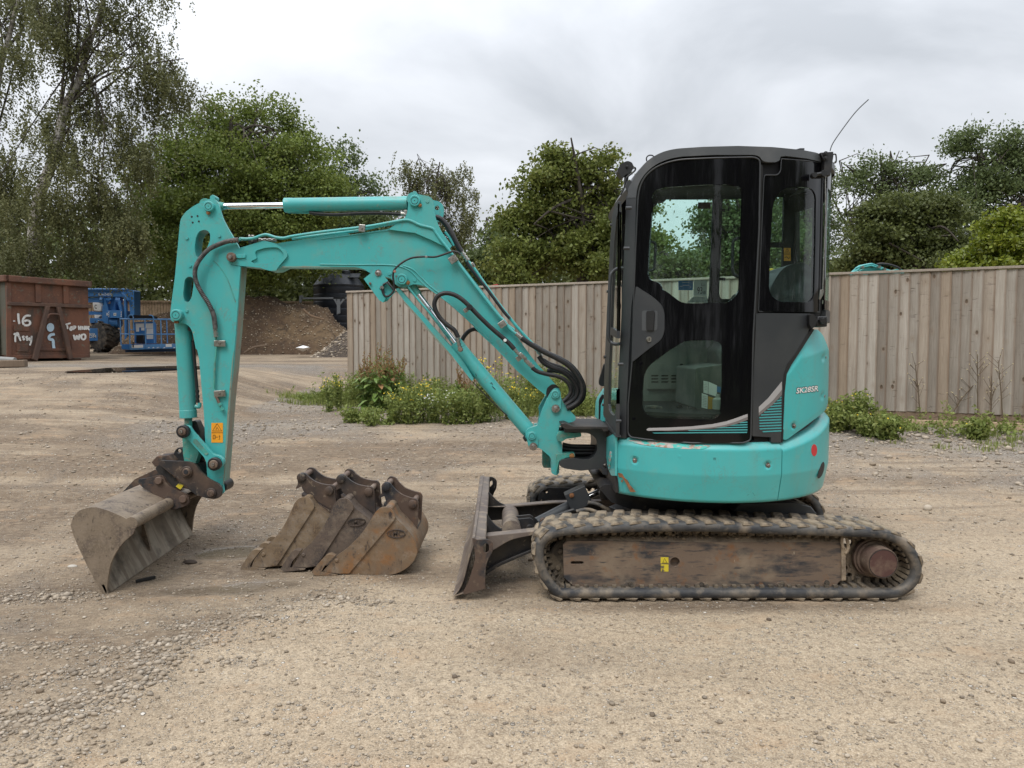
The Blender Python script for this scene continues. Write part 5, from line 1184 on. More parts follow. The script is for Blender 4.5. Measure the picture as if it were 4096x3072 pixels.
sprocket(3.90, True); sprocket(5.15, False)
FR = [('I', 1085, 925, 8), ('I', 1120, 895, 12), ('I', 1500, 895), ('I', 2052, 905), ('J', 700, 905), ('J', 1440, 905), ('J', 1475, 930, 10), ('J', 1470, 1230, 14), ('J', 1420, 1240, 8), ('J', 1385, 1292, 10), ('J', 700, 1297), ('J', 0, 1297), ('I', 1180, 1290, 10), ('I', 1092, 1205, 10)]
def toJ(P): 
    out = []
    for p in P: out += conv(p[0], [tuple(p[1:])], 'J')
    return out
fr_out = toJ(FR)
slot = conv('I', [(1146, 1082, 12), (1160, 1068, 12), (1255, 1068, 12), (1267, 1082, 12), (1255, 1096, 12), (1160, 1096, 12)], 'J')
hole = conv('I', circle_px(2052, 1077, 42, 20), 'J')
PLT('track_frame', 'J', [p for p in fr_out], 3.955, .022, m_trackframe, .004, holes=[slot, hole])
def frame_top():                                 # the sloping, soil covered shelf between plate and upper belt
    b = MB(); X0 = at('I', 1110, 905, 3.96); X1 = at('J', 1455, 905, 3.96); rr = random.Random(4); n = 60; rows = []
    for k, (y, dz) in enumerate(((3.957, 0), (3.985, .018), (4.02, .033), (4.07, .038), (4.17, .038))):
        rows.append([Vector((X0.x + (X1.x - X0.x) * i / n, y + rr.uniform(-.003, .003), X0.z + (X1.z - X0.z) * i / n + dz + (rr.uniform(-.008, .010) if k else 0))) for i in range(n + 1)])
    b.loft(rows); b.build('frame_shelf', m_mud, EX, smooth=60)
    r = np.random.default_rng(5); n = 700; X = r.uniform(X0.x + .3, X1.x - .02, n); t = r.random(n); Yy = 3.975 + .14 * t; P = np.stack([X, Yy, X0.z + .012 + .028 * np.clip(t * 3, 0, 1)], 1)
    stones('mud_crumbs', P, .003 + .011 * r.random(n)**2.5, m_mud, 31, parent=EX, kind='stuff')
frame_top()
def frame_inner():
    for Y0 in (3.98, 5.19):
        X0 = at('I', 1150, 1100, 3.96); X1 = at('J', 1440, 1100, 3.96)
        b = MB(); b.box(((X0.x + X1.x) / 2, Y0 + .10, X0.z - .0), (X1.x - X0.x, .19, .21)); b.build('frame_beam', m_trackframe, EX, smooth=0, bevel=.01)
frame_inner()
# far track's inner frame plate with its holes, seen under the boom foot
PLT('idler_guard', 'I', [(865, 560), (880, 470, 40), (950, 432, 20), (1230, 440), (1250, 560), (1240, 610), (870, 610)], 5.13, .02, m_blackp, .003, holes=[circle_px(938, 462, 22, 14), circle_px(905, 560, 24, 14)])
PLT('frame_bolt_plate', 'J', [(1440, 950), (1475, 945), (1480, 1240), (1440, 1245)], 3.945, .012, m_mud, .006)
TUB('lifting_eye', 'J', [(1452, 955), (1440, 890), (1452, 855), (1480, 868), (1496, 930), (1490, 975), (1470, 1000)], 3.945, .009, m_mud)
for c, x, y in (('I', 1668, 1268), ('J', 228, 1275), ('J', 925, 1268), ('J', 1310, 1258)): bolt(c, x, y, 3.952, .011, m_link)
PLT('roller_bracket', 'J', [(870, 1270), (900, 1248), (960, 1248), (985, 1296), (870, 1298)], 3.951, .006, m_trackframe, .002); PLT('roller_bracket', 'J', [(1275, 1262), (1290, 1238), (1340, 1240), (1360, 1290), (1280, 1294)], 3.951, .006, m_trackframe, .002)
PLT('roller_bracket', 'J', [(170, 1275), (200, 1255), (262, 1255), (285, 1297), (170, 1297)], 3.951, .006, m_trackframe, .002); PLT('roller_bracket', 'I', [(1600, 1275), (1635, 1240), (1700, 1240), (1725, 1290), (1610, 1292)], 3.951, .006, m_trackframe, .002)
PLT('warning_label', 'I', [(1928, 1035), (1996, 1035), (1996, 1088), (1928, 1088)], 3.9542, .001, m_yellow, 0); PLT('warning_label', 'I', [(1930, 1096), (1996, 1096), (1996, 1160), (1930, 1160)], 3.9542, .001, m_yellow, 0)
def mark(strokes, c, Y, w, m, parent=EX, name='print', fn=None, nrm=(0, -1, 0)):
    b = MB(); fn = fn or onY(Y)
    for st in strokes: ribbon(b, [fn(c, x, y) for x, y in st], w, nrm)
    return b.build(name, m, parent, smooth=0)
mark([[(1948, 1080), (1962, 1044), (1980, 1080)], [(1940, 1084), (1990, 1084)]], 'I', 3.9535, .004, m_ink)

# ---- undercarriage centre, blade
def centre():
    b = MB(); b.lathe((CX, CY, .30), (0, 0, 1), [(0, .33), (.14, .34), (.15, .40), (.24, .40)], 48); b.build('slew_ring', m_blackp, EX)
    PLT('car_body_plate', 'I', [(1395, 440, 30), (1440, 405, 30), (1520, 410), (1700, 470), (2200, 540), (2700, 545), (3060, 520, 40), (3280, 650), (3280, 720), (1900, 700), (1500, 560)], 4.3, .7, m_blackp, .01)
    b = MB(); b.box((CX, CY, .33), (.9, .95, .10)); b.build('car_body', m_blackp, EX, smooth=0, bevel=.02)
    PLT('undercover', 'J', [(1020, 560), (1180, 600), (1230, 665), (900, 680), (500, 640), (560, 570)], 4.2, .6, m_grey, .006)
    for Y in (4.28, 4.95):
        b = MB(); b.beam((CX - .5, Y - .12, .26), (CX - .25, Y, .33), .14, .12); b.beam((CX + .5, Y - .12, .26), (CX + .25, Y, .33), .14, .12); b.build('leg_frame', m_blackp, EX, smooth=0, bevel=.01)
centre()
def blade():
    prof = [('I', 405, 880), ('I', 300, 862, 12), ('I', 308, 940), ('I', 322, 1010), ('I', 312, 1110), ('I', 288, 1200), ('I', 250, 1290), ('I', 190, 1350)]
    near = [at(c, x, y, 3.93) for c, x, y, *_ in prof]; edge = at('I', 132, 1375, 3.93); near[-1] = at('I', 175, 1345, 3.93)
    W_ = 1.55
    def far(p):
        k = (p.z - .05) / .3; return Vector((p.x - .012, 3.93 + W_, p.z + .065 * max(0, min(1.2, k))))
    # mouldboard
    front = [at('I', x, y, 3.93) for x, y in ((300, 868), (292, 930), (268, 1010), (240, 1120), (215, 1230), (180, 1320), (140, 1368))]
    back = [p + Vector((.014, 0, 0)) for p in front[1:]]
    def rows(P): return [[p, far(p)] for p in P]
    A = spline(front, 3); B_ = [p + Vector((.016 - .010 * (i / len(A)), 0, .004)) for i, p in enumerate(A)]
    ring = A + B_[::-1]; b = MB(); b.loft([[p for p in ring], [p.lerp(far(p), .5) for p in ring], [far(p) for p in ring]], True, True, True); b.build('mouldboard', m_blade, EX, smooth=40, bevel=.002)
    # folded top flange, broad strip seen from the side
    t0 = [at('I', x, y, 3.93) for x, y in ((298, 872), (420, 884))]; f0 = [at('I', x, y, 5.48) for x, y in ((366, 330), (452, 338))]
    m0, m1 = [a.lerp(c, .5) for a, c in zip(t0, f0)], f0; dn = Vector((0, 0, -.022)); b = MB()
    b.loft([[t0[0], t0[1], t0[1] + dn, t0[0] + dn], [f0[0], f0[1], f0[1] + dn, f0[0] + dn]], True, True, True); b.build('top_flange', m_blade, EX, smooth=40, bevel=.008, seg=3)
    endp = [(305, 872, 10), (345, 884), (440, 880, 30), (482, 915, 20), (478, 985, 25), (440, 1045, 30), (418, 1110, 40), (412, 1200), (412, 1305), (235, 1357), (222, 1335), (262, 1260), (300, 1150), (322, 1060), (325, 1000), (312, 920)]
    eye = [(395, 925, 14), (418, 912, 14), (445, 925, 14), (445, 985, 14), (418, 1003, 14), (395, 985, 14)]
    PLT('end_plate', 'I', endp, 3.925, .018, m_lugrust, .003, holes=[eye])
    # the same plate at the far end
    e = MB(); e.plate('I', endp, 3.925, .018, [eye]); V = [Vector(v) for v in e.v]
    V2 = [Vector((p.x - .012, p.y + 1.54, p.z + .065 * max(0, min(1.2, (p.z - .05) / .3)))) for p in V]; b = MB(); b.add(V2, e.f); b.build('end_plate', m_blackp, EX, smooth=30, bevel=.003)
    PLT('tie_down_hook', 'I', [(450, 340, 8), (485, 345, 20), (500, 375, 20), (498, 430, 20), (462, 480, 14), (445, 470)], 5.40, .02, m_blackp, .003, holes=[[(456, 365, 8), (474, 372, 8), (476, 405, 8), (458, 428, 8), (450, 425)]])
    b = MB(); p = at('I', 132, 1376, 3.93); q = at('I', 232, 1350, 3.93); d = Vector((0, W_, .0))
    b.loft([[p, q, q + Vector((0, 0, .008)), p + Vector((0, 0, .004))], [p + d, q + d, q + d + Vector((0, 0, .008)), p + d + Vector((0, 0, .004))]], True, True, True); b.build('cutting_edge', m_blade, EX, smooth=0, bevel=.001)
    # lift arms
    PLT('lift_arm', 'I', [(418, 830), (610, 815), (870, 798), (1200, 800), (1200, 990), (830, 975), (680, 1040, 60), (520, 1100, 50), (418, 1185)], 4.18, .03, m_blackp, .004)
    PLT('arm_top_plate', 'I', [(418, 852), (800, 812), (880, 800), (880, 832), (640, 880, 60), (482, 975)], 4.10, .08, m_blade, .003)
    PLT('arm_foot_strip', 'I', [(418, 1150), (520, 1090, 50), (680, 1020, 60), (830, 962), (830, 985), (690, 1045, 60), (530, 1115, 50), (418, 1190)], 4.14, .08, m_blackp, .003)
    PLT('lift_arm', 'I', [(430, 610), (620, 595), (1000, 566), (1420, 555), (1420, 700), (620, 705), (435, 720)], 5.0, .03, m_blackp, .004)
    PLT('arm_top_plate', 'I', [(430, 600), (600, 592), (1000, 560), (1420, 548), (1420, 562), (1000, 574), (620, 606)], 4.93, .07, m_blade, .003)
    PLT('gusset', 'I', [(440, 470), (470, 500, 20), (520, 555, 60), (610, 598), (435, 612)], 4.95, .02, m_blackp, .003); PLT('gusset', 'I', [(425, 660), (470, 730, 60), (540, 790, 50), (620, 815), (425, 835)], 4.25, .02, m_blackp, .003)
    p, q = at('I', 628, 655, 4.95), at('I', 640, 800, 4.24); r = .058
    b = MB(); b.tube([p, q], r, 24); b.build('cross_tube', m_blade, EX)
    for Y, y0 in ((4.48, 0), (4.40, 28)):
        PLT('cylinder_lug', 'I', [(618, 700 + y0), (680, 680 + y0, 20), (800, 668 + y0, 20), (825, 685 + y0), (860, 800), (700, 808), (690, 760)], Y, .018, m_blackp, .003)
    disc('lug_pin', 'I', 798, 790, 32, 4.37, .12, m_blackp, ring=False)
    # blade cylinder and its guard
    a, c = at('I', 858, 740, 4.42), at('I', 1200, 565, 4.55); b = MB(); b.tube([a, c], 50 * .46293 / 4 / F * 4.45, 24); b.build('blade_cylinder', m_grey, EX)
    c2, e = at('I', 1290, 520, 4.55), at('I', 1400, 470, 4.6); b = MB(); b.tube([c, e], .022, 16); b.build('blade_rod', m_chrome, EX)
    PLT('cylinder_guard', 'I', [(1098, 500), (1272, 418), (1332, 548), (1330, 572), (1178, 642), (1150, 618)], 4.44, .10, m_grey, .003)
    bolt('I', 1160, 500, 4.438, .010, m_rustpatch)
    for k in (0, 1): disc('rod_boss', 'I', 1465 - k * 18, 478 - k * 35, 66 - k * 4, 4.50 + k * .12, .03, m_blackp, ring=False)
    disc('pivot_pin', 'I', 1482, 478, 30, 4.485, .05, m_blackp, ring=False)
    disc('hose_end', 'I', 914, 728, 26, 4.36, .04, m_lugrust, ring=False)
    TUB('blade_hose', 'I', [(925, 735), (990, 690), (1060, 665), (1130, 640), (1180, 625)], 4.37, .012, m_hose)
    TUB('blade_hose', 'I', [(1200, 640), (1280, 622), (1350, 635), (1430, 668), (1550, 690), (1700, 700)], 4.36, .012, m_hosegrey)
    TUB('blade_hose', 'I', [(1300, 560), (1380, 575), (1450, 610), (1540, 650), (1640, 645)], 4.42, .012, m_hosegrey)
blade()
# ---- house: skirt panels round the slewing circle
RS = .81
def phi(p): return math.atan2(p.y - CY, p.x - CX)
fc = onCyl(RS)('F', 240, 1240); FX = fc.x
PH0 = phi(fc); PH1 = phi(onCyl(RS)('F', 1676, 1400)); zt_ = onCyl(RS)('F', 1000, 1238).z; zb_ = onCyl(RS)('J', 0, 548).z
def pt(ph, r, z): return Vector((CX + math.cos(ph) * r, CY + math.sin(ph) * r, z))
def dimple(ph, z, spots):
    d = 0
    for (p0, z0, rad, dep) in spots:
        q = math.hypot((ph - p0) * RS, z - z0) / rad
        if q < 1.6: d += dep * math.exp(-(q * 1.35)**4)
    return d
def skirt(name, a0, a1, ztop, m, spots=(), cols=80, rear=False):
    nz = 46; b = MB(); rings = []
    for i in range(cols + 1):
        ph = a0 + (a1 - a0) * i / cols; zt = ztop(ph); col = []
        col.append(pt(ph, RS - .10, zt + .012)); col.append(pt(ph, RS - .05, zt + .010)); col.append(pt(ph, RS - .034, zt + .004))
        zc = zt - .04
        for k in range(4): t = (k + 1) / 4; col.append(pt(ph, RS - .034 + .034 * t**.8, zt + .004 - .040 * t))
        for k in range(1, nz):
            z = zc - (zc - zb_) * k / nz; low = max(0, (zb_ + .15 - z) / .15)
            col.append(pt(ph, RS - .028 * low - dimple(ph, z, spots), z))
        col.append(pt(ph, RS - .034, zb_ - .004)); col.append(pt(ph, RS - .048, zb_ - .010)); col.append(pt(ph, RS - .12, zb_ - .008)); rings.append(col)
    # end faces turned inwards
    rings = [[pt(a0, math.hypot(p.x - CX, p.y - CY) - .03, p.z) for p in rings[0]]] + rings + [[pt(a1, math.hypot(p.x - CX, p.y - CY) - .03, p.z) for p in rings[-1]]]
    b.loft(rings); return b.build(name, m, EX, smooth=50)
def spot(c, x, y, rad, dep): p = onCyl(RS)(c, x, y); return (phi(p), p.z, rad, dep)
sp_side = [spot('F', 408, 1385, .026, .012), spot('F', 1560, 1425, .026, .012), spot('F', 795, 1352, .008, -.004)]
skirt('side_cover', PH0, PH1, lambda p: zt_, m_teal_hood, sp_side, 150)
zr0 = onCyl(RS)('H', 390, 800).z; zr1 = onCyl(RS)('H', 850, 470).z; PHT = phi(onCyl(RS)('H', 1200, 700))
def z_rear(p):
    t = (p - PH1) / (PHT - PH1); return zr0 + (zr1 - zr0) * max(0, min(1.0, t))**1.15
sp_rear = [spot('H', 835, 1080, .022, .0)]
skirt('counterweight', PH1 + .008, R(72), z_rear, m_teal_hood, [], 90)
skirt('far_side_cover', R(73), 2 * math.pi - PH0 - 2 * math.pi + 0 if False else math.pi - (PH0 + math.pi) if False else -PH0 if PH0 < 0 else PH0, lambda p: zt_, m_teal_hood, [], 60)
CYL('lamp_recess', 'H', [(785, 1180, 10), (800, 1090, 20), (825, 1020, 20), (850, 995, 14), (862, 1030, 20), (850, 1110, 30), (825, 1165, 20), (795, 1195, 10)], RS + .0015, .004, m_ink, grid=12)
def dbody(name, r, z0, z1, xa, xb, m, n=48, **k):
    """a round body cut off square at xa (front) and xb (rear)"""
    pts = []; a0 = math.acos(max(-1, (xa - CX) / r)) if xa > CX - r else math.pi; a1 = math.acos((xb - CX) / r) if xb < CX + r else 0
    for k_ in range(n + 1): a = a1 + (a0 - a1) * k_ / n; pts.append((CX + math.cos(a) * r, CY + math.sin(a) * r))
    for k_ in range(n + 1): a = a0 + (a1 - a0) * k_ / n; pts.append((CX + math.cos(a) * r, CY - math.sin(a) * r))
    if a0 >= math.pi: pts.pop(n + 1)
    if a1 <= 0: pts.pop()
    b = MB(); b.loft([[Vector((x, y, z0)) for x, y in pts], [Vector((x, y, z1)) for x, y in pts]], True, True, True); return b.build(name, m, EX, smooth=40, **k)
def house_inner():
    dbody('floor_pan', RS - .05, zb_ - .012, zb_ + .02, FX + .03, 9, m_blackp); dbody('deck', RS - .07, zt_ - .05, zt_ - .002, FX + .02, 9, m_blackp)
    # flat nose of the house between the corners
    Yn, Yf = fc.y, 2 * CY - fc.y
    b = MB(); b.box((FX + .012, (Yn + Yf) / 2 - 0, (zt_ + zb_) / 2), (.02, Yf - Yn, zt_ - zb_ + .0)); b.build('nose_plate', m_blackp, EX, smooth=0, bevel=.004)
    P = onX(FX - .004)
    b = MB(); b.sheet('I', [(1458, 0), (1535, -40), (1532, 330), (1500, 330, 10), (1470, 260, 20), (1452, 130)], P, (.014, 0, 0)); b.build('nose_corner_cover', m_teal_hood, EX, bevel=.003)
    b = MB(); b.sheet('I', [(1478, 170, 8), (1488, 118, 6), (1497, 120, 6), (1500, 180, 8), (1488, 270, 6), (1478, 280, 6)], onX(FX - .0075), (.003, 0, 0)); b.build('nose_plate_badge', m_scrape, EX)
    for x, y in ((1446, 15), (1446, 240)): bolt('I', x, y, lambda c, a, d: onX(FX - .012)(c, a, d), .009)
house_inner()
for x, y in ((408, 1388), (1560, 1430)): bolt('F', x, y, onCyl(RS - .010), .011)
CYL('rust_scrape', 'F', [(262, 1492, 6), (300, 1500, 8), (315, 1535, 8), (345, 1560, 8), (365, 1600, 8), (400, 1640, 8), (415, 1659), (370, 1659), (345, 1610, 8), (325, 1570, 8), (295, 1530, 8), (272, 1530, 6)], RS + .0008 - .006, .004, m_rustpatch, grid=14)
CYL('rust_spot', 'F', [(288, 1560, 6), (300, 1550, 6), (305, 1565, 6), (295, 1580, 6)], RS + .0008 - .003, .003, m_rustpatch, grid=8)
def scrape():
    f = onCyl(RS)
    def g(c, x, y): p = f(c, x, y); z = p.z; d = max(0, z - (zt_ - .034)); ph = phi(p); return pt(ph, RS + .0012 - min(.05, .034 * (d / .040)**1.25), min(z, zt_ + .006))
    b = MB(); b.sheet('F', [(330, 1212, 10), (560, 1222), (800, 1240), (1070, 1262, 10), (1000, 1290), (800, 1285), (640, 1272), (470, 1250), (400, 1235)], g, radial(.001), grid=22); b.build('scraped_paint', m_scrape, EX)
scrape()
CYL('red_sticker', 'F', circle_px(1960, 1298, 25, 24, 52), RS + .0012, .001, m_red, grid=16)
mark([[(1088, 1366), (1108, 1366)], [(1092, 1372), (1092, 1382)], [(1104, 1372), (1104, 1382)]], 'F', 0, .004, m_ink, fn=onCyl(RS + .002))
mark([[(622, 500 - 0), (640, 490)], [(670, 475), (690, 505)]], 'J', 0, .002, m_ink, fn=onCyl(RS + .002 - .01))
# ---- upper engine cover at the rear
RU = .80
def eng():
    out = [(1960, 262, 14), (2030, 252, 20), (2062, 300, 20), (2082, 400, 30), (2088, 500), (2085, 850, 20), (2068, 935, 20), (2046, 972), (1740, 1200), (1712, 1212, 12), (1690, 1196, 12), (1695, 1000), (1705, 800), (1722, 640, 40), (1760, 560, 30), (1860, 410)]
    f = onCyl(RU)
    bolts = [(onCyl(RU)('F', 2040, 500), .03), (onCyl(RU)('F', 2030, 830), .03), (onCyl(RU)('F', 1783, 1085), .026)]
    ridge = [onCyl(RU)('F', x, y) for x, y in ((1730, 660), (1850, 500), (2060, 430))]
    zc = [(phi(p), p.z) for p in ridge]
    def g(c, x, y):
        p = f(c, x, y); ph = phi(p); r = RU; zr = np.interp(ph, [a for a, _ in zc], [z for _, z in zc])
        if p.z > zr: r -= .35 * (p.z - zr)**1.0 * .6
        zl = np.interp(ph, [zc[0][0], zc[-1][0]], [onCyl(RU)('F', 1700, 1150).z + .02, onCyl(RU)('F', 2060, 900).z])
        if p.z < zl: r -= .10 * (zl - p.z)
        for q, rad in bolts:
            s = (p - q).length / rad
            if s < 1.6: r -= .010 * math.exp(-(s * 1.35)**4)
        return pt(ph, r, p.z)
    b = MB(); b.sheet('F', out, g, radial(.02), grid=13); b.build('engine_cover', m_teal_hood, EX, smooth=50)
    for x, y in ((2048, 495), (2036, 830), (1783, 1088)): bolt('F', x, y, onCyl(RU - .008), .010)
    # wraps on round the tail
    a0 = phi(onCyl(RU)('F', 2084, 700)) ; zb2 = onCyl(RU)('F', 2060, 950).z; zt2 = onCyl(RU)('F', 2070, 340).z
    b = MB(); rings = []
    for i in range(41):
        ph = a0 + (R(85) - a0) * i / 40; rings.append([pt(ph, RU - .012 - (.03 if k in (0, 9) else 0), zb2 + .005 + (zt2 - zb2 - .01) * k / 9) for k in range(10)])
    b.loft(rings); b.build('tail_cover', m_teal_hood, EX, smooth=50)
    dbody('inner_bulkhead', RU - .05, zt_ - .04, zt2 - .02, onCyl(RU)('F', 1700, 1150).x + .09, 9, m_blackp)
    # right hand body seen ahead of the cab's far corner
    b = MB(); X0 = at('F', 78, 900, 5.2).x; z1 = at('F', 100, 770, 5.2).z
    rings = []
    for y in (4.98, 5.0, 5.15, 5.3, 5.36):
        k = .0 if 4.99 < y < 5.32 else .03
        rings.append([Vector((X0 + k + .0, y, zt_ - .0)), Vector((X0 + k + .005, y, zt_ + .12)), Vector((X0 + .02 + k, y, z1 - .06)), Vector((X0 + .06 + k, y, z1 - k)), Vector((CX + .55, y, z1 - k + .02)), Vector((CX + .55, y, zt_))])
    b.loft(rings, True, True, True); b.build('tank_cover', m_teal_hood, EX, smooth=40, bevel=.006)
    PLT('tank_grille', 'F', [(100, 860, 14), (128, 815, 10), (142, 820), (138, 1035), (98, 1035)], 5.0, .02, m_black_plastic, .002)
    PLT('far_mirror', 'F', [(100, 700, 14), (118, 640, 20), (140, 560, 10), (158, 545), (150, 740), (128, 748, 10), (104, 735, 10)], 5.12, .04, m_black_plastic, .006)
eng()
# ---- lettering and decals on the covers
def decal_text():
    f = onCyl(RU + .0015); o = f('F', 1802, 812); e = f('F', 1998, 800); t = f('F', 1802, 757)
    o2 = onCyl(RU + .0022)
    ux = Vector((1, 0, .05)); b = MB(); W_ = 198; H_ = 58
    def put(s, bold, mt, lift, dx=0, dy=0):
        V, Fc = text_mesh(s, bold, .15); x0 = min(v[0] for v in V); x1 = max(v[0] for v in V); y0 = min(v[1] for v in V); y1 = max(v[1] for v in V)
        fn = onCyl(RU + lift); b = MB(); b.add([fn('F', 1800 + dx + (v[0] - x0) / (x1 - x0) * (W_ - 2 * dx), 814 - dy - (v[1] - y0) / (y1 - y0) * (H_ - 2 * dy) - 22 * (v[0] - x0) / (x1 - x0)) for v in V], Fc); b.build('model_lettering', mt, EX, smooth=0)
    put('SK28SR', .050, m_ink, .0010); put('SK28SR', .018, m_white, .0018, 4, 5)
decal_text()
QR = .797
def swoosh():
    f1, f2, f3 = QR + .0012, QR + .0018, QR + .0024
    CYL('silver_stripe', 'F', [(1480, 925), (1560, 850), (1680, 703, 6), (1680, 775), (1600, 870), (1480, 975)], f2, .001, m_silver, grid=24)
    CYL('dark_silver_stripe', 'F', [(1480, 975), (1600, 870), (1680, 775), (1680, 820), (1600, 905), (1480, 1000)], f1, .001, m_silverd, grid=24)  # the decal's own darker silver band
    for i in range(13):
        y = 838 + i * 24.2; x0 = 1678 - (y - 822) * 1.13 if y < 995 else 1478; x0 = max(1476, x0 + 6)
        if y > 1095: x0 = 1476 + (y - 1095) * 1.1
        CYL('teal_stripe', 'F', [(x0, y + 5), (1676, y - 4), (1676, y + 8), (x0 - 4 if y < 995 else x0 + 4, y + 15)], f1, .001, m_tealdecal, grid=30)
    d = .8012
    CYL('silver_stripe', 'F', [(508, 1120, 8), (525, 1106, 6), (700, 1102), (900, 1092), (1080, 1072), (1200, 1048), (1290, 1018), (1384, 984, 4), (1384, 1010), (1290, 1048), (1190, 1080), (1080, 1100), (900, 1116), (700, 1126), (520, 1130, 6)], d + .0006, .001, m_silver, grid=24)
    CYL('dark_silver_stripe', 'F', [(600, 1128), (900, 1117), (1080, 1101), (1190, 1081), (1290, 1049), (1384, 1011), (1384, 1036), (1290, 1070), (1190, 1096), (1080, 1110), (900, 1124), (700, 1132)], d, .001, m_silverd, grid=24)
    for i, x0 in enumerate((1300, 1200, 1060, 860, 560)):
        y = 1052 + i * 22; CYL('teal_stripe', 'F', [(x0, y + 6), (1382, y - 2), (1382 - (6 if i == 4 else 0), y + 9), (x0 + 20, y + 13)], d - .0003, .001, m_tealdecal, grid=30)
swoosh()

# ---- cab
RC = .775
def F_(pts): return pts
def EtoF(pts): return conv('E', pts, 'F')
top_sil = [(345, 520), (352, 430, 40), (385, 385, 60), (430, 300, 60), (490, 225, 60), (560, 168, 60), (650, 122, 60), (760, 96, 80), (1000, 80), (1300, 72), (1600, 82), (1850, 106), (2000, 134, 60), (2075, 190, 40), (2085, 260)]
door_out = EtoF([(437, 520, 60), (455, 420, 60), (500, 332, 60), (580, 262, 60), (680, 217, 60), (800, 190, 60), (1100, 176), (1440, 170, 50), (1488, 192, 40), (1490, 260), (1482, 800)]) + [(1432, 300), (1412, 1160), (1408, 1210, 50), (1350, 1234, 40), (900, 1234), (500, 1203), (372, 1184, 30), (350, 1150, 30), (352, 900), (385, 540), (400, 0)] + EtoF([(415, 1000)])
win_up = EtoF([(560, 600, 20), (548, 520, 40), (580, 455, 60), (680, 430), (1000, 408), (1230, 405, 60), (1330, 430, 50), (1338, 500), (1325, 900), (1310, 1335, 50), (1240, 1410, 60), (1180, 1432), (850, 1432, 40), (800, 1420, 30), (680, 1330, 60), (650, 1315), (625, 1260, 40), (585, 1243, 30), (540, 1232, 40), (520, 1180), (535, 900)])
win_lo = [(480, 640, 40), (530, 560, 40), (700, 440), (830, 358, 40), (900, 350), (1100, 350, 30), (1162, 380, 50), (1162, 700), (1148, 1000, 50), (1090, 1035, 50), (560, 1020, 40), (470, 960, 50), (470, 800)]
CYL('door', 'F', door_out, .8005, .016, m_black, .002, holes=[win_up, win_lo], grid=24)
DOOR = bpy.data.objects['door']
CYL('door_glass', 'F', [(p[0], p[1]) for p in win_up], .795, .005, m_glass, grid=40, parent=DOOR)
CYL('door_glass', 'F', [(p[0], p[1]) for p in win_lo], .795, .005, m_glassd, grid=40, parent=DOOR)
def door_trim():
    f = onCyl(.8035); P = [f('F', x, y) for x, y in rounded([tuple(p) for p in door_out], 5)]; P.append(P[0]); b = MB(); b.tube(P, .0042, 6, False); b.build('door_edge_trim', m_grey, DOOR)
    f = onCyl(.7985); P = [f('F', x, y) for x, y in rounded([tuple(p) for p in rw_out], 5)]; P.append(P[0]); b = MB(); b.tube(P, .003, 6, False); b.build('window_edge_trim', m_grey, bpy.data.objects['rear_quarter_window'])
hp = EtoF([(418, 1285, 10)]) + [(560, -30, 30), (640, 40, 60), (665, 110, 50), (665, 270, 60), (640, 340, 60), (500, 445), (388, 535, 8), (388, 300), (405, 0)]
CYL('handle_panel', 'F', hp, .806, .012, m_grey, .004, grid=16, parent=DOOR)
CYL('handle_recess', 'F', [(470, 100, 14), (490, 90, 8), (605, 95, 14), (603, 245, 14), (590, 264, 10), (470, 264, 10)], .8068, .002, m_greyl, .001, grid=16, parent=DOOR)
CYL('door_handle', 'F', [(510, 96, 10), (572, 92, 10), (578, 110), (570, 262, 10), (506, 262, 10), (506, 120)], .816, .014, m_black_plastic, .003, grid=16, parent=DOOR)
disc('door_lock', 'F', 534, 340, 25, onCyl(.812)('F', 534, 340).y, .02, m_zinc, DOOR, ring=False); mark([[(534, 328), (534, 352)]], 'F', onCyl(.812)('F', 534, 340).y - .002, .004, m_ink, DOOR)
rw_out = EtoF([(1524, 350, 18), (1532, 324, 12), (1640, 324, 22), (1668, 292, 26), (1676, 184, 6), (1900, 200), (2035, 222), (2020, 900), (2004, 1508), (1480, 1504, 10), (1478, 1480), (1500, 900)])
rw_hole = EtoF([(1590, 750), (1605, 560, 60), (1660, 465, 60), (1740, 428, 50), (1850, 428), (1940, 440, 40), (1975, 500, 40), (1970, 900), (1958, 1370, 40), (1925, 1424, 40), (1650, 1420, 60), (1580, 1360, 60), (1568, 1280), (1578, 1000)])
CYL('rear_quarter_window', 'F', rw_out, .795, .012, m_black, .002, holes=[rw_hole], grid=24)
CYL('quarter_glass', 'F', [(p[0], p[1]) for p in rw_hole], .790, .005, m_glass, grid=40, parent=bpy.data.objects['rear_quarter_window'])
door_trim()
inner_line = [(2085, 225), (2030, 212), (1900, 182), (1720, 160), (1668, 165, 6), (1662, 196, 20), (1630, 213, 16), (1550, 213, 20), (1510, 200, 20), (1492, 168, 20), (1450, 150, 20), (1100, 150), (790, 165, 60), (670, 195, 60), (570, 243, 60), (490, 318, 60), (445, 392, 60), (428, 445, 40), (418, 520)]
CYL('roof_frame', 'F', EtoF(top_sil + inner_line), .800, .03, m_greyl, .004, grid=20)
fp = EtoF([(335, 505), (430, 445), (418, 560), (400, 1300)]) + [(378, 60), (352, 600), (338, 900), (334, 1192), (262, 1192), (252, 1000), (272, 560), (290, 200)] + EtoF([(300, 1350), (328, 700)])
CYL('front_pillar', 'F', fp, .798, .04, m_grey, .006, grid=20)
CYL('lower_cab_shell', 'F', [(352, 900), (345, 1195), (900, 1240), (1400, 1225), (1420, 1240), (1685, 1240), (1690, 900), (1690, 520), (1960, 230), (2020, 110)] + EtoF([(2030, 1500), (2040, 240), (1900, 190), (1500, 150), (1440, 200)]) + [(1450, 700), (1440, 1215), (600, 1215), (380, 1175)], .778, .02, m_int, holes=[rw_hole], grid=26)
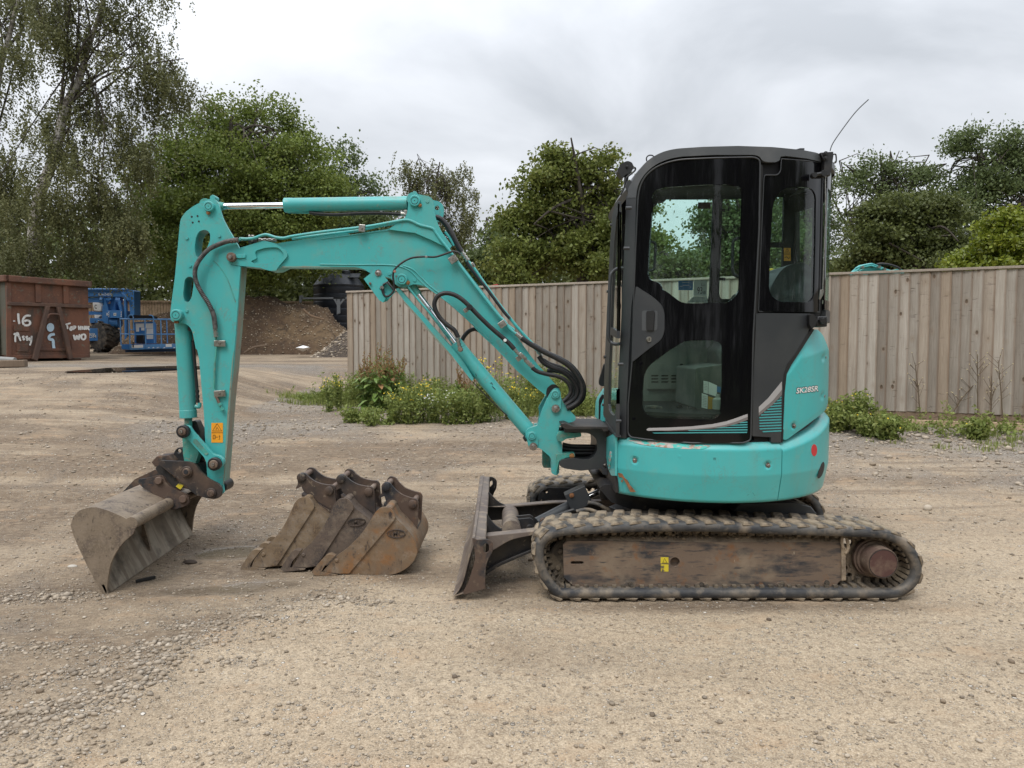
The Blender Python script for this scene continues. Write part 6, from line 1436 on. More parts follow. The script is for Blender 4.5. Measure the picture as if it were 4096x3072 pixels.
qp = [(1456, 118, 12), (1500, 112), (1925, 118), (1932, 190, 20), (1905, 285, 20), (1800, 465), (1728, 560, 40), (1702, 660, 40), (1692, 900), (1684, 1232, 8), (1588, 1232, 8), (1584, 1186), (1424, 1176), (1432, 700), (1452, 300)]
CYL('quarter_panel', 'F', qp, QR, .02, m_grey, .003, grid=18)
CYL('panel_seal', 'F', [(1940, 245), (1960, 255), (1868, 400), (1762, 560), (1722, 640), (1706, 800), (1692, 1200), (1684, 1235), (1676, 1230), (1690, 900), (1700, 640), (1728, 555), (1800, 460), (1905, 288)], QR + .003, .02, m_rubberseal, .001, grid=16)
CYL('door_seal', 'F', EtoF([(1494, 230), (1512, 240), (1516, 330), (1494, 900), (1470, 1500)]) + [(1452, 300), (1430, 700), (1418, 1180), (1410, 1180), (1430, 300)] + EtoF([(1482, 800)]), .793, .02, m_rubberseal, .001, grid=20)
_RP = [onCyl(.790)('E', *p[:2]) for p in top_sil[1:-2]]
def zroof(x): return float(np.interp(x, [p.x for p in _RP], [p.z for p in _RP]))
def roof():
    P = _RP; xs = [p.x for p in P]; zs = [p.z for p in P]
    X0, X1 = min(xs), CX + .73; b = MB(); rows = []; n = 48
    for i in range(n + 1):
        t = i / n; X = X0 + (X1 - X0) * (t**1.4 if t < 1 else 1); z = float(np.interp(X, xs, zs)); yn = CY - math.sqrt(max(.0, .790**2 - (X - CX)**2)); yf = 4.95
        row = [Vector((X, yn, z - .012))]
        for k in range(9): s = k / 8; row.append(Vector((X, yn + .02 + (yf - yn - .04) * s, z + .012 * math.sin(s * math.pi)**.5)))
        row.append(Vector((X, yf, z - .02))); rows.append(row)
    rows.append([p + Vector((.02, 0, -.05)) for p in rows[-1]]); rows.append([p - Vector((.06, 0, .02)) for p in rows[-1]])
    low = [[p - Vector((-.02, 0, .035)) for p in rows[0]]]
    b.loft(low + rows); b.build('roof', m_greyl, EX, smooth=50)
    b = MB(); b.loft([[p - Vector((0, 0, .05)) for p in r_] for r_ in rows[4:-2]]); b.build('headliner', m_int, EX, smooth=50)
roof()
CYL('roof_bolt', 'F', EtoF([(1838, 92), (1875, 92), (1875, 108), (1838, 108)]), .76, .03, m_black_plastic, grid=0)
def rear_glass():
    a0 = phi(onCyl(.79)('E', 2052, 900)); b = MB()
    def band(name, r, z0, z1, m, a0, a1, t=.006, n=26):
        b = MB(); rings = []
        for i in range(n + 1):
            ph = a0 + (a1 - a0) * i / n; rings.append([pt(ph, r, z0), pt(ph, r, z1), pt(ph, r - t, z1), pt(ph, r - t, z0)])
        b.loft(rings, True, True, True); return b.build(name, m, EX, smooth=40)
    z = lambda y: onCyl(.79)('E', 2100, y).z
    band('rear_glass', .79, z(1420), z(470), m_glassf, a0 + .03, R(18)); band('rear_header', .794, z(470), z(265), m_black, a0 + .01, R(20), .01); band('rear_sill', .795, z(1500), z(1420), m_black, a0 + .01, R(20), .01)
    band('rear_sill_bar', .80, z(1600), z(1505), m_grey, a0 + .02, R(22), .03); band('rear_post', .793, z(1420), z(470), m_black, a0 + .0, a0 + .03, .01)
    band('rear_post', .79, z(1420), z(470), m_black, R(19), R(22), .02)
    band('roof_rear_lip', .808, z(285), z(225), m_greyl, a0 + .06, R(22), .04)
    b = MB(); rings = []
rear_glass()
PLT('hinge_block', 'F', [(1990, 140), (2075, 142), (2072, 232), (1975, 230)], 4.02, .12, m_black_plastic, .006); disc('hinge_pin', 'F', 2034, 180, 24, 3.99, .05, m_black_plastic, ring=False)
PLT('latch', 'F', [(1918, 125, 8), (1950, 118, 8), (1985, 160, 14), (1975, 220, 14), (1940, 250, 14), (1918, 215, 20)], 3.985, .06, m_black_plastic, .006)
PLT('rear_bracket', 'E', [(2010, 130), (2125, 122), (2128, 150), (2100, 330), (2040, 328), (2046, 200)], 4.06, .05, m_blackp, .003); TUB('bracket_loop', 'E', [(2128, 145), (2146, 150), (2148, 210), (2128, 220)], 4.1, .004, m_blackp)
for x, y in ((2058, 140), (2058, 180)): bolt('E', x, y, 4.055, .009, m_black_plastic)
TUB('gas_strut', 'E', [(2055, 335), (2056, 700), (2045, 1000), (2032, 1330)], 4.0, .0035, m_zinc, smoothed=False); PLT('strut_foot', 'E', [(2015, 1315), (2045, 1315), (2038, 1360), (2012, 1402), (2002, 1395)], 3.99, .012, m_zinc, .002)
disc('strut_ball', 'E', 2048, 308, 28, 3.98, .04, m_black_plastic, ring=False); disc('strut_ball', 'E', 1965, 322, 24, 3.97, .03, m_black_plastic, ring=False); TUB('strut_pin', 'E', [(1965, 322), (2048, 308)], 3.99, .010, m_black_plastic, smoothed=False)
TUB('aerial', 'V', [(1793, 326), (1800, 308), (1825, 272), (1850, 240), (1876, 215)], 4.3, .003, m_grey)
TUB('roof_eye', 'E', [(512, 205), (510, 175), (530, 155), (560, 155), (575, 170)], 4.4, .004, m_black_plastic)
# front: windscreen frame on the plane across the nose
PF = onX(FX - .005)
def FRONT(name, c, pts, m, t=.02, holes=(), bv=.002, X=FX - .005): b = MB(); b.sheet(c, pts, onX(X), (t, 0, 0), holes); b.v = [(x, max(y, 4.075), z) for x, y, z in b.v]; return b.build(name, m, EX, smooth=30, bevel=bv)
ws_out = EtoF([(338, 470, 20), (250, 560, 80), (214, 650, 60), (196, 900), (176, 1300)]) + [(150, 500), (138, 900), (135, 1000, 20), (180, 1060), (262, 1180), (262, 600), (292, 200)] + EtoF([(330, 700)])
ws_h1 = EtoF([(322, 570, 40), (255, 650, 60), (232, 900), (208, 1400)]) + [(200, 236), (284, 262), (290, 200)] + EtoF([(318, 900)])
ws_h2 = [(199, 300), (284, 330), (272, 560), (258, 860, 40), (235, 1005, 20), (190, 975, 30), (178, 900), (185, 560)]
FRONT('windscreen_frame', 'F', ws_out, m_grey, holes=[ws_h1, ws_h2]); FRONT('windscreen_glass', 'F', [(p[0], p[1]) for p in ws_h1], m_glassf, .004, X=FX + .003, bv=0); FRONT('windscreen_glass', 'F', [(p[0], p[1]) for p in ws_h2], m_glassf, .004, X=FX + .003, bv=0)
TUB('grab_handle', 'E', [(318, 1130, 4.12), (262, 1132, 4.14), (220, 1160, 4.15), (198, 1210, 4.15), (188, 1400, 4.15), (182, 1659, 4.15), (180, 1720, 4.15), (200, 1765, 4.15), (235, 1785, 4.13), (285, 1782, 4.1)], 0, .010, m_grey)
for x, y in ((195, 755), (330, 610), (312, 958), (165, 1330)): b = MB(); p = onX(FX - .012)('E', x, y); b.tube([p, p + Vector((.03, 0, 0))], .009, 12); b.build('guard_stud', m_grey, EX)
for x, y in ((143, 490), (262, 555), (125, 905), (245, 1045)): b = MB(); p = onX(FX - .014)('F', x, y); b.tube([p, p + Vector((.03, 0, 0))], .009, 12); b.build('guard_stud', m_grey, EX)
TUB('wiper_arm', 'E', [(318, 750, 4.17), (296, 900, 4.22), (285, 1060, 4.26), (262, 1200, 4.34), (256, 1300, 4.38)], 0, .004, m_black_plastic); TUB('wiper_arm', 'E', [(300, 1060, 4.2), (285, 1240, 4.25), (300, 1300, 4.22)], 0, .003, m_black_plastic)
PLT('wiper_motor', 'E', [(250, 1290), (270, 1300), (278, 1400), (290, 1440), (290, 1480), (250, 1475), (242, 1400)], 4.36, .03, m_black_plastic, .004)
PLT('work_lamp', 'E', [(260, 275, 10), (290, 225, 20), (345, 200, 16), (385, 215, 16), (402, 255), (385, 290, 14), (330, 320, 8), (305, 350, 6), (262, 300, 10)], 4.16, .07, m_black_plastic, .006)
PLT('lamp_face', 'E', [(256, 290), (272, 268), (322, 330), (305, 355)], 4.17, .05, mat('lamp_lens', (.35, .32, .28), .25), .003)
PLT('lamp_bracket', 'E', [(322, 320), (360, 322), (352, 370), (350, 410), (316, 410)], 4.19, .02, m_black_plastic, .003); PLT('corner_bracket', 'E', [(345, 372), (380, 372), (390, 420), (410, 425), (412, 515, 10), (365, 520, 10), (328, 420)], 4.10, .015, m_grey, .003)
TUB('lamp_cable', 'E', [(395, 265), (412, 262), (410, 285), (370, 320), (335, 350), (325, 400), (310, 450), (285, 495)], 4.15, .005, m_black_plastic)
for x, y in ((342, 250),): bolt('E', x, y, 4.155, .006, m_black_plastic)
FRONT('nose_sill', 'F', [(150, 1030), (262, 1185), (250, 1190), (160, 1100)], m_grey, .03)
# far wall of the cab with its windows
fw = [(300, 300), (700, 130), (1700, 150), (1838, 200), (1838, 1600), (1750, 2000), (1700, 2500), (330, 2500), (300, 1500)]
YF = 4.93
wA = [(420, 560, 60), (480, 478, 40), (1060, 475, 40), (1088, 505, 30), (1075, 900), (1055, 1380, 40), (1020, 1432, 40), (760, 1440), (420, 1440)]
wB = [(1170, 520, 40), (1185, 462, 30), (1300, 458), (1400, 470, 30), (1400, 1360), (1290, 1395, 40), (1150, 1395, 40), (1138, 1350, 30), (1155, 900)]
wC = [(1520, 520), (1620, 462, 30), (1680, 455, 20), (1698, 490, 20), (1690, 905), (1520, 905)]; wC2 = [(1520, 948), (1688, 948), (1684, 1080), (1680, 1330), (1520, 1400)]
wD = [(1850, 640, 30), (1880, 600, 30), (1975, 588), (2070, 600), (2060, 1300), (1840, 1300), (1838, 900)]
fwv = [(p[0], p[1]) for p in fw]
b = MB(); b.sheet('E', fwv, onY(YF), (0, .025, 0), [wA, wB, wC, wC2]); b.v = [(x, y, min(z, zroof(x) - .035)) for x, y, z in b.v]; b.build('far_cab_wall', m_int, EX, smooth=0)
for w in (wA, wB, wC, wC2): b = MB(); b.sheet('E', [(p[0], p[1]) for p in w], onY(YF + .012), (0, .004, 0)); b.build('far_glass', m_glass, EX, smooth=0)
PLT('far_lower_panel', 'F', [(340, 150), (1440, 150), (1440, 915), (360, 915)], 4.88, .02, m_panel_int, .004)
PLT('vent_panel', 'F', [(516, 548, 10), (885, 545, 10), (885, 770, 10), (516, 768, 10)], 4.86, .02, m_panel_int, .004, holes=[[(548 + 86 * i, 655 + 27 * j, 6), (555 + 86 * i, 648 + 27 * j, 6), (612 + 86 * i, 648 + 27 * j, 6), (620 + 86 * i, 655 + 27 * j, 6), (612 + 86 * i, 662 + 27 * j, 6), (555 + 86 * i, 662 + 27 * j, 6)] for i in range(3) for j in range(3)])
PLT('vent_backing', 'F', [(530, 560), (870, 560), (870, 750), (530, 750)], 4.878, .001, m_ink, 0)
for x, y in ((812, 565), (808, 735)): bolt('F', x, y, 4.857, .008, m_int)
PLT('seat_box', 'F', [(935, 590, 20), (1170, 560), (1450, 560), (1450, 1010), (1090, 1010), (925, 930)], 4.25, .5, mat('seat_box_paint', (.065, .075, .066), .6, 0, [((.12, .12, .105), 8, .5, .75)]), .01)
for pts, mm, Y in (([(1003, 698), (1042, 705), (1040, 812), (1002, 800)], m_white, 4.248), ([(1046, 706), (1118, 738), (1116, 836), (1044, 812)], m_white, 4.248), ([(1120, 745), (1152, 752), (1150, 800), (1118, 795)], m_bluelabel, 4.247), ([(988, 805), (1040, 822), (1036, 942), (986, 928)], m_white, 4.248), ([(1042, 830), (1094, 848), (1088, 950), (1040, 942)], flat('amber_label', (.45, .25, .03)), 4.247)):
    PLT('notice_label', 'F', pts, Y, .001, mm, 0)
mark([[(1008, 715 + 14 * i), (1034, 720 + 14 * i)] for i in range(5)] + [[(994, 830 + 14 * i), (1030, 838 + 14 * i)] for i in range(7)], 'F', 4.2465, .002, m_ink)
b = MB(); b.lathe(at('F', 1125, 900, 4.24), (0, 0, 1), [(-.09, .03), (.03, .032), (.04, .012), (.06, .012)], 16); b.build('bottle', flat('cloudy_plastic', (.35, .37, .34), .4), EX)
f0 = at('F', 400, 950, 4.3).z; dbody('cab_floor', .74, f0 - .01, f0 + .01, FX + .04, CX + .5, m_int)
TUB('foot_pedal', 'F', [(860, 935), (900, 945), (960, 985), (1010, 1000)], 4.3, .014, m_black_plastic); TUB('foot_pedal', 'F', [(500, 930), (560, 925), (610, 930), (640, 940)], 4.3, .012, m_hosegrey); disc('pedal_boss', 'F', 800, 925, 24, 4.3, .03, m_int, ring=False)
PLT('seat_back', 'E', [(1560, 1480), (1575, 1310, 60), (1640, 1190, 60), (1700, 1120, 60), (1800, 1082, 40), (1880, 1078, 30), (1950, 1150, 40), (1955, 1280), (1930, 1420, 40), (1900, 1480)], 4.30, .42, m_seat, .05, sm=60)
PLT('seat_base', 'F', [(1190, 440, 30), (1230, 400, 30), (1600, 60), (1700, 80), (1560, 560), (1200, 560)], 4.30, .42, m_seat, .03)
PLT('console', 'E', [(1240, 1440), (1300, 1350, 20), (1420, 1300), (1500, 1450)], 4.3, .1, m_int, .01)
TUB('inner_handle', 'E', [(1315, 870), (1290, 872), (1262, 895), (1255, 960), (1252, 1120), (1262, 1175), (1290, 1200), (1312, 1205)], 4.05, .009, m_black_plastic)
TUB('inner_handle', 'E', [(540, 902), (570, 905), (586, 930), (582, 1060), (575, 1130), (555, 1148), (528, 1150)], 4.12, .008, m_black_plastic)
for x, y in ((1165, 628), (1165, 1222)): TUB('window_catch', 'E', [(1135, y), (1165, y), (1188, y + 2)], 4.85, .010, m_int)
PLT('inner_lamp', 'E', [(555, 590), (560, 500, 20), (610, 480), (625, 480), (640, 505), (680, 515, 16), (680, 545, 16), (640, 552), (605, 552), (600, 580, 14), (575, 595)], 4.25, .06, m_int, .006)
PLT('far_label', 'E', [(955, 560), (1064, 560), (1064, 615), (953, 615)], 4.925, .001, flat('brown_label', (.10, .035, .03)), 0)
PLT('blue_sticker', 'E', [(786, 1238, 6), (912, 1238, 6), (910, 1320, 6), (785, 1318, 6)], 4.925, .001, m_bluelabel, 0)
PLT('noise_sticker', 'E', [(920, 1235), (1032, 1233), (1030, 1372), (916, 1366)], 4.925, .001, flat('pale_sticker', (.62, .66, .62)), 0)
def small_text(s, c, x, y, w, h, Y, m=m_ink, bold=0, name='lettering'):
    b = MB(); o = at(c, x, y, Y); e = at(c, x + w, y, Y); t = at(c, x, y - h, Y); lettering(b, s, o, (1, 0, 0), (0, 0, 1), (e - o).length, (t - o).length, bold); b.build(name, m, EX, smooth=0)
small_text('93', 'E', 948, 1352, 44, 60, 4.9235); small_text('dB', 'E', 995, 1352, 26, 26, 4.9235); small_text('L', 'E', 984, 1280, 12, 20, 4.9235); small_text('WA', 'E', 999, 1280, 20, 8, 4.9235)
mark([[(x, 1258 + (i % 2) * 4) for x in (806, 884)] if False else [(820, 1252), (880, 1252)] for i in range(1)] + [[(822, 1277), (880, 1277)], [(800, 1286), (822, 1286)], [(885, 1292), (898, 1292)]], 'E', 4.9235, .003, m_white)
mark([[(898, 1388), (914, 1388), (908, 1402)], [(985, 1388), (998, 1386), (990, 1400)], [(876, 1412), (890, 1418)], [(896, 1415), (924, 1415)], [(910, 1404), (910, 1426)], [(942, 1406), (942, 1426)], [(955, 1406), (955, 1426)], [(968, 1408), (978, 1424)], [(985, 1414), (1012, 1414)], [(998, 1404), (998, 1426)], [(1012, 1406), (1024, 1410), (1014, 1424)]], 'E', 4.9235, .003, m_ink)
PLT('pattern_card', 'E', [(918, 1372), (1032, 1374), (1040, 1428), (860, 1428)], 4.9245, .0005, flat('faded_card', (.42, .46, .42)), 0)
def warn(c, x0, y0, x1, y1, Y, figure=True, parent=EX):
    PLT('warning_sticker', c, [(x0, y0), (x1, y0), (x1, y1), (x0, y1)], Y, .001, m_orange, 0, parent=parent)
    w = x1 - x0; h = (y1 - y0) / 2; cx = (x0 + x1) / 2
    mark([[(cx, y0 + h * .08), (x0 + w * .1, y0 + h * .82), (x1 - w * .1, y0 + h * .82), (cx, y0 + h * .08)], [(x0 + 2, y0 + h), (x1 - 2, y0 + h)], [(cx - w * .1, y0 + h * .7), (cx, y0 + h * .45), (cx + w * .12, y0 + h * .7)]], c, Y - .0012, .0045, m_ink, parent)
    return w, h
warn('E', 1697, 955, 1755, 1066, 4.90); mark([[(1702, 1040), (1720, 1030), (1740, 1048), (1748, 1030)]], 'E', 4.8985, .006, m_ink)
# ---- swing bracket and swing post
PLT('swing_bracket_plate', 'D', [(1385, 850), (1430, 845), (1500, 875), (1810, 880), (1810, 915), (1755, 925), (1740, 900), (1600, 905, 10), (1430, 905), (1410, 890), (1395, 870)], 4.42, .5, m_blackp, .004)
PLT('swing_bracket', 'D', [(1420, 890), (1810, 890), (1810, 1300), (1750, 1290), (1740, 1240, 10), (1560, 1260, 20), (1420, 1240, 20), (1375, 1215, 20), (1385, 1165, 30), (1500, 1150), (1580, 1165, 20), (1655, 1160, 50), (1705, 1100, 50), (1700, 985, 60), (1640, 935, 50), (1500, 928), (1420, 930)], 4.50, .36, m_grey, .008)
for i in range(6): TUB('bracket_hose', 'D', [(1405, 1030 + i * 17), (1480, 1045 + i * 16), (1600, 1048 + i * 15), (1720, 1052 + i * 14)], 4.62 + (i % 2) * .03, .013, m_hose)
PLT('swing_lug', 'D', [(1350, 960, 20), (1380, 920), (1500, 935), (1565, 930, 14), (1568, 965, 14), (1500, 975), (1430, 985, 20), (1400, 1010, 10), (1360, 1000, 10)], 4.52, .28, m_teal_dirty, .008)
PLT('swing_lug', 'D', [(1350, 1120), (1420, 1110), (1510, 1108, 10), (1512, 1140, 10), (1440, 1145), (1375, 1170, 20), (1350, 1290, 10)], 4.53, .26, m_teal_dirty, .008); bolt('D', 1485, 1130, 4.52, .011, m_brass)
post = [(1270, 640), (1310, 570, 60), (1342, 540, 40), (1378, 570, 40), (1396, 640, 20), (1410, 670), (1520, 795, 20), (1515, 825, 16), (1480, 842, 20), (1400, 850, 30), (1372, 885, 30), (1368, 960), (1400, 1010, 30), (1402, 1120, 20), (1378, 1165, 20), (1376, 1280, 10), (1350, 1302, 20), (1308, 1280, 10), (1308, 1180), (1300, 1140, 20), (1225, 1078, 20), (1200, 1062), (1130, 1072, 20), (1105, 1040, 20), (1100, 990), (1080, 940, 30), (1100, 900, 30), (1150, 880, 20), (1190, 870, 30), (1210, 790, 40), (1240, 710, 40)]
PLT('swing_post', 'D', post, 4.56, .06, m_teal, .012)
PLT('swing_post_core', 'D', [(1180, 900), (1250, 800), (1300, 700), (1400, 690), (1500, 800), (1480, 830), (1390, 850), (1365, 900), (1365, 1000), (1395, 1060), (1370, 1150), (1360, 1270), (1310, 1270), (1300, 1150), (1150, 1000)], 4.60, .16, m_teal, .01)
PLT('swing_post_far', 'D', [(1150, 860, 10), (1190, 850), (1205, 760, 40), (1195, 715, 20), (1240, 640, 30), (1270, 590, 20), (1300, 600), (1300, 700), (1250, 860), (1200, 890)], 4.76, .05, m_teal, .008)
PLT('swing_post_foot', 'D', [(1230, 1080), (1300, 1140), (1306, 1235), (1245, 1235, 12), (1230, 1215, 10)], 4.74, .05, m_teal_dirty, .006)
PLT('pin_retainer', 'D', [(1300, 660), (1300, 590, 30), (1320, 560, 30), (1345, 548, 30), (1385, 575, 30), (1393, 640), (1392, 725, 20), (1370, 740, 10), (1310, 740, 16), (1298, 700)], 4.548, .013, m_teal, .004); disc('pin_boss', 'D', 1342, 600, 38, 4.535, .02, m_teal)
bolt('D', 1345, 722, 4.545, .017, wash=True); 
PLT('pin_retainer', 'D', [(1100, 990), (1096, 940, 30), (1130, 918, 30), (1170, 925, 30), (1192, 965, 30), (1190, 1050, 14), (1150, 1078, 20), (1120, 1060, 20)], 4.548, .013, m_teal, .004); disc('pin_boss', 'D', 1140, 960, 36, 4.535, .02, m_teal); bolt('D', 1152, 1050, 4.545, .017)
PLT('grease_block', 'D', [(1058, 975), (1075, 960), (1098, 995), (1082, 1012)], 4.60, .04, m_black_plastic, .004)
def grime(c, pts, Y, name='grime_patch', m=m_blackp): PLT(name, c, pts, Y, .0015, m, 0)
grime('D', [(1262, 590, 10), (1270, 545, 12), (1310, 512, 12), (1350, 515, 12), (1380, 548, 12), (1350, 538), (1310, 560, 10), (1290, 600), (1285, 640), (1270, 640)], 4.598, m=m_black_plastic)

# ---- boom
C_ = 'C'
def A2(p): return conv('A', p, 'C')
def D2(p): return conv('D', p, 'C')
boom = A2([(660, 735, 20), (657, 695, 30), (690, 655, 30), (880, 600), (985, 568, 12), (1010, 572), (1100, 592), (1150, 582), (1700, 500)]) + [(0, 517), (300, 470), (440, 447), (540, 440, 60), (650, 462, 60), (730, 508, 60), (800, 575, 60), (900, 690), (1150, 1010), (1430, 1380), (1560, 1560)] + D2([(1180, 330), (1280, 440), (1372, 545), (1392, 590, 20), (1380, 640, 20), (1300, 640, 20), (1180, 545), (1000, 385), (820, 195), (690, 75)]) + [(1060, 1300), (940, 1185), (770, 1035), (690, 978, 30), (600, 946, 30), (545, 944), (500, 962, 20), (445, 975, 30), (395, 950, 30), (350, 890), (310, 880), (250, 860), (170, 846, 20), (120, 812, 20), (50, 796)] + A2([(1600, 794), (1150, 790), (1090, 822, 20), (1030, 826, 10), (950, 800), (720, 776, 20)])
PLT('boom', 'C', boom, 4.60, .15, m_teal, .006, sm=25)
BOOM = bpy.data.objects['boom']
# weld beads and flange line along the lower and upper edges
TUB('flange_edge', 'C', [(-260, 772), (0, 775), (300, 776), (430, 790), (520, 830), (590, 900), (660, 965), (760, 1035), (880, 1130), (1060, 1290), (1230, 1450)], 4.599, .004, m_teal, parent=BOOM)
TUB('flange_edge', 'C', [(-250, 553), (0, 522), (300, 482), (450, 460), (560, 458), (650, 478), (730, 525), (800, 592)], 4.599, .0035, m_teal, parent=BOOM)
TUB('flange_edge', 'C', [(460, 785), (540, 815), (610, 880), (680, 950), (770, 1020)], 4.600, .005, m_teal, parent=BOOM)
PLT('boom_nose_casting', 'A', [(660, 735, 20), (657, 695, 30), (690, 655, 30), (880, 598), (985, 566, 12), (1080, 590, 20), (1180, 660, 30), (1190, 700, 30), (1110, 790, 20), (1090, 826, 10), (1030, 826, 10), (950, 802), (720, 778, 20)], 4.585, .02, m_teal, .005,
    holes=[[(870, 745, 14), (925, 720, 14), (900, 660, 40), (1000, 625, 60), (1110, 625, 30), (1165, 690, 40), (1120, 740, 30), (1020, 765, 30), (900, 765, 20)]], parent=BOOM)
PLT('nose_recess', 'A', [(860, 600), (1120, 620), (1180, 690), (1100, 780), (860, 780)], 4.598, .003, m_teal, 0, parent=BOOM)
grime('A', [(1140, 788), (1400, 786), (1560, 792), (1560, 799), (1140, 799)], 4.5985, m=m_edge)
top_ear = [(330, 470), (420, 408, 40), (480, 370, 40), (500, 300, 30), (505, 210, 30), (520, 178, 20), (560, 160, 20), (600, 168, 10), (690, 185, 20), (718, 215, 20), (735, 370, 60), (790, 490, 40), (880, 610), (860, 640), (700, 560), (560, 500)]
PLT('cylinder_ear', 'C', top_ear, 4.578, .022, m_teal, .004, parent=BOOM)
PLT('cylinder_ear', 'C', [(480, 420), (500, 300), (520, 190, 20), (560, 170, 20), (690, 200, 10), (720, 218), (770, 228, 20), (808, 262, 20), (812, 330), (795, 380, 20), (740, 420), (800, 520), (860, 620), (700, 560)], 4.748, .022, m_teal, .004, holes=[circle_px(752, 284, 20, 16)], parent=BOOM)
disc('pin_boss', 'C', 558, 220, 48, 4.555, .03, m_teal, BOOM); disc('pin_head', 'C', 558, 158, 20, 4.60, .10, m_teal, BOOM, ring=False)
disc('rivet', 'C', 668, 224, 17, 4.574, .006, m_teal, BOOM, ring=False); bolt('C', 605, 262, 4.572, .008, m_brass, BOOM)
disc('pin_boss', 'C', 447, 900, 47, 4.555, .05, m_teal, BOOM); bolt('C', 500, 930, 4.57, .009, m_brass, BOOM); bolt('C', 405, 878, 4.58, .006, m_zinc, BOOM)
for x, y in ((340, 850), (557, 905)): disc('rivet', 'C', x, y, 17, 4.594, .008, m_teal, BOOM, ring=False)
disc('nose_pin', 'A', 697, 708, 40, 4.556, .04, m_pin, BOOM, ring=False, bolt=True); PLT('pin_lock_plate', 'A', [(735, 690), (825, 682), (825, 715), (770, 720), (735, 712)], 4.575, .012, m_teal, .002, parent=BOOM)
# lamp guard plate hanging under the boom
PLT('lamp_guard', 'C', [(118, 898, 4), (222, 812, 20), (245, 815, 20), (328, 912), (252, 985), (330, 1040), (285, 1102, 6), (250, 1080)], 4.55, .006, m_teal, .001, parent=BOOM)
PLT('lamp_guard_plate', 'C', [(250, 950), (300, 920), (390, 1010), (320, 1090), (285, 1102)], 4.57, .006, m_teal, .001, holes=[], parent=BOOM)
bolt('C', 244, 846, 4.547, .014, parent=BOOM); bolt('C', 175, 938, 4.547, .009, m_pin, BOOM, False)
TUB('lamp_cable', 'C', [(275, 975), (285, 1020), (310, 1048), (350, 1035), (380, 990), (378, 930), (372, 880), (378, 830), (410, 790), (470, 745), (540, 715), (640, 706), (730, 708), (800, 690), (880, 662), (930, 668), (955, 690)], 4.545, .0065, m_hose, parent=BOOM, per=6); disc('lamp_cable_end', 'C', 275, 972, 17, 4.54, .03, m_zinc, BOOM, ring=False)
TUB('lamp_frame', 'C', [(285, 950), (325, 925), (385, 1000)], 4.548, .008, m_black_plastic, parent=BOOM, smoothed=False); TUB('lamp_frame', 'C', [(285, 955), (300, 1040), (340, 1050)], 4.548, .005, m_black_plastic, parent=BOOM)
bolt('C', 659, 709, 4.535, .009, m_zinc, BOOM, False); disc('cable_clip', 'C', 385, 832, 12, 4.53, .015, flat('pink_tape', (.35, .16, .12)), BOOM, ring=False)
def clamp(c, x, y, w, h, a, Y, m=m_zinc):
    p = at(c, x, y, Y); s = CROP[c][2] / 4 / F * Y; b = MB(); b.box(p + Vector((0, .008, 0)), (w * s, .016, h * s), Matrix.Rotation(a, 3, 'Y')); o = b.build('pipe_clamp', m, EX, smooth=0, bevel=.003)
    b = MB(); b.lathe(p - Vector((0, .008, 0)), (0, 1, 0), [(0, .007), (.009, .008)], 6); b.build('clamp_bolt', m_bolt, o, smooth=0)
clamp('C', 890, 727, 72, 62, -.62, 4.555); clamp('C', 1316, 1288, 66, 56, -.62, 4.555); clamp('C', 1000, 1168, 38, 38, -.6, 4.56); clamp('C', 102, 458, 56, 62, .12, 4.56); clamp('A', 600, 1456, 98, 52, 0, 4.56); clamp('B', 600, 377, 98, 56, -.08, 4.56)
clamp('C', 1062, 776, 26, 44, -.5, 4.64); clamp('A', 872, 528, 50, 20, .05, 4.60); clamp('A', 885, 570, 70, 36, .05, 4.60, m_black_plastic)
# steel pipes along the boom
TUB('boom_pipe', 'A', [(785, 550), (840, 552), (900, 545), (960, 524), (1010, 516), (1090, 540), (1160, 545), (1240, 528), (1500, 490), (1830, 452), (2000, 425), (2120, 402), (2230, 390), (2330, 432), (2440, 462), (2470, 500), (2520, 570), (2600, 670), (2700, 810), (2850, 1010), (3000, 1200), (3060, 1262), (3110, 1330), (3165, 1375)], 4.575, .0095, m_teal, per=5)
for dy, Yp in ((14, 4.63), (20, 4.665), (26, 4.70)): TUB('boom_pipe', 'C', [(-500, 545 + dy * .2), (0, 482 + dy * .3), (90, 468 + dy * .3), (250, 435 + dy * .3), (420, 405 + dy * .3)], Yp, .009, m_teal)
TUB('boom_pipe', 'C', [(1010, 735), (1060, 790), (1150, 920), (1300, 1130), (1450, 1320), (1580, 1462)], 4.70, .010, m_teal); TUB('boom_hose', 'C', [(1010, 750), (1060, 830), (1180, 980), (1320, 1170), (1380, 1240)], 4.69, .010, m_hose)
TUB('boom_pipe', 'C', [(820, 490), (860, 540), (900, 610)], 4.70, .009, m_teal); TUB('boom_pipe', 'C', [(780, 580), (880, 720), (1100, 1010), (1300, 1240), (1420, 1340)], 4.655, .008, m_teal)
# hoses
TUB('boom_hose', 'C', [(740, 362), (790, 385), (850, 455), (895, 540), (935, 620), (965, 665)], 4.70, .0175, m_hose)
def fitting(c, x0, y0, x1, y1, Y, r=.013, m=m_zinc, n=3):
    a, b_ = at(c, x0, y0, Y), at(c, x1, y1, Y); mb = MB(); k = 2 * n + 1
    for i in range(k):
        p = a.lerp(b_, i / k); q = a.lerp(b_, (i + 1) / k); mb.tube([p, q], r * (1.0 if i % 2 == 0 else .72), 6 if i % 2 == 0 else 10)
    mb.build('hose_fitting', m, EX, smooth=30)
fitting('C', 962, 658, 1018, 738, 4.70, .015)
TUB('boom_hose', 'C', [(935, 1405), (900, 1340), (835, 1292), (775, 1232), (738, 1165), (730, 1105), (758, 1048), (815, 1022), (880, 1028), (950, 1062), (1020, 1122), (1110, 1215), (1210, 1312), (1310, 1398), (1375, 1455), (1420, 1505)], 4.535, .0145, m_hose, per=6)
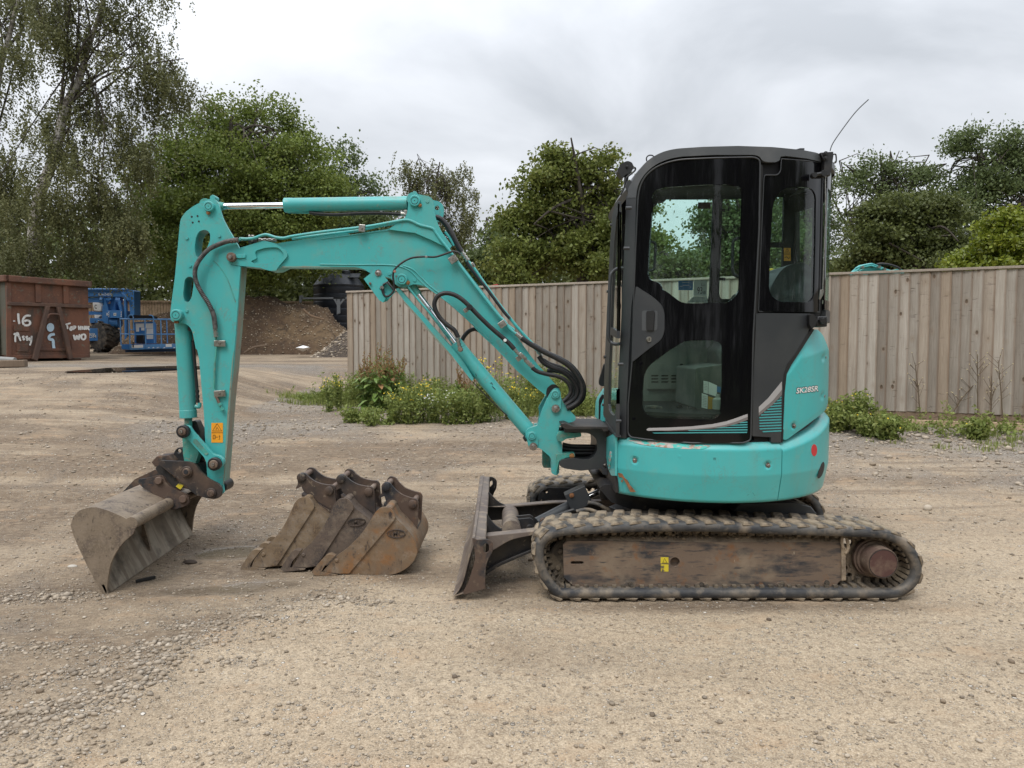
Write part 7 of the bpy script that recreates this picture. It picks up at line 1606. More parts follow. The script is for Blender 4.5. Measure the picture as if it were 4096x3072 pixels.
disc('hose_collar', 'C', 1032, 1140, 26, 4.50, .05, m_black_plastic, ring=False); fitting('C', 928, 1405, 950, 1495, 4.535, .015); disc('elbow', 'C', 952, 1508, 20, 4.50, .06, m_pin, ring=False)
fitting('C', 1420, 1505, 1470, 1560, 4.535, .013); PLT('valve_block', 'C', [(1452, 1550), (1475, 1530), (1530, 1580), (1505, 1602)], 4.515, .03, m_zinc, .003); fitting('C', 1510, 1590, 1585, 1660, 4.535, .013); clamp('C', 1458, 1585, 44, 44, -.6, 4.55)
disc('cable_tie', 'C', 1340, 1428, 14, 4.51, .02, m_white, ring=False)
fitting('C', 1432, 1372, 1482, 1410, 4.56, .014); 
TUB('boom_hose', 'D', [(1050, 112), (1120, 160), (1230, 225), (1350, 285), (1450, 345), (1520, 420), (1565, 500), (1575, 580), (1550, 650), (1500, 695), (1440, 722)], 4.56, .0165, m_hose, per=6)
TUB('boom_hose', 'D', [(1150, 170), (1260, 235), (1380, 290), (1470, 345), (1540, 425), (1585, 520), (1588, 600), (1560, 660), (1490, 712), (1450, 735)], 4.64, .0155, m_hose, per=6)
TUB('boom_hose', 'D', [(1200, 268), (1240, 325), (1310, 365), (1400, 400), (1470, 450), (1520, 520), (1535, 580), (1510, 640), (1460, 680), (1420, 700)], 4.60, .016, m_hose, per=6)
TUB('boom_hose', 'D', [(1230, 300), (1300, 340), (1400, 375), (1490, 440), (1540, 520), (1552, 590), (1520, 655), (1450, 705)], 4.66, .015, m_hose, per=6)
TUB('boom_hose', 'D', [(1140, 368), (1190, 402), (1270, 425), (1350, 440), (1420, 470), (1465, 520), (1475, 575), (1450, 625), (1408, 660)], 4.535, .0135, m_hose, per=6)
TUB('boom_hose', 'D', [(1270, 395), (1370, 400), (1450, 440), (1500, 510), (1508, 575), (1480, 630), (1420, 680)], 4.68, .014, m_hose, per=6)
fitting('D', 1150, 170, 1225, 272, 4.66, .013); fitting('D', 1080, 305, 1140, 365, 4.535, .012)
TUB('boom_hose', 'D', [(535, 130), (560, 90), (600, 50), (650, 35), (690, 50)], 4.76, .014, m_hose)
# ---- arm cylinder along the top
def barrel(name, a, b_, r, m=m_teal, cap=True, capm=None):
    mb = MB(); d = (b_ - a).normalized(); L_ = (b_ - a).length; mb.lathe(a, d, [(0, r * .5), (0, r * 1.03), (.05, r * 1.03), (.052, r), (L_ - .03, r), (L_ - .025, r * 1.02), (L_, r * 1.0), (L_, r * .5)], 36); return mb.build(name, m, EX, bevel=.0015)
YA = 4.665
barrel('arm_cylinder', at('A', 1165, 262, YA), at('C', 498, 244, YA), 60 * .46293 / 4 / F * YA)
mb = MB(); mb.tube([at('A', 600, 272, YA), at('A', 1170, 263, YA)], 26 * .46293 / 4 / F * YA, 24); mb.build('arm_cylinder_rod', m_chrome, EX)
mb = MB(); mb.lathe(at('A', 505, 268, YA) - Vector((0, .05, 0)), (0, 1, 0), [(0, .04), (.1, .04)], 24); mb.tube([at('A', 520, 270, YA), at('A', 640, 271, YA)], [.04, .024], 20); mb.build('rod_eye', m_teal_dirty, EX)
mb = MB(); mb.lathe(at('C', 558, 222, YA) - Vector((0, .06, 0)), (0, 1, 0), [(0, .042), (.12, .042)], 24); mb.build('barrel_eye', m_teal, EX)
TUB('cylinder_hose', 'A', [(1380, 325), (1450, 335), (1600, 342), (1800, 332), (2000, 330), (2180, 340), (2215, 345)], YA - .01, .012, m_hose); TUB('cylinder_hose', 'C', [(440, 335), (470, 338), (480, 350)], YA - .02, .013, m_zinc)
PLT('cylinder_port', 'C', [(466, 300), (495, 300), (492, 352), (470, 356)], YA - .03, .03, m_zinc, .003); TUB('cylinder_pipe', 'A', [(1190, 322), (1280, 325), (1500, 328)], YA, .006, m_teal)
# ---- boom cylinder with its rod guard
YB = 4.655
a_, e_ = at('C', 905, 1455, YB), at('D', 1105, 905, YB)
barrel('boom_cylinder', a_, e_, .0485)
mb = MB(); mb.tube([at('C', 575, 1015, YB), a_ + (e_ - a_).normalized() * .02], .0215, 24); mb.build('boom_cylinder_rod', m_chrome, EX); mb = MB(); mb.tube([at('C', 500, 925, YB), at('C', 590, 1035, YB)], [.034, .027], 20); mb.build('rod_eye', m_teal_dirty, EX)
mb = MB(); mb.tube([e_, at('D', 1140, 960, YB)], [.048, .04], 24); mb.lathe(at('D', 1140, 960, YB) - Vector((0, .05, 0)), (0, 1, 0), [(0, .045), (.1, .045)], 24); mb.build('barrel_eye', m_teal, EX)
PLT('rod_guard', 'C', [(392, 985, 10), (420, 975, 10), (470, 1030), (600, 1180), (760, 1360), (905, 1520)] + D2([(560, 335), (635, 460, 4), (632, 475, 6), (618, 482, 6), (500, 330)]) + [(880, 1560), (740, 1400), (600, 1230), (470, 1090)], 4.60, .08, m_teal, .004)
grime('C', [(470, 1092), (600, 1232), (740, 1402), (880, 1562), (905, 1610), (895, 1615), (860, 1560), (730, 1410), (590, 1245), (465, 1105)], 4.597, 'worn_guard_edge', m_edge)
TUB('guard_rail', 'C', [(500, 965), (600, 1090), (740, 1250), (870, 1410)], 4.60, .007, m_teal)
mark([[(778, 505), (792, 498), (800, 520)], [(796, 530), (812, 545), (826, 560)], [(652, 420), (664, 444)]], 'D', YB - .0495, .006, m_black_plastic)
grime('D', [(560, 420, 4), (700, 560), (860, 720), (930, 780), (925, 790), (850, 722), (690, 565)], YB - .030, 'worn_streak', m_ink)

# ---- dipper stick
near = [(510, 208, 10), (540, 200, 6), (566, 215, 14), (590, 242, 16), (604, 300, 60), (625, 370, 60), (665, 450, 60), (720, 540, 60), (760, 610, 20), (800, 700), (780, 800), (740, 1350), (715, 1659)] + conv('B', [(690, 350), (668, 640), (650, 900), (628, 1170, 20), (640, 1230, 10), (560, 1290, 40), (505, 1240, 10), (495, 1100), (480, 880), (468, 600), (455, 350), (436, 150), (408, 0)], 'A') + [(395, 1500), (380, 1420), (362, 1340, 50), (325, 1292, 30), (270, 1278), (215, 1276, 14), (180, 1258, 16), (174, 1200, 16), (188, 1080), (215, 880), (245, 560), (256, 440), (264, 380, 40), (300, 325, 40), (370, 270, 40), (460, 225)]
h1 = [(383, 640, 40), (395, 540, 30), (425, 482, 40), (480, 470, 40), (520, 500, 40), (520, 560, 20), (470, 690, 30), (440, 712, 30), (400, 712, 20)]
h2 = [(285, 1040, 30), (300, 900, 30), (335, 872, 30), (375, 890, 30), (378, 940, 20), (360, 1060, 30), (335, 1098, 30), (300, 1098, 30)]
PLT('stick_plate', 'A', near, 4.59, .022, m_teal, .003, holes=[h1, h2])
farp = near
PLT('stick_plate', 'A', farp, 4.718, .022, m_teal, .003, holes=[h1, h2])
core = [(300, 420), (420, 400), (500, 430, 30), (560, 470), (620, 560), (690, 650), (780, 790), (738, 1350), (712, 1659)] + conv('B', [(687, 350), (664, 640), (646, 900), (626, 1150), (560, 1230), (505, 1100), (484, 880), (470, 600), (457, 350), (438, 150), (410, 0)], 'A') + [(400, 1500), (385, 1420), (366, 1340), (330, 1250), (260, 1150), (222, 1000), (250, 560)]
PLT('stick_box', 'A', core, 4.611, .108, m_teal, 0, holes=[h1, h2])
PLT('stick_side_plate', 'A', [(530, 705, 10), (690, 648, 10), (700, 780, 10), (782, 795), (742, 1350), (716, 1659)] + conv('B', [(692, 350), (668, 640), (650, 900), (628, 1170, 10), (560, 1190), (500, 1100), (484, 880), (470, 600)], 'A') + [(430, 1659), (402, 1380), (480, 1000)], 4.584, .007, m_teal, .003)
grime('B', [(726, 0), (713, 140), (700, 330), (684, 560), (672, 760), (655, 960), (640, 1160), (632, 1160), (648, 900), (668, 560), (690, 300), (712, 60)], 4.582, 'worn_edge', m_edge)
TUB('weld_curve', 'A', [(550, 740), (600, 790), (660, 880), (700, 980), (730, 1070), (740, 1100)], 4.583, .0025, m_teal_dirty)
P0 = [at('A', x, y, 4.612) for x, y in ((783, 795), (762, 1080), (742, 1350), (728, 1500), (716, 1659))] + [at('B', x, y, 4.612) for x, y in ((693, 350), (680, 500), (669, 640), (660, 770), (651, 900), (640, 1030), (629, 1165))]
mb = MB(); mb.loft([[p + Vector((.0025, 0, 0)) for p in P0], [p + Vector((.0025, .104, 0)) for p in P0]]); mb.build('worn_stick_face', m_edge, EX, smooth=60)
disc('pin_boss', 'A', 503, 268, 44, 4.562, .03, m_teal); disc('pin_head', 'A', 540, 195, 24, 4.62, .06, m_teal, ring=False); bolt('A', 505, 325, 4.58, .009, m_brass)
disc('pin_boss', 'A', 221, 1210, 50, 4.548, .045, m_teal); PLT('pin_lock', 'A', [(205, 1258), (240, 1258), (240, 1282), (205, 1282)], 4.575, .02, m_rustpatch, .003)
for x, y in ((360, 360), (410, 354), (368, 410), (421, 400)): disc('tapped_hole', 'A', x, y, 9, 4.5885, .003, m_ink, ring=False)
for x, y in ((316, 545), (597, 525), (344, 783), (314, 1173), (742, 1070)): disc('rivet', 'A', x, y, 14, 4.583, .008, m_teal, ring=False)
# stick hose in its coiled guard, then the pipe
def coil(n): return [.0155 if i % 2 else .0125 for i in range(n)]
P = spline([at('A', x, y, Y) for x, y, Y in ((570, 610, 4.56), (520, 635, 4.545), (470, 680, 4.54), (420, 745, 4.54), (392, 810, 4.54), (390, 880, 4.54), (410, 950, 4.54), (450, 1025, 4.54), (500, 1100, 4.54), (535, 1170, 4.545))], 12)
mb = MB(); mb.tube(P, coil(len(P)), 12); mb.build('coiled_hose_guard', m_spiral, EX, smooth=0)
TUB('stick_hose', 'A', [(765, 560), (700, 568), (640, 582), (565, 612), (520, 635)], 4.56, .0155, m_spiral); TUB('stick_hose', 'A', [(535, 1165), (552, 1220), (560, 1280), (565, 1330)], 4.55, .0155, m_spiral)
fitting('A', 762, 562, 700, 570, 4.56, .017, m_pin, 2); fitting('A', 562, 1310, 570, 1400, 4.555, .016, m_zinc, 3); fitting('A', 785, 552, 760, 560, 4.57, .012, m_teal, 1); fitting('A', 940, 562, 1090, 562, 4.60, .012, m_zinc, 3)
TUB('stick_pipe', 'A', [(570, 1395), (572, 1470), (568, 1560), (560, 1640), (556, 1740), (552, 1850)], 4.568, .007, m_teal_dirty); TUB('stick_pipe', 'B', [(572, 400), (585, 430), (600, 465)], 4.568, .009, m_pin); fitting('B', 598, 460, 628, 522, 4.566, .013, m_teal_dirty, 1)
def triangle_man():
    w, h = warn('B', 530, 630, 630, 800, 4.5815)
    mark([[(545, 735), (562, 735), (562, 768), (545, 768), (545, 735)], [(566, 752), (588, 752)], [(600, 735), (600, 770)], [(594, 742), (608, 752)], [(598, 770), (594, 775)]], 'B', 4.580, .004, m_ink)
triangle_man()
# ---- bucket cylinder
YC = 4.665
barrel('bucket_cylinder', at('B', 332, 585, YC), at('A', 285, 1255, YC), .052)
for y0 in (370, 412): 
    p = at('B', 314 + (y0 - 370) * .04, y0, YC); 
mb = MB(); mb.tube([at('B', 333, 560, YC), at('B', 330, 690, YC)], .024, 20); mb.build('bucket_cylinder_rod', m_teal_dirty, EX)
TUB('bucket_hose', 'B', [(372, -80), (380, 30), (395, 200), (408, 350)], 4.64, .010, m_hose); fitting('B', 408, 345, 412, 455, 4.64, .014, m_blackp, 2); TUB('hose_elbow', 'B', [(390, 485), (420, 492), (428, 478), (428, 455)], 4.64, .012, m_teal); disc('cylinder_port', 'A', 345, 1330, 22, 4.62, .05, m_blackp, ring=False)
# ---- bucket links
PLT('bucket_link', 'B', [(300, 650, 20), (340, 660, 20), (362, 700, 20), (545, 905, 20), (600, 915, 20), (640, 955, 30), (622, 1010, 20), (560, 1040, 30), (500, 1010, 20), (470, 930, 20), (330, 775, 20), (250, 755, 20), (225, 705, 30), (250, 660, 20)], 4.525, .03, m_teal, .005)
PLT('link_web', 'B', [(375, 770, 8), (395, 765, 8), (505, 890, 8), (490, 910, 8), (470, 900, 8), (372, 800, 8)], 4.521, .004, m_teal_dirty, .001)
PLT('bucket_link', 'B', [(380, 600, 20), (430, 630, 20), (470, 700, 20), (640, 900), (640, 990), (560, 990), (420, 800), (380, 700)], 4.775, .03, m_blackp, .005)
for k, Yk in ((0, 4.49), (1, 4.80)):
    disc('link_pin_collar', 'B', 278 + k * 110, 706 - k * 40, 56 - 4 * k, Yk, .03, m_black_plastic, ring=False); 
disc('link_pin', 'B', 272, 706, 34, 4.478, .02, m_pin, ring=False, bolt=True); disc('link_pin_collar', 'B', 550, 988, 58, 4.49, .03, m_black_plastic, ring=False); disc('link_pin', 'B', 545, 990, 38, 4.478, .02, m_pin, ring=False, bolt=True)
PLT('tipping_link', 'B', [(278, 745, 20), (390, 740, 20), (420, 900), (390, 985), (300, 985), (285, 900)], 4.60, .06, m_teal_dirty, .006); PLT('tipping_link', 'B', [(330, 620), (400, 610, 20), (430, 700), (450, 960), (400, 1000), (380, 800)], 4.70, .07, m_blackp, .006)
mb = MB(); mb.tube([at('B', 330, 700, 4.55), at('B', 330, 700, 4.8)], .035, 20); mb.build('link_cross_pin', m_blackp, EX)
disc('stick_end_bush', 'B', 612, 1180, 52, 4.62, .118, m_black_plastic, ring=False)
# ---- quick hitch
QH = [(70, 985, 14), (88, 955, 12), (330, 965, 30), (390, 985, 40), (425, 1040, 60), (500, 1115, 60), (590, 1155, 40), (622, 1205, 40), (610, 1262, 40), (565, 1290, 40), (480, 1278, 20), (400, 1255, 20), (250, 1120, 20), (120, 1020, 20)]
HT = thing('quick_hitch', 'black steel quick hitch pinned between the digger stick and bucket', 'hitch', at('B', 300, 1150, 4.66))
def HP(name, c, pts, Y, t, m, bv=.004, holes=()): return PLT(name, c, pts, Y, t, m, bv, holes, HT)
HP('side_plate', 'B', QH, 4.535, .022, m_lug); HP('side_plate', 'B', [(p[0] + 6,) + tuple(p[1:]) for p in QH], 4.775, .022, m_lug)
HP('hitch_body', 'B', [(45, 1020, 10), (110, 960), (380, 1000), (480, 1150), (500, 1240), (400, 1260), (330, 1200), (200, 1190), (150, 1130), (80, 1080, 20)], 4.57, .19, m_blackp, .008)
HP('lifting_eye', 'B', [(190, 925), (218, 860, 30), (250, 838, 30), (290, 850, 20), (300, 960), (200, 970)], 4.66, .025, m_blackp, holes=[circle_px(250, 873, 18, 14)])
HP('hook_block', 'B', [(10, 970), (60, 915), (160, 905), (210, 960), (200, 1000), (40, 1010)], 4.60, .12, m_lugrust, .006)
HP('yellow_label', 'B', [(222, 1178), (262, 1140), (300, 1160), (262, 1206)], 4.566, .002, m_yellow, 0)
for x, y, r in ((312, 1055, 50), (522, 1240, 46)): disc('pin_collar', 'B', x, y, r, 4.520, .02, m_lug, HT, ring=False); disc('hitch_pin', 'B', x - 2, y, r * .66, 4.508, .02, m_pin, HT, ring=False); disc('pin_centre', 'B', x - 4, y, r * .42, 4.504, .01, m_lugrust, HT, ring=False)
for x, y in ((125, 1055), (178, 1085), (215, 1115)): HP('ratchet_slot', 'B', circle_px(x, y, 12, 10), 4.566, .003, m_ink, 0)
mb = MB(); mb.tube([at('B', 100, 985, 4.58), at('B', 330, 1190, 4.58)], .012, 10); mb.build('hitch_bar', m_pin, HT)

# ---- ditching bucket on the hitch
DB = thing('ditching_bucket', 'wide worn ditching bucket hanging on the digger hitch, lip on the ground', 'bucket', at('K', 480, 1470, 4.03))
YN, YFR = 4.03, 5.33; dX = at('K', 1215, 912, YFR).x - at('K', 475, 1475, YN).x
side = [(178, 860, 20), (200, 795, 30), (250, 738, 30), (330, 712, 30), (400, 710), (500, 738, 40), (640, 798, 30), (700, 838, 30), (732, 885, 20), (722, 940, 30), (640, 1005, 60), (565, 1105, 60), (522, 1200, 40), (498, 1330, 60), (490, 1440, 20), (480, 1478, 10), (452, 1462, 10), (330, 1235), (235, 1035, 40), (192, 930, 30)]
PLT('side_plate', 'K', side, YN, .016, m_ditch, .004, parent=DB)
tz = at('K', 475, 1475, YN).z
mb = MB(); mb.plate('K', side, YN, .016); mb.v = [(x + dX, y + YFR - YN, z - tz + max(.012, tz + .0)) for x, y, z in mb.v]; mb.build('side_plate', m_ditch, DB, smooth=30, bevel=.004)
def shell():
    path = rounded([(452, 1462), (330, 1235), (235, 1035, 40), (192, 930, 30), (178, 860, 30), (200, 795, 40), (250, 738, 40), (330, 712, 40), (400, 710, 20), (500, 738, 40), (640, 798, 30), (708, 842)], 6)
    n = len(path); outer = []; inner = []
    W_ = [at('K', x, y, YN) for x, y in path]
    cen = at('K', 520, 960, YN)
    for i, p in enumerate(W_):
        t = (W_[min(i + 1, n - 1)] - W_[max(i - 1, 0)]).normalized(); q = Vector((-t.z, 0, t.x))
        if q.dot(cen - p) < 0: q = -q
        outer.append(p); inner.append(p + q * .014)
    ring = outer + inner[::-1]; rings = []
    for k in range(9):
        s = k / 8; rings.append([p + Vector((dX * s, .016 + (YFR - YN - .016) * s, 0)) for p in ring])
    m = MB(); m.loft(rings, True, True, True); return m.build('shell', [m_ditch], DB, smooth=45)
shell()
def inside():                                     # polished inner face near the lip and welded stiffener bars
    a0, a1 = at('K', 478, 1440, YN), at('K', 360, 1235, YN); 
    m = MB(); off = Vector((.022, .02, .004)); e = Vector((dX, YFR - YN - .03, 0))
    P = [at('K', 470, 1452, YN), at('K', 405, 1330, YN), at('K', 340, 1200, YN), at('K', 262, 1030, YN)]; P = [p + Vector((.026, 0, 0)) for p in P]
    rings = [[p + Vector((dX * s, .02 + (YFR - YN - .03) * s, 0)) for p in P] for s in [i / 6 for i in range(7)]]; m.loft(rings); o = m.build('wear_plate', m_inner, DB, smooth=40)
    m = MB(); p = at('K', 486, 1468, YN); q = at('K', 440, 1380, YN); m.loft([[p + Vector((dX * s, (YFR - YN) * s, 0)), q + Vector((dX * s, (YFR - YN) * s, 0)), q + Vector((dX * s + .02, (YFR - YN) * s, .004)), p + Vector((dX * s + .012, (YFR - YN) * s, .004))] for s in (0, 1)], True, True, True); m.build('cutting_edge', m_inner, DB, smooth=0, bevel=.002)
    for x, y in ((0, 0),):
        pass
inside()
mb = MB(); pl0 = at('K', 700, 850, YN); mb.tube([pl0, pl0 + Vector((dX, YFR - YN, 0))], .036, 24); mb.build('lip_tube', m_ditch, DB)
K1 = [(765, 470), (830, 462, 30), (890, 445, 30), (945, 432, 30), (985, 455, 30), (1010, 510, 40), (1070, 560, 60), (1150, 590, 30), (1200, 620, 30), (1198, 680, 40), (1160, 705, 30), (1130, 712), (1050, 738, 20), (990, 650, 30), (800, 540, 20), (762, 500, 10)]
PLT('lug_plate', 'K', K1, 4.55, .022, m_lugrust, .003, parent=DB); 
PLT('lug_plate', 'K', [(610, 595), (650, 555), (730, 470), (910, 385, 10), (1000, 450), (1060, 520), (1150, 560), (1180, 620), (1000, 640), (800, 520), (640, 600)], 4.79, .022, m_lugrust, .003, parent=DB)
for x, y in ((932, 482), (1142, 642)): disc('bucket_pin', 'K', x, y, 32, 4.53, .04, m_pin, DB, ring=False)
for (x, y) in ((932, 482), (1142, 642)): p = at('K', x, y, 4.54); mb = MB(); mb.tube([p, p + Vector((-.0, .27, 0))], .022, 16); mb.build('bucket_pin_bar', m_pin, DB)
PLT('saddle_plate', 'K', [(600, 600), (660, 570), (800, 545), (1000, 650), (1060, 735), (1000, 700), (800, 590), (640, 612)], 4.57, .22, m_ditch, .006, parent=DB)
PLT('stiffener_rib', 'K', [(790, 855, 8), (812, 870), (860, 1040), (870, 1085, 8), (850, 1060), (790, 960)], 4.64, .02, m_ditch, .003, parent=DB)
def emc_flat():
    g = lambda x, y: at('K', x, y, 4.38)
    # raised oval badge on the shell's top
    p = at('K', 655, 752, 4.36); m = MB(); ux = Vector((dX, YFR - YN, 0)).normalized()
    P = [p + ux * .095 * math.cos(t) * -1 + Vector((.03 * math.sin(t), 0, .012 * math.sin(t))) for t in [i / 24 * 6.2832 for i in range(25)]]
    return
# ---- far side wear: tail of the bucket seen beyond the lip
# ---- three loose digging buckets
m_ = None
def digging_bucket(label, T, Yn, w, mtl, lugm, seed, near_detail=True, emc=True, loose_tooth=True, group='loose digging buckets on the ground'):
    """T maps patch L pixels of the right-hand bucket to this bucket's own pixels; w width"""
    rr = random.Random(seed); Yl = Yn + w / 2 - .10
    tip = T(862, 1215); root = thing('digging_bucket', label, 'bucket', at('L', tip[0], tip[1], Yn), group)
    def S(pts): return [T(p[0], p[1]) + tuple(p[2:]) for p in pts]
    def scaleY(pts, Y):                          # same place in the world, seen on another plane
        return pts
    side = S([(1575, 580, 20), (1615, 585, 30), (1655, 625, 30), (1680, 690, 40), (1760, 770, 40), (1830, 850, 60), (1880, 940, 60), (1893, 1030, 60), (1860, 1110, 60), (1780, 1190, 60), (1660, 1245, 80), (1500, 1247), (1110, 1235), (960, 1212, 8), (1000, 1170), (1090, 1065, 20), (1200, 985), (1330, 860, 80), (1420, 730, 60), (1480, 625, 30), (1530, 585, 20)])
    def PP(name, pts, Y, t, m, bv=.003, holes=(), sm=30): b = MB(); b.plate('L', pts, Y, t, holes); return b.build(name, m, root, smooth=sm, bevel=bv)
    PP('side_plate', side, Yn, .014, mtl)
    b = MB(); b.plate('L', side, Yn, .014); b.v = [(x, y + w - .014, z) for x, y, z in b.v]; b.build('side_plate', mtl, root, smooth=30, bevel=.003)
    rim = S([(1575, 580, 20), (1615, 585, 30), (1655, 625, 30), (1680, 690, 30), (1560, 830), (1440, 970), (1340, 1090), (1220, 1232), (1110, 1235), (960, 1212, 8), (1000, 1170), (1090, 1065, 20), (1200, 985), (1330, 860, 80), (1420, 730, 60), (1480, 625, 30), (1530, 585, 20)])
    PP('side_cutter', rim, Yn - .012, .012, mtl, .002)
    path = rounded(S([(960, 1232), (1110, 1240), (1500, 1250), (1660, 1248, 80), (1780, 1193, 60), (1860, 1112, 60), (1895, 1030, 60), (1882, 940, 60), (1832, 850, 60), (1762, 768, 40), (1680, 690, 30), (1640, 612)]), 5)
    W_ = [at('L', x, y, Yn) for x, y in path]; n = len(W_); cen = at('L', *T(1500, 1000), Yn); inner = []
    for i, p in enumerate(W_):
        t = (W_[min(i + 1, n - 1)] - W_[max(i - 1, 0)]).normalized(); q = Vector((-t.z, 0, t.x)); q = -q if q.dot(cen - p) < 0 else q; inner.append(p + q * .012)
    ring = W_ + inner[::-1]; b = MB(); b.loft([[p + Vector((0, .002 + (w - .004) * s, 0)) for p in ring] for s in (0, .25, .5, .75, 1)], True, True, True); b.build('shell', mtl, root, smooth=45)
    # top tube and lugs
    a = at('L', *T(1600, 620), Yn); b = MB(); b.tube([a + Vector((0, .005, 0)), a + Vector((0, w - .005, 0))], .028, 20); b.build('lip_tube', mtl, root)
    lug = S([(1548, 350, 20), (1575, 332, 20), (1625, 345, 20), (1665, 400, 40), (1730, 455, 60), (1820, 488, 50), (1880, 500, 16), (1902, 530, 16), (1896, 650), (1890, 785, 6), (1660, 600), (1580, 520, 30), (1570, 470, 14), (1520, 488, 6), (1508, 482), (1540, 440, 10), (1536, 390, 20)])
    PP('lug_plate', lug, Yl, .02, lugm); b = MB(); b.plate('L', lug, Yl, .02); b.v = [(x, y + .20, z) for x, y, z in b.v]; b.build('lug_plate', lugm, root, smooth=30, bevel=.003)
    for x, y in ((1582, 378), (1845, 548)):
        q = T(x, y); p = at('L', q[0], q[1], Yl); b = MB(); b.tube([p - Vector((0, .012, 0)), p + Vector((0, .232, 0))], .0185, 20); b.build('pin', m_pin, root); b = MB(); b.lathe(p - Vector((0, .016, 0)), (0, 1, 0), [(0, .024), (.002, .027), (.016, .028)], 20); b.build('pin_collar', lugm, root)
    # saddle plate between the lugs and the shell
    s0 = [at('L', *T(x, y), Yl) for x, y in ((1560, 540), (1640, 600), (1760, 700), (1890, 790))]; b = MB(); b.loft([[p, p + Vector((0, .22, 0)), p + Vector((.0, .22, -.02)), p + Vector((0, 0, -.02))] for p in s0], True, True, True); b.build('saddle_plate', m_lug, root, smooth=0, bevel=.003)
    # teeth along the lip
    tooth = S([(862, 1215, 10), (868, 1195), (930, 1120, 12), (1000, 1045, 12), (1040, 1036, 10), (1092, 1050, 6), (985, 1150), (955, 1205), (1110, 1238), (1100, 1247), (900, 1242, 10)])
    nt = 3 if w < .5 else 4
    for k in range(nt):
        y0 = Yn - .022 + k * (w - .03) / (nt - 1)
        b = MB(); b.plate('L', tooth, Yn, .05); b.v = [(x, y + y0 - Yn, z) for x, y, z in b.v]; b.build('tooth', mtl, root, smooth=30, bevel=.006)
    q = T(1097, 1103); disc_(root, 'tooth_bolt', q, Yn - .014, 20, mtl)
    if emc: badge(root, T, Yn, mtl)
    root.location.z += .012
    return root
def disc_(root, name, q, Y, rp, m):
    p = at('L', q[0], q[1], Y); r = rp * CROP['L'][2] / 4 / F * Y; b = MB(); b.lathe(p - Vector((0, .006, 0)), (0, 1, 0), [(0, r * .7), (.003, r), (.012, r)], 14); b.build(name, m, root)
def badge(root, T, Yn, m):
    Y = Yn - .0035
    c = [at('L', *T(1683 + 88 * math.cos(t), 842 + 38 * math.sin(t)), Y) for t in [i / 32 * 6.2832 for i in range(33)]]
    b = MB(); b.tube(c, .0035, 6, False); b.build('badge_rim', m_lug, root)
    V, Fc = text_mesh('EMC', .02); x0 = min(v[0] for v in V); x1 = max(v[0] for v in V); y0 = min(v[1] for v in V); y1 = max(v[1] for v in V)
    f = lambda v, Yq: at('L', *T(1615 + (v[0] - x0) / (x1 - x0) * 136, 868 - (v[1] - y0) / (y1 - y0) * 50), Yq)
    b = MB(); b.add([f(v, Y - .001) for v in V], Fc); b.build('badge_lettering', m_lug, root, smooth=0)
def similar(a, b, a2, b2):
    """similarity taking a->a2 and b->b2"""
    za, zb, wa, wb = complex(*a), complex(*b), complex(*a2), complex(*b2); k = (wb - wa) / (zb - za)
    return lambda x, y: ((wa + k * (complex(x, y) - za)).real, (wa + k * (complex(x, y) - za)).imag)
digging_bucket('rightmost and rustiest of the three loose digging buckets, orange stained foot', lambda x, y: (x, y), 4.37, .60, m_buck3, m_lugrust, 1)
digging_bucket('middle loose digging bucket, dark steel with cast oval badge', similar((862, 1215), (1582, 378), (560, 1185), (1140, 300)), 4.445, .45, m_buck2, m_lug, 2)
digging_bucket('leftmost loose digging bucket, mud coated with a stepped tooth', similar((862, 1215), (1582, 378), (165, 1182), (752, 285)), 4.50, .34, m_buck1, m_lug, 3, emc=False)
# ------------------------------------------------------------------ weeds
m_stem = mat('green_stem', (.10, .14, .04), .8); m_redstem = mat('rusty_dock_spire', (.20, .10, .045), .85, 0, [((.28, .19, .07), 20, .45, .6)]); m_drystem = mat('dry_stem', (.13, .095, .06), .9)
m_yflow = flat('yellow_petal', (.70, .50, .02)); m_wflow = flat('white_petal', (.72, .72, .66)); m_deadleaf = mat('dead_leaf', (.28, .15, .06), .8)
def blades(name, P, H, W, m, seed, lean=.45, **tags):
    """grass blades: bent strips of two quads"""
    r = np.random.default_rng(seed); n = len(P); a = r.uniform(0, 6.283, n); d = np.stack([np.cos(a), np.sin(a), np.zeros(n)], 1); s = np.stack([-np.sin(a), np.cos(a), np.zeros(n)], 1)
    ln = r.uniform(.1, 1, n)[:, None] * lean * H[:, None]
    up = np.array([0, 0, 1.])[None]
    L0 = P - s * W[:, None] * .5; R0 = P + s * W[:, None] * .5; M_ = P + up * H[:, None] * .6 + d * ln * .35; T_ = P + up * H[:, None] + d * ln
    V = np.stack([L0, R0, M_ + s * W[:, None] * .42, M_ - s * W[:, None] * .42, T_ + s * W[:, None] * .08, T_ - s * W[:, None] * .08], 1).reshape(-1, 3)
    i = (np.arange(n) * 6)[:, None]; Fq = np.concatenate([i + np.array([[0, 1, 2, 3]]), i + np.array([[3, 2, 4, 5]])], 1).reshape(-1, 4)
    C = np.repeat(np.stack([r.random(n), r.random(n) * .8, r.random(n)], 1), 6, 0)
    return np_mesh(name, V, Fq, m, smooth=0, cols=C, **tags)
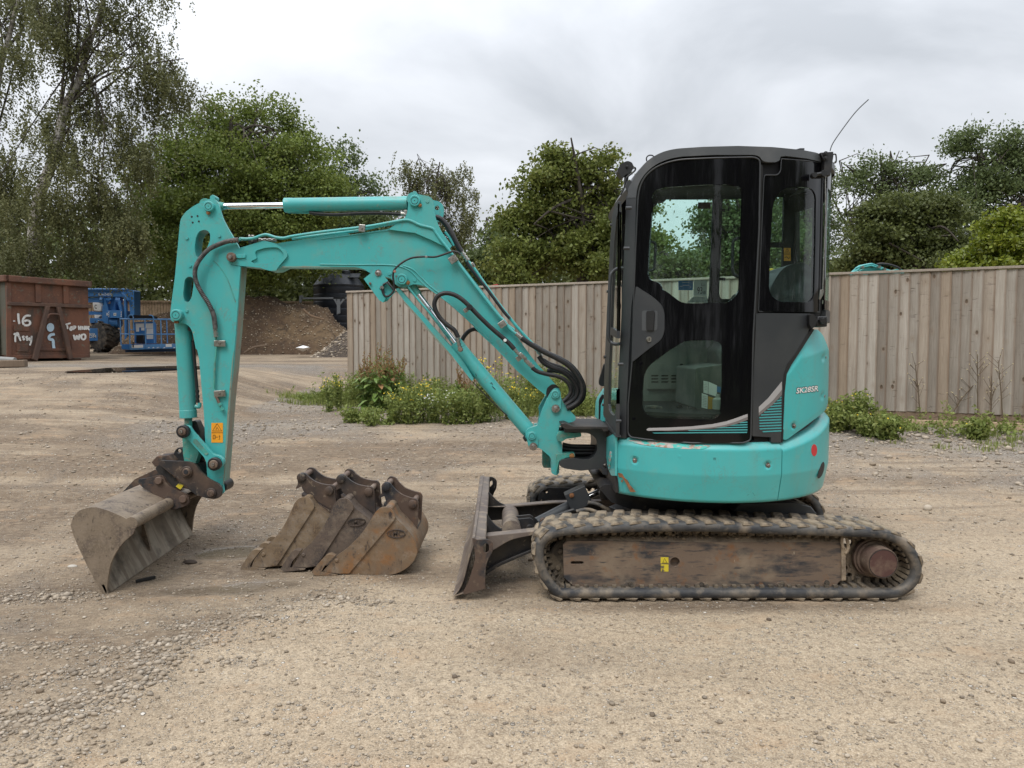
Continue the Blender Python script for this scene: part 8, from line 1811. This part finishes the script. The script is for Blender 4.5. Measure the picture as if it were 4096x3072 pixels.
def weed_zone():
    r = np.random.default_rng(55)
    # scattered low growth along the foot of the fence; t = distance along the fence, d = distance out from it
    def zone(n, t0, t1, d0, d1, pw=1.6):
        t = r.uniform(t0, t1, n); d = d0 + (d1 - d0) * r.random(n)**pw; P = np.array(FP0)[None] + np.array(FD)[None] * t[:, None] + np.array(FN)[None] * d[:, None]; return P[:, 0], P[:, 1]
    X, Y = [], []
    for n, t0, t1, d0, d1, pw in ((3600, -.5, 5.0, .02, 1.5, 1.3), (2000, 5.0, 9.5, .02, 1.0, 1.3), (620, 8.8, 12.3, .45, 1.9, 1.0), (420, 10, 16, .45, 1.9, 1.0), (420, -1.0, 0, -.1, 1.3, 1)):
        x, y = zone(n, t0, t1, d0, d1, pw); k = fbm(x * 2.3, y * 2.3, 3, 5) > .44 + .16 * r.random(n); X.append(x[k]); Y.append(y[k])
    X = np.concatenate(X); Y = np.concatenate(Y); n = len(X); P = np.stack([X, Y, ground_z(X, Y) - .01], 1)
    # each seed becomes a small tuft
    P = np.repeat(P, 5, 0) + np.concatenate([r.normal(0, .025, (n * 5, 2)), np.zeros((n * 5, 1))], 1)
    H = r.uniform(.03, .15, n * 5) * np.where(P[:, 0] > 3.5, .62, 1); blades('grass', P, H, r.uniform(.005, .012, n * 5), LM['weed'], 56, kind='stuff', label='rough grass and low weeds along the foot of the fence', category='grass')
    C, cs = [], []
    for n, t0, t1, d0, d1 in ((330, -.4, 5.2, .05, 1.2), (120, 5, 9, .05, .7), (50, 8.8, 11, .5, 1.2), (14, 12, 16, .5, 1.1)):
        x, y = zone(n, t0, t1, d0, d1, 1); C.append(np.stack([x, y, ground_z(x, y) + r.uniform(.02, .10, n)], 1))
    C = np.concatenate(C); V, Fq, T = leaf_cloud(C, .06, 26, .034, r, long=1.6)
    np_mesh('undergrowth', V, Fq, LM['weed'], None, smooth=0, cols=T, kind='stuff', label='low leafy undergrowth at the fence foot', category='undergrowth')
weed_zone()
def feather_zone():
    r = np.random.default_rng(66); n = 3200; t = np.concatenate([r.uniform(-.35, 5.3, n - 160), r.uniform(9, 14, 160)]); d = .1 + 1.15 * r.random(n)**1.2
    P = np.array(FP0)[None] + np.array(FD)[None] * t[:, None] + np.array(FN)[None] * d[:, None]; k = fbm(P[:, 0] * 2.1, P[:, 1] * 2.1, 3, 15) > .42 + .14 * r.random(n); P = P[k]; n = len(P)
    P[:, 2] = ground_z(P[:, 0], P[:, 1]) - .01; hmax = .24 + .85 * fbm(P[:, 0] * 1.7, P[:, 1] * 1.7, 2, 25)**1.5
    H = hmax * r.uniform(.45, 1, n) * np.where(P[:, 0] > 3.5, .55, 1); blades('weed_stems', P, H, r.uniform(.004, .008, n), LM['weed'], 67, lean=.35, kind='stuff', label='thin upright weed stems among the growth at the fence', category='weeds')
    C = []
    for f in (.25, .4, .55, .7, .82, .93): C.append(P + np.stack([r.normal(0, .02, n), r.normal(0, .02, n), H * f], 1))
    C = np.concatenate(C); V, Fq, T = leaf_cloud(C, .016, 5, .022, r, long=2.2); np_mesh('weed_leaves', V, Fq, LM['weed'], None, smooth=0, cols=T, kind='stuff', label='narrow leaves on the thin upright weeds', category='weeds')
feather_zone()
def plant(name, label, base, h, spread, stems, seed, leaf='weed', lsize=.03, per=14, flower=None, nfl=0, spire=None, stemm=None, big=0, group=None, lean=.12, cat='weed', leaf_lo=.1):
    rr = random.Random(seed); r = np.random.default_rng(seed); z = zat(base[0], base[1]); root = thing(name, label, cat, (base[0], base[1], z), group)
    b = MB(); sp = MB(); C = []; tips = []
    for i in range(stems):
        a = rr.uniform(0, 6.283); q = spread * math.sqrt(rr.random()); p0 = Vector((base[0] + math.cos(a) * q * .35, base[1] + math.sin(a) * q * .35, z - .02)); hh = h * rr.uniform(.6, 1)
        p2 = Vector((base[0] + math.cos(a) * q + rr.uniform(-.02, .02), base[1] + math.sin(a) * q, z + hh)); p1 = p0.lerp(p2, .5) + Vector((rr.uniform(-lean, lean) * .4, rr.uniform(-lean, lean) * .4, hh * .05))
        P = spline([p0, p1, p2], 5); b.tube(P, [.005 * (1 - .7 * k / 10) + .0012 for k in range(len(P))], 5)
        for k in range(per):
            t = rr.uniform(leaf_lo, .95 if not spire else .62); idx = t * 10; C.append(P[int(idx)].lerp(P[min(10, int(idx) + 1)], idx - int(idx)))
        tips.append(p2)
        if spire:
            top = [P[k] for k in range(6, 11)]
            for k in range(14):
                t = rr.random(); j = min(3, int(t * 4)); c = top[j].lerp(top[j + 1], t * 4 - j); sp.sphere(c + Vector((rr.gauss(0, .012), rr.gauss(0, .012), rr.gauss(0, .01))), .007 + .006 * (1 - t), 5, 3, (1, 1, 1.4))
            for q2 in range(3):
                s0 = P[5 + q2]; e = s0 + Vector((rr.uniform(-.09, .09), rr.uniform(-.06, .06), rr.uniform(.10, .22))); sp.tube([s0, e], .0025, 4)
                for k in range(8): sp.sphere(s0.lerp(e, rr.uniform(.15, 1)) + Vector((rr.gauss(0, .008), rr.gauss(0, .008), 0)), .008, 5, 3, (1, 1, 1.3))
    b.build('stems', stemm or m_stem, root)
    C = np.array(C); V, Fq, T = leaf_cloud(C, .022 + spread * .04, 3, lsize, r, long=1.8); np_mesh('leaves', V, Fq, LM[leaf], root, smooth=0, cols=T)
    if spire: sp.build('seed_spires', m_redstem, root, smooth=0, kind='stuff')
    for k in range(big):                          # large separate leaves
        a = rr.uniform(0, 6.283); zz = z + h * rr.uniform(.05, .55); rad = spread * rr.uniform(.15, .5); c = Vector((base[0] + math.cos(a) * rad, base[1] + math.sin(a) * rad * .6 - .04, zz)); L_ = rr.uniform(.10, .19); d = Vector((math.cos(a), math.sin(a) * .8 - .4, rr.uniform(-.3, .5))).normalized(); s = d.cross(Vector((0, 0, 1))).normalized(); u = s.cross(d)
        prof = [(0, .006), (.2, .032), (.5, .042), (.8, .026), (1, .002)]; lf = MB(); rows = []
        for t, w in prof: m0 = c + d * L_ * t + Vector((0, 0, -.05 * t * t)); w *= L_ / .15; rows.append([m0 - s * w + u * w * .35, m0, m0 + s * w + u * w * .35])
        lf.loft(rows); o = lf.build('leaf', m_bigleaf if rr.random() > .04 else m_deadleaf, root, smooth=60)
    if flower:
        f = MB()
        for k in range(nfl):
            c = tips[rr.randrange(len(tips))] + Vector((rr.gauss(0, .03), rr.gauss(0, .03), rr.uniform(-.08, .02))); rad = rr.uniform(.009, .015); up = Vector((rr.uniform(-.4, .4), -.7, .7)).normalized(); x = up.orthogonal().normalized(); y = up.cross(x)
            pts = [c + (x * math.cos(t / 10 * 6.283) + y * math.sin(t / 10 * 6.283)) * rad * (1 if t % 2 else .5) for t in range(10)]; f.add(pts + [c + up * .004], [(t, (t + 1) % 10, 10) for t in range(10)])
        f.build('flowers', flower, root, smooth=0)
    return root
m_bigleaf = mat('dock_blade', (.10, .17, .03), .5, 0, [((.16, .22, .05), 8, .4, .7), ((.20, .14, .05), 20, .66, .75)], rnd=True)
def gp(c, x, y): p = onGround(c, x, y); return (p.x, p.y)
def build_weeds():
    rr = random.Random(8)
    for (x, y, h, s, st, bg, lab) in ((800, 620, .95, .22, 9, 24, 'tall dock with rusty seed spires at the left fence end'), (880, 640, 1.12, .28, 11, 34, 'tallest dock clump with rusty spires and broad leaves by the fence end'), (1010, 620, .98, .24, 9, 26, 'dock with rusty spires leaning right near the fence end'), (1620, 690, .78, .22, 7, 16, 'dock with thin brown spires behind the boom cylinder')):
        plant('dock_plant', lab, gp('R', x, y), h, s, st, rr.randrange(999), 'dock', .05, 10, spire=True, big=bg, group='docks along the fence', cat='dock')
    yel = [(470, 640, .62, .16, 9, 6, 'ragwort standing out at the gravel edge left of the fence'), (560, 620, .62, .18, 10, 7, 'bushy ragwort touching the fence end post'), (1080, 740, .50, .26, 12, 6, 'low ragwort in front of the big dock'), (1180, 750, .55, .28, 13, 10, 'spreading yellow ragwort in the middle of the bed'), (1270, 740, .62, .2, 8, 9, 'ragwort reaching up the boards beside the daisies'), (1390, 720, .60, .2, 8, 8, 'ragwort behind the white daisies'), (1880, 720, .95, .3, 13, 26, 'tallest yellow ragwort behind the boom cylinder'), (1980, 700, .70, .2, 8, 10, 'small ragwort right of the boom cylinder'), (2140, 720, .55, .2, 8, 9, 'ragwort beside the swing post')]
    for (x, y, h, s, st, nf, lab) in yel: plant('ragwort', lab, gp('R', x, y), h, s, st, rr.randrange(999), 'weed', .026, 26, m_yflow, nf * 3, group='ragworts along the fence', cat='ragwort')
    for (x, y, h, s, lab) in ((1440, 740, .42, .22, 'white daisy clump in front of the boards'), (1340, 745, .40, .16, 'smaller white daisy tuft beside the ragwort')): plant('mayweed', lab, gp('R', x, y), h, s, 12, rr.randrange(999), 'weed', .02, 18, m_wflow, 42, cat='daisy')
    for (x, y, h, s, lab) in ((1540, 750, .55, .26, 'dense green mugwort right of the daisies'), (1650, 745, .50, .26, 'mugwort beside the fallen orange leaf'), (1760, 730, .62, .24, 'mugwort close behind the boom cylinder'), (700, 740, .22, .3, 'low trailing weed at the gravel edge'), (900, 760, .22, .3, 'low trailing weed under the big dock'), (2060, 700, .45, .2, 'leafy weed behind the boom foot')): plant('mugwort', lab, gp('R', x, y), h, s, 13, rr.randrange(999), 'weed', .03, 24, group='mugworts along the fence', cat='weed')
    for (x, y, h, s, lab) in ((330, 560, .34, .18, 'low weed just right of the engine cover'), (430, 540, .42, .2, 'upright willowherb beside the machine tail'), (600, 560, .55, .22, 'tall willowherb at the plank end'), (690, 600, .34, .24, 'broad bushy weed spilling over the plank'), (830, 620, .30, .26, 'sprawling weed at the right of the bushy clump'), (1760, 640, .26, .09, 'grey green wormwood on the rubble at the right')): plant('willowherb', lab, gp('T', x, y - 120), h, s, 15, rr.randrange(999), 'weed', .032, 26, m_yflow, 5, group='weeds behind the machine tail', cat='weed')
    for (x, y, h, lab) in ((1190, 320, .82, 'dead branching stalk against the boards right of the machine'), (1450, 330, .62, 'thin leaning dead stalk crossing the boards'), (1755, 330, .95, 'tall dead stalk by the orange stained board'), (1885, 350, .66, 'single straight dead stalk near the right'), (2005, 350, .88, 'dead stalk with a green tuft near the right edge')):
        q_ = onPlane(FP0 + FN * .16, FP1 + FN * .16)('T', x, 300); p = (q_.x, q_.y); z = zat(*p); root = thing('dead_stalk', lab, 'stalk', (p[0], p[1], z), 'dead stalks before the fence'); b = MB(); f = MB(); lean = rr.uniform(-.12, .12) if 'leaning' not in lab else .42
        P = spline([Vector((p[0], p[1], z)), Vector((p[0] + lean * .4, p[1], z + h * .5)), Vector((p[0] + lean, p[1], z + h))], 6); b.tube(P, [.009 * (1 - .8 * k / 12) + .002 for k in range(len(P))], 5)
        for k in range(16):
            j = rr.randrange(4, 12); s = P[j]; e = s + Vector((rr.uniform(-.14, .14), rr.uniform(-.05, .05), rr.uniform(.06, .2))); b.tube([s, e], .0028, 4); f.sphere(e, .008, 5, 3)
        b.build('stem', m_drystem, root); f.build('seed_heads', flat('seed_fluff', (.5, .42, .25)), root)
    p = onGround('R', 1780, 705); b = MB(); pr = [(0, .01), (.3, .05), (.7, .045), (1, .004)]; b.loft([[p + Vector((-.12 + .26 * t, -.02 - w, .03 + .05 * t)), p + Vector((-.12 + .26 * t, -.02, .05 + .05 * t)), p + Vector((-.12 + .26 * t, -.02 + w, .03 + .05 * t))] for t, w in pr]); b.build('fallen_leaf', flat('orange_leaf', (.42, .13, .02)), None, label='orange dead leaf lying on the gravel under the boom cylinder', category='leaf')
    b = MB(); p = onGround('K', 820, 1355); b.beam(p + Vector((-.04, -.03, .012)), p + Vector((.05, .03, .02)), .02, .018); b.build('charred_stick', flat('charcoal', (.015, .014, .013), .9), None, smooth=0, bevel=.003, label='small black stick on the ground before the ditching bucket', category='stick')
    P = onGround('K', 1210, 1195); b = MB(); b.sphere(P + Vector((0, 0, .008)), .05, 10, 6, (1.0, .5, .3)); b.build('mud_clod', m_clod, None, label='flat dark clod of mud between the buckets', category='clod')
    P = onGround('K', 195, 1232); b = MB(); b.sphere(P + Vector((0, 0, .008)), .032, 10, 6, (1.0, .6, .35)); b.build('pale_stone', mat('pale_stone', (.45, .42, .37), .9), None, label='pale flat stone left of the ditching bucket', category='stone')
build_weeds()
